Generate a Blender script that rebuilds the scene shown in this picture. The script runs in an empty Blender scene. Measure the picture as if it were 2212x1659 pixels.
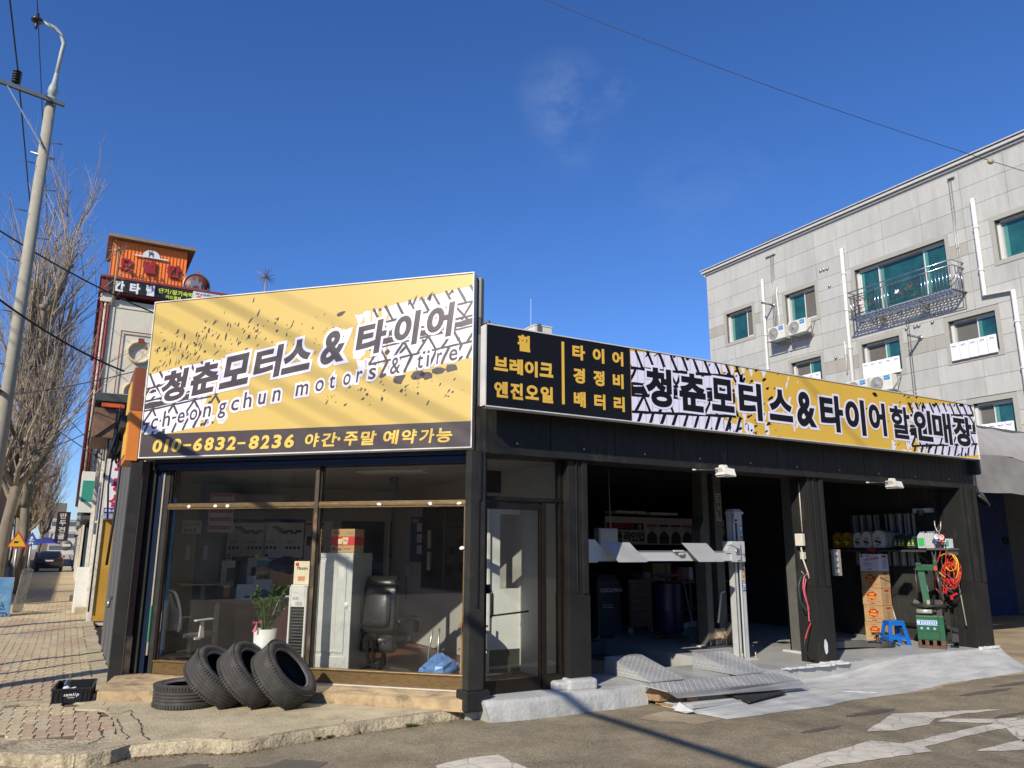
import bpy, bmesh, math, random
from mathutils import Vector, Matrix
from mathutils.geometry import tessellate_polygon
random.seed(7)
SC = bpy.context.scene
COL = SC.collection
# ---------------------------------------------------------------- camera, sky, sun, exposure
PITCH, ROLL, HEAD, EYE, FPX = math.atan(359/1641.), math.radians(0.25), math.radians(29.7), 1.6, 1641.
_h = Vector((math.sin(HEAD), math.cos(HEAD), 0)); _r = Vector((math.cos(HEAD), -math.sin(HEAD), 0)); _u = Vector((0, 0, 1))
FW = _h*math.cos(PITCH) + _u*math.sin(PITCH)
_u0 = -_h*math.sin(PITCH) + _u*math.cos(PITCH)
RT = _r*math.cos(ROLL) + _u0*math.sin(ROLL)
UP = _u0*math.cos(ROLL) - _r*math.sin(ROLL)
cd = bpy.data.cameras.new('camera'); cam = bpy.data.objects.new('camera', cd); COL.objects.link(cam); SC.camera = cam
cd.sensor_width = 36; cd.lens = FPX/2212*36; cd.clip_end = 2000; cd.clip_start = .05
cam.matrix_world = Matrix(((RT.x, UP.x, -FW.x, 0), (RT.y, UP.y, -FW.y, 0), (RT.z, UP.z, -FW.z, EYE), (0, 0, 0, 1)))
SUN_AZ, SUN_EL = math.radians(56.5), math.radians(31.5)      # the light travels towards SUN_AZ, clockwise from +Y
w = bpy.data.worlds.new('World'); SC.world = w; w.use_nodes = True
wn, wl = w.node_tree.nodes, w.node_tree.links
sky = wn.new('ShaderNodeTexSky'); sky.sky_type = 'NISHITA'; sky.sun_disc = False
sky.sun_elevation = SUN_EL; sky.sun_rotation = SUN_AZ + math.pi
sky.air_density = 1.0; sky.dust_density = 0.3; sky.ozone_density = 3.0; sky.altitude = 200
hsv = wn.new('ShaderNodeHueSaturation'); hsv.inputs['Saturation'].default_value = 1.08
tint = wn.new('ShaderNodeMix'); tint.data_type = 'RGBA'; tint.blend_type = 'MULTIPLY'; tint.inputs[0].default_value = 1; tint.inputs[7].default_value = (.68, .82, 1.17, 1)
wl.new(sky.outputs[0], tint.inputs[6]); wl.new(tint.outputs[2], hsv.inputs['Color'])
# thin wisps of high cloud
tc = wn.new('ShaderNodeTexCoord'); mp = wn.new('ShaderNodeMapping'); mp.inputs['Scale'].default_value = (9, 5, 12); mp.inputs['Rotation'].default_value = (.3, .5, .4); mp.inputs['Location'].default_value = (.35, .1, .42)
nz = wn.new('ShaderNodeTexNoise'); nz.inputs['Scale'].default_value = 1.6; nz.inputs['Detail'].default_value = 7; nz.inputs['Roughness'].default_value = .62
rp = wn.new('ShaderNodeValToRGB'); rp.color_ramp.elements[0].position = .42; rp.color_ramp.elements[1].position = .85
rp.color_ramp.elements[0].color = (0, 0, 0, 1); rp.color_ramp.elements[1].color = (.26, .26, .26, 1)
mx = wn.new('ShaderNodeMix'); mx.data_type = 'RGBA'; mx.inputs[7].default_value = (5.5, 6.2, 7.5, 1)
wl.new(tc.outputs['Generated'], mp.inputs[0]); wl.new(mp.outputs[0], nz.inputs[0]); wl.new(nz.outputs[0], rp.inputs[0])
fac = None
for cx_, cy_, wd_, am_ in ((1215, 215, .072, 1.), (1330, 200, .035, .7), (1500, 430, .10, .28), (1230, 300, .06, .45), (1680, 330, .07, .2)):
    dv = (FW*FPX + RT*(cx_-1106) - UP*(cy_-829.5)).normalized()
    ds = wn.new('ShaderNodeVectorMath'); ds.operation = 'DISTANCE'; ds.inputs[1].default_value = dv; wl.new(tc.outputs['Generated'], ds.inputs[0])
    mr = wn.new('ShaderNodeMapRange'); mr.interpolation_type = 'SMOOTHSTEP'; mr.inputs[1].default_value = 0; mr.inputs[2].default_value = wd_; mr.inputs[3].default_value = am_; mr.inputs[4].default_value = 0; wl.new(ds.outputs['Value'], mr.inputs[0])
    if fac is None: fac = mr.outputs[0]
    else: ad = wn.new('ShaderNodeMath'); ad.operation = 'MAXIMUM'; wl.new(fac, ad.inputs[0]); wl.new(mr.outputs[0], ad.inputs[1]); fac = ad.outputs[0]
ml = wn.new('ShaderNodeMath'); ml.operation = 'MULTIPLY'; wl.new(rp.outputs[0], ml.inputs[0]); wl.new(fac, ml.inputs[1])
wl.new(ml.outputs[0], mx.inputs[0]); wl.new(hsv.outputs[0], mx.inputs[6]); wl.new(mx.outputs[2], wn['Background'].inputs[0])
wn['Background'].inputs[1].default_value = 0.12
sl = bpy.data.lights.new('sun', 'SUN'); sl.energy = 5.0; sl.angle = math.radians(.53); sl.color = (1, .90, .745)
so = bpy.data.objects.new('sun', sl); COL.objects.link(so)
SD = Vector((math.sin(SUN_AZ)*math.cos(SUN_EL), math.cos(SUN_AZ)*math.cos(SUN_EL), -math.sin(SUN_EL)))
so.rotation_euler = SD.to_track_quat('-Z', 'Y').to_euler(); so.location = (-10, -10, 20)
vs = SC.view_settings; vs.view_transform = 'Standard'; vs.look = 'None'; vs.gamma = 1; vs.exposure = 0.15; vs.use_curve_mapping = False
SC.cycles.use_denoising = True; SC.cycles.max_bounces = 8; SC.cycles.transparent_max_bounces = 16
SC.cycles.sample_clamp_indirect = 6

# ---------------------------------------------------------------- helpers
V = Vector
def ray(x, y):
    return (FW*FPX + RT*(x-1106) - UP*(y-829.5)).normalized()
def gz(x, y, z=0.):
    d = ray(x, y); return V((0, 0, EYE)) + d*((z-EYE)/d.z)
def yp(x, y, Y):
    d = ray(x, y); return V((0, 0, EYE)) + d*(Y/d.y)
def xp(x, y, X):
    d = ray(x, y); return V((0, 0, EYE)) + d*(X/d.x)

class MB:
    def __init__(s): s.v = []; s.f = []; s.m = []; s.mi = 0; s.sm = False; s.s = []
    def add(s, vs, fs):
        n = len(s.v); s.v += [tuple(a) for a in vs]
        for f in fs: s.f.append(tuple(i+n for i in f)); s.m.append(s.mi); s.s.append(s.sm)
        return s
    def box(s, x0, x1, y0, y1, z0, z1):
        return s.add([(x0,y0,z0),(x1,y0,z0),(x1,y1,z0),(x0,y1,z0),(x0,y0,z1),(x1,y0,z1),(x1,y1,z1),(x0,y1,z1)],
                     [(3,2,1,0),(4,5,6,7),(0,1,5,4),(1,2,6,5),(2,3,7,6),(3,0,4,7)])
    def obox(s, c, ax, ay, az, hx, hy, hz, taper=1.):
        c, ax, ay, az = V(c), V(ax).normalized()*hx, V(ay).normalized()*hy, V(az).normalized()*hz
        P = [c-ax-ay-az, c+ax-ay-az, c+ax+ay-az, c-ax+ay-az]
        T = [c-ax*taper-ay*taper+az, c+ax*taper-ay*taper+az, c+ax*taper+ay*taper+az, c-ax*taper+ay*taper+az]
        return s.add(P+T, [(3,2,1,0),(4,5,6,7),(0,1,5,4),(1,2,6,5),(2,3,7,6),(3,0,4,7)])
    def bar(s, a, b, wd, ht, up=(0,0,1)):
        a, b = V(a), V(b); d = b-a; u = V(up)
        if abs(d.normalized().dot(u)) > .98: u = V((0,1,0))
        x = d.cross(u).normalized(); z = x.cross(d).normalized()
        return s.obox((a+b)/2, d, x, z, d.length/2, wd/2, ht/2)
    def tube(s, pts, r, n=8, r1=None, caps=True):
        pts = [V(p) for p in pts]; N = len(pts); t0 = (pts[1]-pts[0]).normalized()
        x = t0.cross(V((0,0,1)));  x = V((1,0,0)) if x.length < 1e-3 else x.normalized()
        vs = []; fs = []
        for i, p in enumerate(pts):
            t = (pts[min(i+1,N-1)]-pts[max(i-1,0)]).normalized()
            x = (x - t*x.dot(t));  x = x.normalized() if x.length > 1e-6 else t.orthogonal().normalized()
            y = t.cross(x); rr = r if r1 is None else r+(r1-r)*i/(N-1)
            for k in range(n):
                a = 2*math.pi*k/n; vs.append(p + x*math.cos(a)*rr + y*math.sin(a)*rr)
        for i in range(N-1):
            for k in range(n):
                k2 = (k+1) % n; fs.append((i*n+k, i*n+k2, (i+1)*n+k2, (i+1)*n+k))
        if caps: fs.append(tuple(reversed(range(n)))); fs.append(tuple(range((N-1)*n, N*n)))
        o = s.sm; s.sm = n > 5; s.add(vs, fs); s.sm = o
        return s
    def cyl(s, a, b, r, n=16, r1=None): return s.tube([a, b], r, n, r1)
    def lathe(s, prof, c=(0,0,0), ax=(0,0,1), n=32, arc=None):
        c, ax = V(c), V(ax).normalized(); x = ax.orthogonal().normalized(); y = ax.cross(x); m = len(prof)
        vs = []; fs = []
        for k in range(n):
            a = 2*math.pi*k/n; d = x*math.cos(a)+y*math.sin(a)
            for r, h in prof: vs.append(c+d*r+ax*h)
        for k in range(n):
            k2 = (k+1) % n
            for j in range(m-1): fs.append((k*m+j, k2*m+j, k2*m+j+1, k*m+j+1))
        o = s.sm; s.sm = True; s.add(vs, fs); s.sm = o
        return s
    def prism(s, pts, e):                       # a flat outline (3-D points) pushed along e
        pts = [V(p) for p in pts]; e = V(e); n = len(pts)
        s.add(pts+[p+e for p in pts], [(i, (i+1) % n, (i+1) % n+n, i+n) for i in range(n)])
        tr = tessellate_polygon([pts])
        s.add(pts+[p+e for p in pts], [t for t in tr]+[(c+n, b+n, a+n) for a, b, c in tr])
        return s
    def flat(s, pts):
        pts = [V(p) for p in pts]
        if len(pts) < 3: return s
        return s.add(pts, tessellate_polygon([pts]))
    def tf(s, M, i0=0):
        for i in range(i0, len(s.v)): s.v[i] = tuple(M @ V(s.v[i]))
        return s
    def mesh(s, name, mats, fix=True):
        me = bpy.data.meshes.new(name); me.from_pydata(s.v, [], s.f)
        for mt in (mats if isinstance(mats, (list, tuple)) else [mats]): me.materials.append(mt)
        me.polygons.foreach_set('material_index', s.m); me.polygons.foreach_set('use_smooth', s.s)
        if fix:
            b = bmesh.new(); b.from_mesh(me); bmesh.ops.recalc_face_normals(b, faces=b.faces); b.to_mesh(me); b.free()
        me.update(); return me

def obj(name, mb, mats, parent=None, world=False, fix=True, kind=None, label=None, cat=None, group=None, bevel=0, loc=None, rz=None, auto=False):
    me = mb if isinstance(mb, bpy.types.Mesh) else mb.mesh(name, mats, fix)
    o = bpy.data.objects.new(name, me); COL.objects.link(o)
    if parent is not None:
        o.parent = parent
        if world: o.matrix_parent_inverse = parent.matrix_basis.inverted()
    if kind: o['kind'] = kind
    if label: o['label'] = label
    if cat: o['category'] = cat
    if group: o['group'] = group
    if bevel:
        b = o.modifiers.new('bevel', 'BEVEL'); b.width = bevel; b.segments = 2; b.limit_method = 'ANGLE'; b.angle_limit = .6
    if loc: o.location = loc
    if rz is not None: o.rotation_euler.z = rz
    return o
def thing(name, label, cat, loc=(0,0,0), rz=0, group=None):
    o = bpy.data.objects.new(name, None); COL.objects.link(o); o.location = loc; o.rotation_euler = (0,0,rz); o.empty_display_size = .1
    o['label'] = label; o['category'] = cat
    if group: o['group'] = group
    bpy.context.view_layer.update() if False else None
    return o
def dup(root, loc, rz=0, label=None, scale=None):
    def cp(o, par):
        c = o.copy(); COL.objects.link(c)
        if par: c.parent = par
        for ch in [x for x in bpy.data.objects if x.parent == o]: cp(ch, c)
        return c
    r = cp(root, None); r.location = loc; r.rotation_euler = (0,0,rz)
    if scale: r.scale = scale if isinstance(scale, tuple) else (scale,)*3
    if label: r['label'] = label
    return r

# ---------------------------------------------------------------- materials
def mat(name, col, rough=.6, metal=0., var=.12, vs=6., bump=0., bs=80., spec=.5, stain=None, sts=1.5, stw=(.55,.7), alpha=None, trans=0., coat=0., bdist=.01, stretch=None, col2=None):
    m = bpy.data.materials.new(name); m.use_nodes = True; n, l = m.node_tree.nodes, m.node_tree.links
    b = n['Principled BSDF']; b.inputs['Roughness'].default_value = rough; b.inputs['Metallic'].default_value = metal
    b.inputs['Specular IOR Level'].default_value = spec; b.inputs['Coat Weight'].default_value = coat
    if trans: b.inputs['Transmission Weight'].default_value = trans
    t = n.new('ShaderNodeTexCoord'); src = t.outputs['Object']
    if stretch:
        mp = n.new('ShaderNodeMapping'); mp.inputs['Scale'].default_value = stretch; l.new(src, mp.inputs[0]); src = mp.outputs[0]
    a = n.new('ShaderNodeTexNoise'); a.inputs['Scale'].default_value = vs; a.inputs['Detail'].default_value = 6; a.inputs['Roughness'].default_value = .65
    l.new(src, a.inputs['Vector'])
    x = n.new('ShaderNodeMix'); x.data_type = 'RGBA'
    c2 = col2 or tuple(min(1, c*(1+var)) for c in col); c1 = tuple(c*(1-var) for c in col) if not col2 else col
    x.inputs[6].default_value = (*c1, 1); x.inputs[7].default_value = (*c2, 1)
    mr = n.new('ShaderNodeMapRange'); mr.inputs[1].default_value = .3; mr.inputs[2].default_value = .7
    l.new(a.outputs[0], mr.inputs[0]); l.new(mr.outputs[0], x.inputs[0]); out = x.outputs[2]
    if stain:
        q = n.new('ShaderNodeTexNoise'); q.inputs['Scale'].default_value = sts; q.inputs['Detail'].default_value = 8; q.inputs['Roughness'].default_value = .7
        l.new(src, q.inputs['Vector']); r = n.new('ShaderNodeMapRange'); r.inputs[1].default_value, r.inputs[2].default_value = stw
        l.new(q.outputs[0], r.inputs[0]); y = n.new('ShaderNodeMix'); y.data_type = 'RGBA'; y.inputs[7].default_value = (*stain, 1)
        l.new(r.outputs[0], y.inputs[0]); l.new(out, y.inputs[6]); out = y.outputs[2]
    l.new(out, b.inputs['Base Color'])
    rr = n.new('ShaderNodeMapRange'); rr.inputs[3].default_value = max(0, rough-.08); rr.inputs[4].default_value = min(1, rough+.08)
    l.new(a.outputs[0], rr.inputs[0]); l.new(rr.outputs[0], b.inputs['Roughness'])
    if bump:
        k = n.new('ShaderNodeTexNoise'); k.inputs['Scale'].default_value = bs; k.inputs['Detail'].default_value = 5
        l.new(src, k.inputs['Vector']); u = n.new('ShaderNodeBump'); u.inputs['Strength'].default_value = bump; u.inputs['Distance'].default_value = bdist
        l.new(k.outputs[0], u.inputs['Height']); l.new(u.outputs[0], b.inputs['Normal'])
    return m
def glass(name, tint=(.9,.95,.93), ior=1.5, dirt=.04, rough=0.0):
    m = bpy.data.materials.new(name); m.use_nodes = True; n, l = m.node_tree.nodes, m.node_tree.links
    n.remove(n['Principled BSDF']); o = n['Material Output']
    tr = n.new('ShaderNodeBsdfTransparent'); tr.inputs[0].default_value = (*tint, 1)
    g = n.new('ShaderNodeBsdfGlossy'); g.inputs['Roughness'].default_value = rough; g.inputs[0].default_value = (.95,.95,.95,1)
    f = n.new('ShaderNodeFresnel'); f.inputs[0].default_value = ior
    mx = n.new('ShaderNodeMixShader'); l.new(f.outputs[0], mx.inputs[0]); l.new(tr.outputs[0], mx.inputs[1]); l.new(g.outputs[0], mx.inputs[2])
    d = n.new('ShaderNodeBsdfDiffuse'); d.inputs[0].default_value = (.35,.34,.3,1)
    tc = n.new('ShaderNodeTexCoord'); q = n.new('ShaderNodeTexNoise'); q.inputs['Scale'].default_value = 3; q.inputs['Detail'].default_value = 9; q.inputs['Roughness'].default_value = .75
    l.new(tc.outputs['Object'], q.inputs['Vector'])
    r = n.new('ShaderNodeMapRange'); r.inputs[1].default_value = .35; r.inputs[2].default_value = .8; r.inputs[3].default_value = dirt*.4; r.inputs[4].default_value = dirt*2.5
    l.new(q.outputs[0], r.inputs[0]); m2 = n.new('ShaderNodeMixShader'); l.new(r.outputs[0], m2.inputs[0]); l.new(mx.outputs[0], m2.inputs[1]); l.new(d.outputs[0], m2.inputs[2])
    l.new(m2.outputs[0], o.inputs[0]); return m

K = {}
def C(col, rough=.5, metal=0.):                 # small plain materials, kept by colour
    k = (tuple(round(c, 3) for c in col), rough, metal)
    if k not in K: K[k] = mat('paint_%d' % len(K), col, rough, metal, var=.08, vs=9)
    return K[k]
ASPH = mat('asphalt', (.225,.190,.125), .9, var=.28, vs=2.2, bump=.5, bs=90, stain=(.14,.115,.075), sts=.9, stw=(.52,.75), bdist=.012)
def speckle(m, scale, lo, hi, amt):
    n, l = m.node_tree.nodes, m.node_tree.links; b = n['Principled BSDF']; src = b.inputs['Base Color'].links[0].from_socket
    t = n.new('ShaderNodeTexCoord'); v = n.new('ShaderNodeTexVoronoi'); v.inputs['Scale'].default_value = scale; l.new(t.outputs['Object'], v.inputs['Vector'])
    sp = n.new('ShaderNodeSeparateColor'); l.new(v.outputs['Color'], sp.inputs[0])
    mr = n.new('ShaderNodeMapRange'); mr.inputs[3].default_value = lo; mr.inputs[4].default_value = hi; l.new(sp.outputs[0], mr.inputs[0])
    mx = n.new('ShaderNodeMix'); mx.data_type = 'RGBA'; mx.blend_type = 'MULTIPLY'; mx.inputs[0].default_value = amt
    l.new(src, mx.inputs[6]); l.new(mr.outputs[0], mx.inputs[7]); l.new(mx.outputs[2], b.inputs['Base Color'])
speckle(ASPH, 95, .6, 1.45, .8)
GRND = mat('dusty_ground', (.30,.25,.18), .95, var=.25, vs=.8, bump=.5, bs=30, stain=(.13,.11,.085), sts=.35)
CONC = mat('old_concrete', (.44,.375,.245), .92, var=.2, vs=3, bump=.7, bs=45, stain=(.24,.20,.135), sts=2.2, stw=(.5,.75), bdist=.012); speckle(CONC, 120, .8, 1.2, .7)
CONC2 = mat('step_concrete', (.40,.30,.17), .9, var=.3, vs=6, bump=.6, bs=50, stain=(.12,.09,.06), sts=4, stw=(.5,.68))
KERBM = mat('kerb_concrete', (.46,.395,.265), .92, var=.22, vs=5, bump=.9, bs=28, stain=(.15,.125,.085), sts=3, stw=(.46,.68), bdist=.02); speckle(KERBM, 90, .75, 1.25, .8)
PGREY = mat('grey_floor_paint', (.40,.41,.395), .6, var=.16, vs=2.5, bump=.45, bs=26, stain=(.24,.24,.23), sts=1.3, stw=(.5,.75), bdist=.02)
BLK = mat('black_cladding', (.018,.018,.017), .5, var=.2, vs=3, bump=.08, bs=5, spec=.25, stain=(.06,.056,.048), sts=2.6, stw=(.55,.82), stretch=(1.5,1.5,.5))
BLK2 = mat('black_steel', (.026,.026,.024), .5, spec=.3, var=.2, vs=5, stain=(.05,.046,.04), sts=6, stw=(.55,.8))
DARK = mat('dark_interior', (.015,.015,.015), .8, var=.3, vs=2)
BRZ = mat('bronze_frame', (.20,.135,.06), .38, .6, var=.25, vs=14, stretch=(1,1,6), stain=(.10,.075,.045), sts=8, stw=(.5,.8))
BRZD = mat('dark_bronze_frame', (.022,.017,.012), .4, .5, var=.2, vs=10)
RUB = mat('tyre_rubber', (.040,.038,.035), .78, var=.35, vs=9, bump=.25, bs=120, stain=(.12,.11,.09), sts=5, stw=(.5,.8))
RUBI = mat('tyre_inside', (.012,.012,.012), .7, var=.2)
CARD = mat('cardboard', (.42,.27,.13), .85, var=.1, vs=5, bump=.1, bs=60)
WHT = mat('white_paint', (.68,.68,.66), .45, var=.05, vs=4)
STEEL = mat('steel', (.42,.43,.44), .32, .85, var=.12, vs=12)
GALV = mat('galvanised_steel', (.36,.37,.37), .45, .7, var=.2, vs=25)
LIFTM = mat('lift_paint', (.48,.50,.50), .42, .1, var=.08, vs=5, stain=(.30,.31,.31), sts=9, stw=(.6,.8))
SHOPG = glass('shop_glass', (.95,.96,.95), 1.40, .004)
# ================================================================ THE GROUND
def jag(pts, step=.12, amp=.012, seed=1, closed=True):
    R = random.Random(seed); out = []; n = len(pts)
    for i in range(n if closed else n-1):
        a = V((*pts[i][:2], 0)); b = V((*pts[(i+1) % n][:2], 0)); k = max(1, int((b-a).length/step))
        for j in range(k):
            p = a.lerp(b, j/k); out.append((p.x+R.uniform(-amp, amp), p.y+R.uniform(-amp, amp)))
    if not closed: out.append(tuple(pts[-1][:2]))
    return out
def slab(mb, pts, z0, z1):
    return mb.prism([(x, y, z0) for x, y in pts], (0, 0, z1-z0))
def sheet(mb, pts, z): return mb.flat([(x, y, z) for x, y in pts])

g = MB(); g.add([(-700,-500,-.03),(900,-500,-.03),(900,1200,-.03),(-700,1200,-.03)], [(0,1,2,3)])
obj('ground', g, GRND, kind='structure')
r = MB(); sheet(r, [(-9,-120),(9,-120),(120,-120),(120,9),(20,7.0)]+jag([(20,7.0),(12.3,6.5),(9,6.2),(5.7,7.2)], .4, .05, 3, False)+[(5.7,8.2),(-.2,8.6),(-2.1,10),(-2.3,12),(-2.3,400),(-9,400)], 0.0)
obj('road', r, ASPH, kind='structure')
# sandy concrete yard in front of the neighbour and a strip of old mortar along the painted edge
r = MB(); sheet(r, jag([(12.2,6.5),(20,7.02),(60,9),(60,40),(12.32,40)], .5, .04, 5), .001)
YARD = mat('sandy_yard', (.36,.29,.19), .95, var=.25, vs=1.2, bump=.4, bs=20, stain=(.16,.115,.07), sts=.7, stw=(.5,.75))
obj('yard', r, YARD, kind='structure')
r = MB(); sheet(r, jag([(7.7,5.86),(8.9,5.80),(9.8,5.98),(11.6,6.0),(13.5,6.5),(12.4,6.6),(9,6.2),(7.7,6.1)], .15, .05, 6), .003)
sheet(r, jag([(5.02,6.27),(5.30,6.40),(5.48,6.41),(5.60,6.15),(5.75,5.95),(5.71,5.84),(5.34,5.80),(5.28,5.95),(5.11,6.02)], .08, .02, 8), .003)
obj('mortar_patch', r, YARD, kind='structure')
# sidewalk base
FRONT = [(-.28,7.33),(.03,7.05),(.26,6.92),(.43,6.98),(.57,7.06),(.74,7.06),(1.06,7.0),(1.31,6.83),(1.53,6.85),(2.11,6.97),(2.8,7.04),(3.56,7.11)]
base = [(-2.3,400),(-2.3,9.6),(-1.6,8.5),(-.9,7.85)]+FRONT[:4]+[(.55,7.6),(.45,9.0),(.62,9.9),(.62,400)]
s_ = MB(); slab(s_, jag(base[:-1], .5, .0, 2)+[base[-1]], -.03, .088)
SIDE = obj('sidewalk', s_, mat('paving_joint', (.13,.10,.065), .95, var=.2), kind='structure')
# kerb band
kb = MB(); inner = [(-2.1,10.2),(-1.5,8.95),(-.75,8.2),(-.31,7.82),(.28,7.40),(.45,7.36)]
slab(kb, jag([(-2.35,9.6),(-1.65,8.45),(-.95,7.80),(-.28,7.30),(.03,7.02),(.22,6.92),(.42,6.96)], .1, .010, 12, False)+list(reversed(inner)), -.02, .097)
slab(kb, jag([(.13,6.935),(.30,6.90),(.46,6.93),(.60,7.06),(.50,7.5),(.2,7.45)], .06, .006, 77), -.02, .0985)
obj('kerb', kb, KERBM, kind='structure')
kb = MB(); slab(kb, [(-2.32,10.1),(-2.1,10.1),(-2.1,300),(-2.32,300)], -.02, .1)
obj('kerb', kb, KERBM, kind='structure')
# interlocking pavers, every one its own piece
BR = [mat('paver_%d' % i, c, .9, var=.18, vs=14, bump=.4, bs=90) for i, c in enumerate([(.46,.375,.235),(.42,.33,.215),(.40,.295,.20),(.43,.38,.255),(.49,.405,.255)])]
def paver_mesh(wd, ln, m, seed):
    R = random.Random(seed); b = MB(); h = .006; L = []
    N = 6
    zz = [0, .011, .011, -.011, -.011, 0, 0]
    e = .0035
    left = [(-wd/2+e+zz[i], -ln/2+e+(ln-2*e)*i/N) for i in range(N+1)]
    right = [(wd/2-e+zz[i], -ln/2+e+(ln-2*e)*i/N) for i in range(N+1)]
    out = left+list(reversed(right))
    n = len(out); ins = [(x*.93, y*.965) for x, y in out]
    vs = [(x, y, -.02) for x, y in out]+[(x, y, 0) for x, y in out]+[(x, y, h) for x, y in ins]
    b.add(vs, [(i, (i+1) % n, (i+1) % n+n, i+n) for i in range(n)]+[(i+n, (i+1) % n+n, (i+1) % n+2*n, i+2*n) for i in range(n)])
    b.add([(x, y, h) for x, y in ins], [tuple(range(n))])
    return b.mesh('paver', m)
pm = [[paver_mesh(.098, .30, m, i) for i in range(1)] for m in BR]
rest = MB(); cnt = 0; R = random.Random(4)
def in_poly(x, y, P):
    c = False; n = len(P)
    for i in range(n):
        (x0, y0), (x1, y1) = P[i], P[(i+1) % n]
        if (y0 > y) != (y1 > y) and x < (x1-x0)*(y-y0)/(y1-y0)+x0: c = not c
    return c
PATCH = [(-1.1,9.15),(-.4,9.24),(-.25,9.43),(-.08,9.53),(-.08,9.32),(.05,9.25),(.3,9.1),(-.0,8.85),(.6,8.6),(.6,9.0),(.46,9.4),(.44,10.4),(.42,13.2),(.45,16.1),(.3,22),(.7,22),(.7,8.2)]
PV = [(-2.1,30),(-2.1,10.2),(-1.5,9.0),(-.75,8.25),(-.31,7.86),(.28,7.44),(.50,7.5),(.51,8.33),(.22,8.70),(.14,9.1),(.42,9.5),(.43,13.2),(.42,30)]
cands = []
for j in range(70):
    for i in range(26):
        x = .47 - i*.0985; y = 7.5 + j*.302
        if x < -.068*y-.12: continue
        if not in_poly(x, y, PV): continue
        if -.45 < x < -.02 and 9.2 < y < 9.55 and x < -.05: continue
        cands.append((x, y))
def patch_col(x, y):
    v = math.sin(x*3.1+y*.8+1)+math.sin(y*1.9-x*4)+R.uniform(-.8, .8)
    return 0 if v < -.6 else 4 if v < 0 else 3 if v < .5 else 1 if v < 1.1 else 2
cands.sort(key=lambda p: p[1])
for x, y in cands:
    k = patch_col(x, y); z = .1+R.uniform(-.002, .002)+.006*math.sin(x*5)*math.sin(y*2.3); rz = R.uniform(-.02, .02)
    if cnt < 290:
        o = bpy.data.objects.new('paver', pm[k][0]); COL.objects.link(o); o.parent = SIDE; o.location = (x, y, z); o.rotation_euler = (R.uniform(-.012,.012), R.uniform(-.012,.012), rz)
        cnt += 1
    else:
        i0 = len(rest.v); rest.mi = k
        me = pm[k][0]; rest.add([v.co for v in me.vertices], [tuple(p.vertices) for p in me.polygons]); rest.tf(Matrix.Translation((x, y, z)), i0)
o = obj('paver_field', rest, BR, SIDE); o['kind'] = 'stuff'
f = MB(); sheet(f, [(-2.1,27.9),(.42,27.9),(.42,300),(-2.1,300)], .1); obj('far_paving', f, BR[0], kind='structure')
# concrete along the buildings, patches across the pavers
f = MB(); slab(f, jag([(.43,9.5),(.62,9.95),(.62,60),(.40,60),(.40,20),(.43,16),(.40,13.2)], .2, .025, 9), .0, .104)
slab(f, jag([(-.5,9.22),(-.25,9.26),(-.1,9.27),(.08,9.24),(.3,9.05),(.2,8.8),(.5,8.55),(.46,9.3),(.40,9.55),(-.05,9.34),(-.08,9.50),(-.25,9.46),(-.5,9.60)], .1, .02, 10), .0, .108)
slab(f, jag([(-1.2,9.25),(-.5,9.22),(-.5,9.58),(-1.2,9.7)], .1, .02, 13), .0, .107)
obj('concrete_patch', f, CONC, kind='structure')
# the concrete apron in front of the shop window
f = MB()
ap = jag([(.36,6.97),(.57,7.06),(.74,7.06),(1.06,7.0),(1.31,6.83),(1.53,6.85),(2.11,6.97),(2.8,7.04),(3.56,7.11)], .09, .006, 21, False)
ap2 = [(3.56,7.35),(.62,10.1),(.44,9.6),(.44,8.7),(.52,8.3),(.53,7.5)]
slab(f, ap+ap2, -.03, .103)
o = obj('concrete_apron', f, CONC, kind='structure')
# a worn rounded lip along the apron
f = MB(); R = random.Random(5); JJ = [R.uniform(.014,.026) for _ in range(len(ap)+1)]; ZZ = [.098+R.uniform(-.005,.003) for _ in range(len(ap)+1)]; f.sm = True
NV = []
for i in range(len(ap)):
    d = V((*ap[min(i+3,len(ap)-1)],0))-V((*ap[max(i-3,0)],0)); d.normalize(); NV.append(V((d.y,-d.x,0)))
for i in range(len(ap)-1):
    a, b = V((*ap[i], 0)), V((*ap[i+1], 0)); nn = NV[i]; n2 = NV[i+1]
    j = JJ[i]; z = ZZ[i]; j2 = JJ[i+1]; z2 = ZZ[i+1]
    f.add([a+nn*j+V((0,0,-.02)), b+n2*j2+V((0,0,-.02)), b+n2*j2*.6+V((0,0,z2-.022)), a+nn*j*.6+V((0,0,z-.022)), a-nn*.02+V((0,0,z+.006)), b-n2*.02+V((0,0,z2+.006))], [(0,1,2,3),(3,2,5,4)])
obj('apron_edge', f, KERBM, kind='structure')
# cracks
CR = mat('crack', (.05,.042,.032), 1)
f = MB(); R = random.Random(6)
def crack(pts, wd, z=.1045):
    P = jag(pts, .035, .012, R.randint(0, 999), False); L = []; Rr = []
    for i, (x, y) in enumerate(P):
        x2, y2 = P[min(i+1, len(P)-1)]; x1, y1 = P[max(i-1, 0)]; d = V((x2-x1, y2-y1, 0)).normalized(); k = wd*R.uniform(.4, 1.2)*.5
        L.append((x-d.y*k, y+d.x*k, z)); Rr.append((x+d.y*k, y-d.x*k, z))
    n = len(P); f.add(L+Rr, [(i, i+1, i+1+n, i+n) for i in range(n-1)])
crack([(.69,8.47),(.68,8.2),(.72,7.9),(.72,7.67),(.70,7.3),(.74,7.12)], .016)
crack([(.55,8.1),(.57,7.8),(.56,7.6),(.60,7.3),(.58,7.22)], .014)
crack([(1.30,6.85),(1.24,6.95),(1.30,7.1),(1.22,7.2)], .008)
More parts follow.
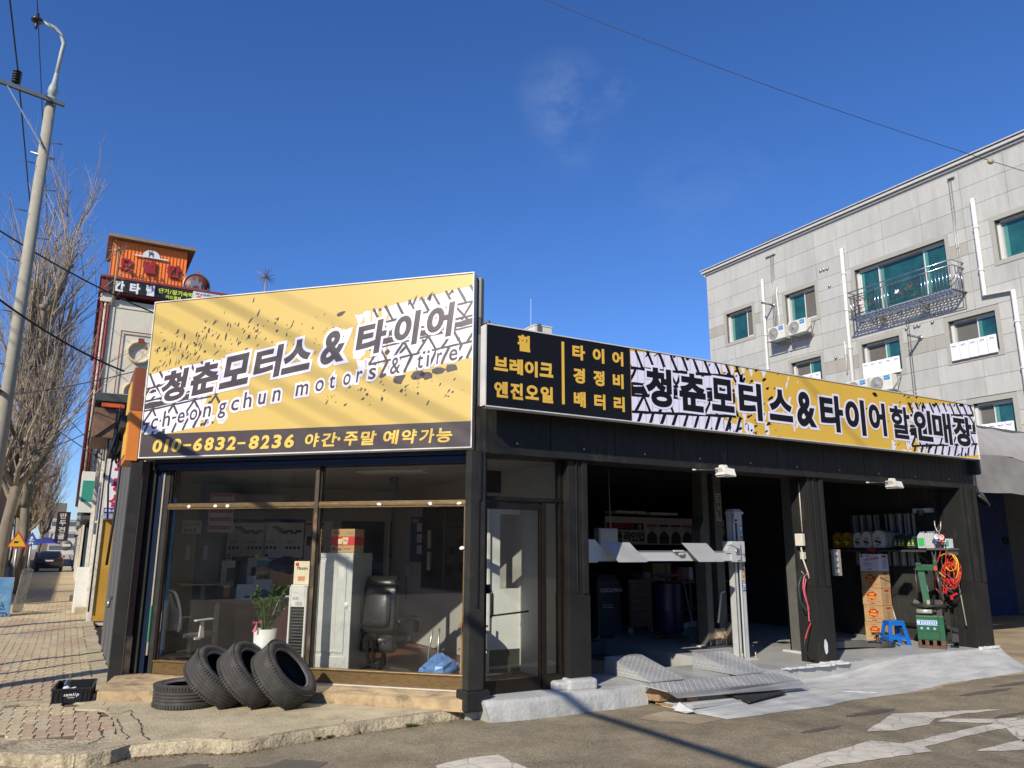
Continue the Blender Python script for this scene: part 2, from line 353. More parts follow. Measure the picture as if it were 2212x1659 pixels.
crack([(2.3,7.0),(2.33,7.12)], .007); crack([(-.4,7.75),(-.36,7.55),(-.42,7.38)], .009, .1)
crack([(.3,7.2),(.42,7.4),(.40,7.8)], .012); crack([(.45,8.4),(.60,8.35),(.69,8.45)], .01)
crack([(-.42,9.42),(-.2,9.45),(-.05,9.42)], .01, .1105)
obj('crack', f, CR, kind='structure')
# step under the shop window
NRM = V((.70711, .70711, 0)); TAN = V((.70711, -.70711, 0))
A0 = V((1.01, 10.04, 0))
def FA(s, z, d=0.): return A0 + TAN*s + NRM*d + V((0, 0, z))      # the chamfered shop front
f = MB()
slab(f, jag([(.42,9.10),(.60,8.98),(1.0,8.80)], .1, .006, 31, False)+jag([(1.0,8.80),(1.55,8.62),(2.2,8.10),(3.45,6.93)], .15, .006, 32, False)+[(3.75,7.2),(3.7,7.45),(1.0,10.15),(.62,10.1)], .09, .2)
obj('shop_step', f, CONC2, kind='structure', bevel=.012)
# dirt and leaf litter against the kerb
LIT = [mat('leaf_%d' % i, c, .8) for i, c in enumerate([(.20,.11,.04),(.33,.22,.07),(.12,.13,.05),(.10,.07,.04)])]
f = MB(); R = random.Random(11)
for i in range(520):
    t = R.random(); seg = R.randint(3, len(FRONT)-2); a, b = V((*FRONT[seg], 0)), V((*FRONT[seg+1], 0)); p = a.lerp(b, t)
    p += V((R.uniform(-.03,.03), -abs(R.gauss(.0, .05))-.025, 0)); s = R.uniform(.005, .016); an = R.uniform(0, 6.28)
    c = V((math.cos(an), math.sin(an), R.uniform(-.3, .3)))*s; e = V((-math.sin(an), math.cos(an), R.uniform(-.3, .5)))*s*.6
    p.z = .008; f.mi = R.choice((0, 1, 1, 2, 3, 3)); f.add([p-c, p+e, p+c, p-e], [(0,1,2,3)])
for i in range(90):
    p = V((R.uniform(-.2, 3.2), R.uniform(5.2, 6.9), .006)) if i % 2 else V((R.uniform(-.5, 2.6), R.uniform(7.5, 8.9), .112))
    s = R.uniform(.004, .012); an = R.uniform(0, 6.28); c = V((math.cos(an), math.sin(an), 0))*s; e = V((-math.sin(an), math.cos(an), .4))*s*.6
    f.mi = R.choice((0, 1, 3)); f.add([p-c, p+e, p+c, p-e], [(0,1,2,3)])
obj('leaf_litter', f, LIT, kind='stuff')
f = MB()
for i in range(14):
    c = V((R.choice((2.45, 2.9, 2.95, 2.1)), 0, 0))+V((R.gauss(0, .04), 6.93, 0)); c.y += (c.x-2.1)*.08
    for j in range(9):
        an = R.uniform(0, 6.28); d = V((math.cos(an), math.sin(an), R.uniform(.4, 1.6))).normalized()*R.uniform(.02, .05); e = V((-d.y, d.x, 0)).normalized()*.007
        f.add([c, c+d*.6+e, c+d, c+d*.6-e], [(0,1,2,3)])
obj('weeds', f, mat('weed_green', (.05,.08,.025), .7), kind='stuff')
f = MB()
for i in range(1600):
    x = R.uniform(-1.5, 12); y = R.uniform(3.6, 7.2); s = R.uniform(.003, .008)
    if y > 6.7 and x > .2: continue
    f.add([(x-s, y, .0), (x, y-s, 0), (x+s, y, 0), (x, y+s, 0), (x, y, s*.8)], [(0,1,4),(1,2,4),(2,3,4),(3,0,4)])
obj('gravel', f, mat('grit', (.22,.20,.17), .9, var=.5, vs=50), kind='stuff')

# painted grey forecourt: kerb, ramped floor, garage floor
f = MB(); R = random.Random(15)
top = [(3.60,6.82),(4.0,6.77),(4.3,6.75),(4.6,6.77),(4.87,6.77),(5.1,6.78),(5.58,6.84)]
bot = [(3.66,6.86-.06),(4.0,6.80-.06),(4.34,6.79-.06),(4.6,6.80-.06),(4.86,6.82-.06),(5.1,6.80-.06),(5.55,6.81-.04)]
n = len(top); sub = 6; vs = []; fs = []; T = []; B = []
for i in range((n-1)*sub+1):
    a, t = min(i//sub, n-2), (i-min(i//sub, n-2)*sub)/sub
    q = V((*top[a], .185)).lerp(V((*top[a+1], .185)), t); w_ = V((*bot[a], -.01)).lerp(V((*bot[a+1], -.01)), t)
    T.append(q+V((0, R.uniform(-.005,.005), R.uniform(-.003,.003)))); B.append(w_+V((0, R.uniform(-.008,.008), 0)))
m_ = len(T)
for rowz in range(5):
    t = rowz/4; vs += [B[i].lerp(T[i], t)+V((0, R.uniform(-.003,.003)-.008*math.sin(t*3.1), 0)) for i in range(m_)]
vs += [T[i]+V((0,.03,.008)) for i in range(m_)]+[V((T[i].x, 6.98, .2)) for i in range(m_)]+[V((T[i].x, 7.3, .2)) for i in range(m_)]
f.sm = True
f.add(vs, [(r_*m_+i, r_*m_+i+1, (r_+1)*m_+i+1, (r_+1)*m_+i) for r_ in range(7) for i in range(m_-1)])
f.sm = False
f.add([T[-1], V((T[-1].x, 7.3, .2)), V((T[-1].x, 7.3, -.02)), B[-1]], [(0,1,2,3)]); f.add([T[0], V((T[0].x, 7.3, .2)), V((T[0].x, 7.3, -.02)), B[0]], [(0,1,2,3)])
obj('painted_kerb', f, PGREY, kind='structure')
f = MB()
i0 = 0
f.obox((4.78,6.94,.245), (1,-.12,0), (.12,1,0), (0,0,1), .17, .10, .06); f.obox((4.60,6.98,.235), (1,-.1,0), (.1,1,0), (0,0,1), .12, .08, .05)
obj('mortar_lump', f, PGREY, kind='structure', bevel=.03)
f = MB(); R = random.Random(17)
edge = [(5.62,6.62),(5.66,6.2),(5.75,5.83),(6.1,5.80),(6.48,5.82),(7.16,5.79),(7.72,5.89),(8.3,5.86),(8.9,5.89),(9.76,6.03),(10.7,6.02),(11.56,6.08),(12.22,6.41),(12.60,6.72),(12.66,7.01)]
E_ = jag(edge, .09, .011, 18, False); N = len(E_)
rows = 9; vs = []
for k in range(rows):
    t = k/(rows-1)
    for i, (x, y) in enumerate(E_):
        xi = min(max(5.62, x), 12.55) if x < 12.3 else 12.3+(x-12.3)*.6
        st_ = min(1, max(0, (xi-8.3)/2.0)); st_ = st_*st_*(3-2*st_)
        yi = 6.865; q = V((xi, yi, .05+.145*st_)); p = V((x, y, .004))
        s = t; zz = .004+(q.z-.004)*s; v = p.lerp(q, s); v.z = zz; vs.append(v)
f.sm = True; f.add(vs, [(k*N+i, k*N+i+1, (k+1)*N+i+1, (k+1)*N+i) for k in range(rows-1) for i in range(N-1)]); f.sm = False
obj('painted_forecourt', f, mat('forecourt_paint', (.50,.51,.495), .65, var=.12, vs=3, bump=.3, bs=30, stain=(.30,.305,.295), sts=3.5, stw=(.45,.75), stretch=(.6,2,1), bdist=.02), kind='structure')
f = MB(); R = random.Random(19)           # thick ridges of fresh paint where the old step was
def ridge(pts, wd, hh, z):
    P = jag(pts, .06, .012, R.randint(0, 999), False)
    for i in range(len(P)-1):
        a, b = V((*P[i], z)), V((*P[i+1], z)); k = R.uniform(.6, 1.2); f.bar(a, b, wd*k, hh*k)
ridge([(7.72,6.86),(8.1,6.83),(8.5,6.82),(8.95,6.84)], .05, .02, .200)
ridge([(9.3,6.9),(9.6,6.94),(10.4,6.88),(11.2,6.87),(11.9,6.86)], .02, .004, .199)
ridge([(7.6,6.6),(7.9,6.3),(8.25,5.98)], .018, .006, .02)
ridge([(8.25,6.93),(8.5,6.90),(8.9,6.92)], .03, .02, .202)
obj('paint_ridge', f, C((.62,.62,.62), .6), kind='structure')
f = MB()
slab(f, [(3.50,7.0),(5.05,7.0),(5.05,7.65),(3.62,7.65)], .0, .196); slab(f, [(5.05,6.86),(7.52,6.86),(7.52,7.65),(5.05,7.65)], .0, .199)
slab(f, [(7.52,6.86),(12.3,6.86),(12.3,14),(7.52,14)], .0, .2); obj('garage_floor', f, mat('garage_floor_paint', (.40,.41,.40), .42, var=.1, vs=2, bump=.15, bs=10, stain=(.30,.30,.29), sts=1.2, stw=(.5,.75)), kind='structure')
f = MB(); slab(f, [(4.86,7.65),(7.51,7.65),(7.51,10.2),(4.86,10.2)], -.02, .01); slab(f, [(4.86,10.2),(7.515,10.2),(7.515,14),(4.86,14)], .0, .199)
obj('sunken_floor', f, mat('shaded_bay_floor', (.09,.09,.085), .5, var=.3, vs=3), kind='structure')  # the bay's shade is put into this darker floor colour
f = MB(); f.box(3.62, 4.86, 7.66, 12.7, .0, .19); sheet(f, [(3.62,7.45),(3.62,12.7),(.8,12.7),(.8,10.3)], .19)
obj('office_floor', f, mat('office_floor', (.16,.06,.03), .35, var=.25, vs=4), kind='structure')

# road markings
PAINT = mat('road_paint', (.58,.54,.45), .8, var=.12, vs=7, bump=.3, bs=60, stain=(.36,.32,.25), sts=9, stw=(.55,.75))
def add_cracks(m, under, scale=4.2):
    n, l = m.node_tree.nodes, m.node_tree.links; b = n['Principled BSDF']; s = b.inputs['Base Color'].links[0].from_socket
    t = n.new('ShaderNodeTexCoord'); nz = n.new('ShaderNodeTexNoise'); nz.inputs['Scale'].default_value = 5
    add = n.new('ShaderNodeMix'); add.data_type = 'RGBA'; add.blend_type = 'ADD'; add.inputs[0].default_value = .12
    l.new(t.outputs['Object'], nz.inputs['Vector']); l.new(t.outputs['Object'], add.inputs[6]); l.new(nz.outputs['Color'], add.inputs[7])
    v = n.new('ShaderNodeTexVoronoi'); v.feature = 'DISTANCE_TO_EDGE'; v.inputs['Scale'].default_value = scale; l.new(add.outputs[2], v.inputs['Vector'])
    r = n.new('ShaderNodeMapRange'); r.inputs[1].default_value = .006; r.inputs[2].default_value = .028; l.new(v.outputs['Distance'], r.inputs[0])
    x = n.new('ShaderNodeMix'); x.data_type = 'RGBA'; x.inputs[6].default_value = (*under, 1); l.new(r.outputs[0], x.inputs[0]); l.new(s, x.inputs[7]); l.new(x.outputs[2], b.inputs['Base Color'])
add_cracks(PAINT, (.33,.29,.22))
f = MB()
for P in ([(6.49,4.84),(6.76,4.74),(7.28,4.75),(7.60,4.86),(8.04,4.86),(8.6,4.79),(8.5,4.86),(8.04,5.0),(7.41,5.21)],
          [(4.4,4.30),(4.79,4.40),(5.14,4.47),(5.53,4.52),(5.9,4.54),(6.22,4.62),(6.30,4.5),(6.36,4.40),(7.11,4.44),(7.66,4.46),(8.3,4.44),(9.2,4.35),(9.2,4.20),(7.61,4.31),(7.47,4.31),(6.42,4.24),(6.33,4.13),(5.97,4.17),(5.13,4.24),(4.4,4.16)],
          [(7.45,4.78),(7.68,4.80),(8.0,4.62),(8.4,4.46),(7.9,4.44)], [(7.75,4.30),(8.1,4.29),(7.55,3.95),(7.3,3.9)],
          [(6.66,3.96),(7.35,3.99),(8.0,3.98),(8.0,3.7),(7.05,3.78)],
          [(2.60,5.70),(2.92,5.77),(3.16,5.74),(3.17,5.30),(3.12,5.0),(2.5,5.0)]):
    sheet(f, jag(P, .09, .012, 41), .005)
obj('road_marking', f, PAINT, kind='structure')
f = MB(); STN = mat('oil_stain', (.11,.098,.075), .75, var=.2)
for c, a, b_ in (((7.3,5.35),.42,.07),((9.5,5.45),.6,.06),((6.2,5.1),.3,.05),((8.4,4.6),.35,.05),((1.6,6.2),.35,.2),((.9,6.5),.25,.12),((10.4,5.6),.5,.06)):
    P = [(c[0]+a*math.cos(t)*random.uniform(.75,1.1), c[1]+b_*math.sin(t)*random.uniform(.6,1.2)) for t in [i*.35 for i in range(18)]]
    sheet(f, P, .0035)
obj('road_stain', f, STN, kind='structure')
# ================================================================ THE TYRE SHOP
shop = thing('tyre_shop', 'low black tyre shop with a corner show window and two open garage bays', 'shop', (6, 7, 0))
def sp(name, mb, m, parent=None, **k): return obj(name, mb, m, parent or shop, world=parent is None, **k)
def sub(name, mb, m, par, **k):              # a sub-part given in world coordinates
    o = obj(name, mb, m, par, **k); o.matrix_parent_inverse = (shop.matrix_basis).inverted() @ Matrix() if False else Matrix.Identity(4); return o
def fbox(mb, s0, s1, z0, z1, d0, d1):        # box in the frame of the shop front
    P = [FA(s0, z0, d0), FA(s1, z0, d0), FA(s1, z0, d1), FA(s0, z0, d1), FA(s0, z1, d0), FA(s1, z1, d0), FA(s1, z1, d1), FA(s0, z1, d1)]
    return mb.add(P, [(3,2,1,0),(4,5,6,7),(0,1,5,4),(1,2,6,5),(2,3,7,6),(3,0,4,7)])
# window frames, one per bay, with the panes set in them
FR = []
for i, (s0, s1) in enumerate(((0.0, 1.955), (2.005, 3.76))):
    m = MB()
    fbox(m, s0, s1, .205, .335, -.03, .05)                     # sill board
    fbox(m, s0, s1, .335, .352, -.045, .05)
    fbox(m, s0, s1, 2.055, 2.125, -.035, .04); fbox(m, s0, s1, 2.075, 2.105, -.045, -.035)
    if i: fbox(m, s1-.03, s1, .352, 2.055, -.03, .04)
    fr = sp('window_frame', m, BRZ, bevel=.004); FR.append(fr)
    m = MB(); fbox(m, s0, s0+.022, .352, 2.055, -.03, .04); fbox(m, s0, s0+.022, 2.125, 2.52, -.02, .04); fbox(m, s1-.022, s1, 2.125, 2.52, -.02, .04)
    if not i: fbox(m, s1-.022, s1, .352, 2.055, -.03, .04)
    sub('jamb', m, BRZD, fr)
    g1 = MB(); fbox(g1, s0+.03, s1-.03, .34, 2.06, .0, .006); sub('pane', g1, SHOPG, fr)
    g1 = MB(); fbox(g1, s0+.03, s1-.03, 2.12, 2.515, .0, .006); sub('pane', g1, SHOPG, fr)
    g1 = MB(); R = random.Random(50+i)
    for s, z in ([(.30, 2.09), (.66, 2.09), (.83, 2.09)] if i == 0 else [(2.75, 2.09), (3.35, 2.09), (3.68, 2.09), (3.72, 1.62)]):
        P = [FA(s+.025*math.cos(a)*R.uniform(.7,1.3), z+.016*math.sin(a)*R.uniform(.7,1.3), -.047) for a in [k*.7 for k in range(9)]]; g1.flat(P)
    sub('paint_dab', g1, C((.75,.75,.74), .7), fr)
m = MB(); fbox(m, 1.957, 2.003, .21, 2.52, -.05, .06); sp('mullion', m, mat('mullion_paint', (.05,.035,.02), .5, var=.3, vs=20, stain=(.16,.10,.05), sts=5, stw=(.5,.6), stretch=(1,1,.4)), bevel=.004)
m = MB(); fbox(m, 1.2, 3.75, .198, .206, -.075, -.03); sp('sealant_bead', m, C((.6,.58,.52), .7))
m = MB(); fbox(m, -.15, 3.80, 2.52, 2.60, -.10, .10); fbox(m, -.15, 3.80, 2.60, 2.66, -.16, .10); fbox(m, -.15, 3.8, 2.535, 2.55, -.115, -.10)
sp('head_beam', m, mat('navy_beam', (.006,.014,.045), .35, .3, var=.2), bevel=.004)
# left corner columns
m = MB(); c = gz(243, 1480, .1); m.box(c.x-.06, c.x+.07, c.y-.02, c.y+.10, .09, 2.63); sp('corner_column', m, BLK2, bevel=.006)
m = MB(); m.box(c.x+.09, c.x+.16, c.y+.06, c.y+.2, .1, .62); sp('concrete_stub', m, CONC2, bevel=.01)
m = MB(); m.box(c.x+.09, c.x+.15, c.y+.08, c.y+.2, .62, 2.63); sp('door_jamb', m, mat('brown_jamb', (.07,.035,.02), .5, var=.4, vs=20))
m = MB(); m.obox(FA(-.30, 1.42, .02), TAN, NRM, (0,0,1), .10, .07, 1.22); sp('corner_column', m, BLK, bevel=.006)
m = MB(); m.obox(FA(-.165, 1.42, .03), TAN, NRM, (0,0,1), .025, .05, 1.22); m.obox(FA(-.115, 1.42, -.0), TAN, NRM, (0,0,1), .012, .05, 1.22); sp('shutter_guide', m, C((.01,.02,.05), .3, .2), bevel=.003)
m = MB(); m.obox(FA(-.088, 1.45, -.01), TAN, NRM, (0,0,1), .011, .03, 1.05); sp('shutter_guide', m, C((.30,.27,.22), .5), bevel=.002)
m = MB(); m.obox(FA(-.0875, .75, -.043), TAN, NRM, (0,0,1), .010, .003, .2); sp('tape_strip', m, C((.02,.20,.09), .5))
m = MB(); m.obox(FA(-.045, 1.42, .03), TAN, NRM, (0,0,1), .03, .05, 1.22); sp('window_post', m, BLK2, bevel=.003)
m = MB(); m.obox(FA(.015, 1.3, .055), TAN, NRM, (0,0,1), .02, .012, .9); sp('blue_post', m, C((.02,.17,.42), .4))
# right corner column
m = MB(); m.box(3.46, 3.635, 6.90, 7.02, .28, 2.60); m.box(3.685, 3.73, 7.12, 7.40, .2, 2.6); sp('corner_column', m, BLK2, bevel=.008)
m = MB(); m.box(3.535, 3.56, 6.885, 6.90, 1.05, 2.1); m.box(3.55, 3.575, 6.88, 6.90, 2.1, 2.6); sp('cable_duct', m, BLK, bevel=.004)
m = MB(); m.box(3.43, 3.70, 6.87, 7.1, .09, .28); sp('column_plinth', m, mat('tarry_plinth', (.012,.012,.012), .5, bump=.6, bs=30), bevel=.02)
# ---- glass door bay between the corner column and the first garage column
DY = 7.06
m = MB(); m.box(3.70, 4.70, DY-.03, DY+.05, 2.10, 2.15); m.box(3.70, 4.70, DY-.04, DY-.03, 2.11, 2.13); m.box(4.388, 4.44, DY-.03, DY+.05, .2, 2.10); m.box(4.61, 4.635, DY-.035, DY+.05, .2, 2.57); m.box(4.645, 4.66, DY-.03, DY+.05, .2, 2.57); m.box(4.67, 4.685, DY-.02, DY+.05, .2, 2.57)
m.box(4.44, 4.61, DY-.03, DY+.05, .2, .34); m.box(3.70, 3.715, DY-.03, DY+.05, .2, 2.57)
dfr = sp('door_frame', m, BRZD, bevel=.004)
m = MB(); m.box(3.715, 4.61, DY+.005, DY+.011, 2.15, 2.56); sub('pane', m, SHOPG, dfr)
m = MB(); m.box(4.44, 4.61, DY+.005, DY+.011, .34, 2.10); sub('pane', m, SHOPG, dfr)
m = MB(); m.box(4.708, 4.716, DY-.04, DY, .22, 2.45); sp('blue_pipe', m, C((.012,.07,.22), .35))
m = MB(); m.cyl((4.70, DY-.06, .22), (4.70, DY-.06, .48), .018, 12); m.cyl((4.70, DY-.06, .48), (4.70, DY-.06, .53), .010, 8); obj('fire_extinguisher', m, C((.3,.008,.012), .3), label='red fire extinguisher standing between the glass door and the first black column', cat='fire extinguisher')
m = MB(); m.box(3.72, 4.383, DY-.015, DY+.03, .205, .33); m.box(3.72, 4.383, DY-.015, DY+.03, 2.02, 2.095); m.box(3.72, 3.735, DY-.015, DY+.03, .33, 2.02); m.box(4.368, 4.383, DY-.015, DY+.03, .33, 2.02)
door = sp('door', m, BRZD, bevel=.004)
m = MB(); m.box(3.735, 4.368, DY+.004, DY+.010, .33, 2.02); sub('pane', m, SHOPG, door)
m = MB(); m.tube([(3.745,DY-.01,1.20),(3.745,DY-.07,1.20),(3.76,DY-.09,1.16),(3.76,DY-.09,.98),(3.75,DY-.075,.94)], .014, 8); m.tube([(3.75,DY-.07,.955),(4.20,DY-.06,.985)], .009, 8); m.box(3.73,3.765,DY-.04,DY-.01,1.17,1.26)
sub('handle', m, C((.02,.02,.02), .25, .5), door)
# ---- garage columns
for n_, (x0, x1, y0, y1) in enumerate(((4.66, 4.935, 6.93, 7.2), (8.50, 8.83, 6.92, 7.22), (11.95, 12.36, 6.86, 7.2))):
    m = MB(); m.box(x0, x1, y0, y1, .19, 1.15); m.box(x0+.006, x1-.006, y0+.006, y1-.006, 1.15, 2.6)
    m.box(x0+.10, x0+.115, y0-.012, y0+.006, 1.15, 2.6); m.box(x1-.1, x1-.03, y0-.02, y0+.006, 1.15, 2.57)
    sp('column', m, BLK, bevel=.005)
m = MB(); R = random.Random(60); m.flat([(8.62+.045*math.cos(a)*R.uniform(.7,1.2), 6.917, .40+.10*math.sin(a)*R.uniform(.6,1.1)) for a in [i*.5 for i in range(13)]]); sp('bare_patch', m, C((.62,.62,.62), .6))
m = MB()
for x0, x1, y0 in ((8.48, 8.86, 6.90), (11.93, 12.4, 6.84), (4.66, 4.95, 6.90)):
    x = x0
    while x < x1: d = R.uniform(.02, .05); m.obox((x+d/2, y0+R.uniform(0,.015), .205), (1,0,0), (0,1,0), (0,0,1), d*.6, R.uniform(.012,.03), R.uniform(.01,.022)); x += d
sp('paint_skirt', m, C((.6,.6,.6), .6))
# ---- fascia of separate black panels
seams = [3.62, 4.42, 5.29, 6.17, 7.05, 7.93, 8.85, 9.71, 10.61, 11.53, 12.40]
for a, b in zip(seams, seams[1:]):
    m = MB(); m.box(a+.004, b-.004, 6.90, 6.93, 2.635, 3.2)
    k = int((b-a)/.11)
    for i in range(1, k): x = a+(b-a)*i/k; m.box(x-.0015, x+.0015, 6.8985, 6.90, 2.64, 3.2)
    sp('fascia_panel', m, BLK, bevel=.002)
m = MB(); m.box(3.62, 12.42, 6.875, 7.25, 2.575, 2.632); m.box(3.62, 12.42, 6.93, 7.25, 2.632, 3.1); sp('fascia_beam', m, BLK, bevel=.004)
m = MB()
for x in [4.0+i*.86 for i in range(10)]: m.cyl((x, 6.893, 2.70), (x, 6.902, 2.70), .012, 8)
sp('rivet', m, STEEL)
m = MB(); m.box(12.36, 12.46, 6.78, 7.0, 2.80, 3.1); sp('corner_flap', m, C((.02,.02,.02), .6), bevel=.03)
# ---- roof, walls, ceiling
INT = mat('office_wall', (.36,.36,.34), .8, var=.08, vs=2)
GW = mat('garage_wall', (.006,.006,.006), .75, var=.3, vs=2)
m = MB(); m.prism([(3.5,7.3,3.05),(12.3,6.95,3.05),(12.3,14.2,3.05),(.4,14.2,3.05),(.4,10.4,3.05)], (0,0,.15)); sp('roof', m, DARK)
m = MB(); m.prism([(3.62,7.45,2.58),(4.84,7.3,2.58),(4.84,12.7,2.58),(.7,12.7,2.58),(.7,10.35,2.58)], (0,0,.02)); ceil = sp('ceiling', m, INT)
m = MB(); m.box(.62, .70, 10.35, 14.2, .1, 3.05); sp('wall', m, mat('shop_side_wall', (.10,.10,.10), .8))
m = MB(); m.box(.7, 4.84, 12.6, 12.7, .19, 2.6); sp('back_wall', m, INT)
m = MB(); m.box(4.80, 4.84, 7.25, 12.6, .2, 2.58); sp('partition', m, INT)
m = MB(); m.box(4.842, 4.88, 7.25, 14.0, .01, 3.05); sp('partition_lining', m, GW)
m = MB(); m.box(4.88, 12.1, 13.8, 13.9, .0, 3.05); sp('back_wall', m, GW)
m = MB(); m.box(4.88, 12.1, 7.25, 13.8, 2.98, 3.04)
for y in (8.5, 10, 11.5, 13): m.box(4.88, 12.1, y, y+.08, 2.80, 2.98)
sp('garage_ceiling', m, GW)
# right side wall of vertical black sheets with a translucent window
rects = [(7.2, 7.75, .0, 3.05), (9.0, 13.8, .0, 3.05), (7.75, 9.0, .0, 1.37), (7.75, 9.0, 2.23, 3.05)]
m = MB()
for y0, y1, z0, z1 in rects: m.box(12.1, 12.16, y0, y1, z0, z1)
for i in range(60):
    y = 7.25+i*.11
    for y0, y1, z0, z1 in rects:
        if y0 <= y < y1: m.box(12.09, 12.1, y, y+.008, z0+.01, z1-.01)
sp('side_wall', m, mat('side_wall_sheet', (.03,.03,.028), .6, var=.2, vs=3))
m = MB(); m.box(12.0, 12.1, 7.2, 7.28, .2, 2.57); m.box(12.03, 12.1, 7.5, 7.56, .2, 1.0); m.box(12.04, 12.1, 7.25, 8.3, .42, .47); sp('wall_stud', m, BLK, bevel=.004)
m = MB(); yy = 7.75
while yy < 8.99: m.add([(12.12,yy,1.37),(12.12,yy,2.23),(12.145,yy+.04,2.23),(12.145,yy+.04,1.37),(12.12,yy+.08,2.23),(12.12,yy+.08,1.37)], [(0,1,2,3),(3,2,4,5)]); yy += .08
m.add([(12.12,7.75,1.37),(12.12,9,1.37),(12.12,9,1.37)], [])
win = sp('translucent_window', m, mat('fibreglass_sheet', (.30,.32,.31), .5, var=.25, vs=5), fix=False)
for k in range(9):
    b = MB(); b.box(12.07, 12.085, 7.80+k*.14, 7.82+k*.14, 1.36, 2.25); sub('window_bar', b, C((.015,.015,.015), .4), win)
b = MB(); b.box(12.05, 12.1, 7.7, 9.05, 2.23, 2.28); b.box(12.05, 12.1, 8.30, 8.36, 1.37, 2.23); sub('window_frame', b, C((.02,.02,.02), .4), win)

# ================================================================ LETTERING
FONT = bpy.data.curves.new('glyph_source', 'FONT'); FONTO = bpy.data.objects.new('glyph_source', FONT); COL.objects.link(FONTO)
GC = {}
def glyph(ch, bevel, shear=0., res=4):
    k = (ch, bevel, shear)
    if k in GC: return GC[k]
    FONT.body = ch; FONT.size = 1; FONT.shear = shear; FONT.bevel_depth = bevel; FONT.bevel_resolution = 1; FONT.resolution_u = res; FONT.fill_mode = 'FRONT' if not bevel else 'BOTH'
    bpy.context.view_layer.update(); dg = bpy.context.evaluated_depsgraph_get()
    me = bpy.data.meshes.new_from_object(FONTO.evaluated_get(dg), depsgraph=dg)
    vs = [tuple(v.co) for v in me.vertices]; fs = [tuple(p.vertices) for p in me.polygons]; bpy.data.meshes.remove(me)
    xs = [v[0] for v in vs] or [0, 1]; ys = [v[1] for v in vs] or [0, 1]
    GC[k] = (vs, fs, (min(xs), max(xs), min(ys), max(ys)), bevel); return GC[k]
def put(mb, ch, F, x0, x1, y0, y1, d, thick, skew=0., extra=0., fs=0.):
    """fit glyph ch into x0..x1, y0..y1 of the surface F(x, y, d)"""
    vs, fcs, bb, _ = glyph(ch, thick)
    v2, f2, _, bv = glyph(ch, thick+extra) if extra else (vs, fcs, bb, thick)
    W_, H_ = bb[1]-bb[0], bb[3]-bb[2]; out = []
    for x, y, z in v2:
        u = (x-bb[0])/W_; v = (y-bb[2])/H_; zz = (z/bv*.0005 if bv else 0)
        out.append(F(x0+(x1-x0)*u+skew*v, y0+(y1-y0)*v+fs*(u-.5), d+.0006+zz))
    mb.add(out, f2)
def line(mb, txt, F, x, y, size, d, thick=.02, adv=1., shear=0., slope=0., w=1., center=False):
    FONT.shear = 0
    def aw(ch):
        if ch == ' ': return .3
        b = glyph(ch, thick, shear)[2]; return (b[1]-b[0])+.09 if ord(ch) < 0x2000 else .96
    if center: x -= sum(aw(c) for c in txt)*size*w*adv/2
    for ch in txt:
        if ch != ' ':
            vs, fcs, bb, bv = glyph(ch, thick, shear); x0 = bb[0] if ord(ch) < 0x2000 else .02
            mb.add([F(x+(a-x0)*size*w, y+b*size+slope*x, d+.0006+(c/bv*.0004 if bv else 0)) for a, b, c in vs], fcs)
        x += aw(ch)*size*w*adv
    return x

# ---------------------------------------------------------------- tyre-tread print
def clip(P, u0, u1, v0, v1):
    for ax, lim, sg in ((0, u0, 1), (0, u1, -1), (1, v0, 1), (1, v1, -1)):
        out = []
        for i in range(len(P)):
            a, b = P[i], P[(i+1) % len(P)]; ia = (a[ax]-lim)*sg >= 0; ib = (b[ax]-lim)*sg >= 0
            if ia: out.append(a)
            if ia != ib:
                t = (lim-a[ax])/(b[ax]-a[ax]); out.append((a[0]+(b[0]-a[0])*t, a[1]+(b[1]-a[1])*t))
        P = out
        if len(P) < 3: return []
    return P
def pf(mb, F, P, d, rect):
    P = clip(P, *rect)
    if len(P) >= 3: mb.flat([F(u, v, d) for u, v in P])
def strip(mb, F, a, b, wd, d, rect, R, rough=.25):
    n = max(2, int(math.hypot(b[0]-a[0], b[1]-a[1])/.07)); dx, dy = b[0]-a[0], b[1]-a[1]; L = math.hypot(dx, dy); nx, ny = -dy/L, dx/L
    top = []; bt = []
    for i in range(n+1):
        t = i/n; k = wd/2*(1+R.uniform(-rough, rough)); top.append((a[0]+dx*t+nx*k, a[1]+dy*t+ny*k)); k = wd/2*(1+R.uniform(-rough, rough)); bt.append((a[0]+dx*t-nx*k, a[1]+dy*t-ny*k))
    for i in range(n): pf(mb, F, [bt[i], bt[i+1], top[i+1], top[i]], d, rect)
def blob(mb, F, c, s, d, rect, R, el=1.5, ang=.9):
    n = R.randint(6, 9); P = []
    for i in range(n):
        a = 2*math.pi*i/n; k = R.uniform(.55, 1.25); x = math.cos(a)*s*el*k; y = math.sin(a)*s*k/el
        P.append((c[0]+x*math.cos(ang)-y*math.sin(ang), c[1]+x*math.sin(ang)+y*math.cos(ang)))
    pf(mb, F, P, d, rect)
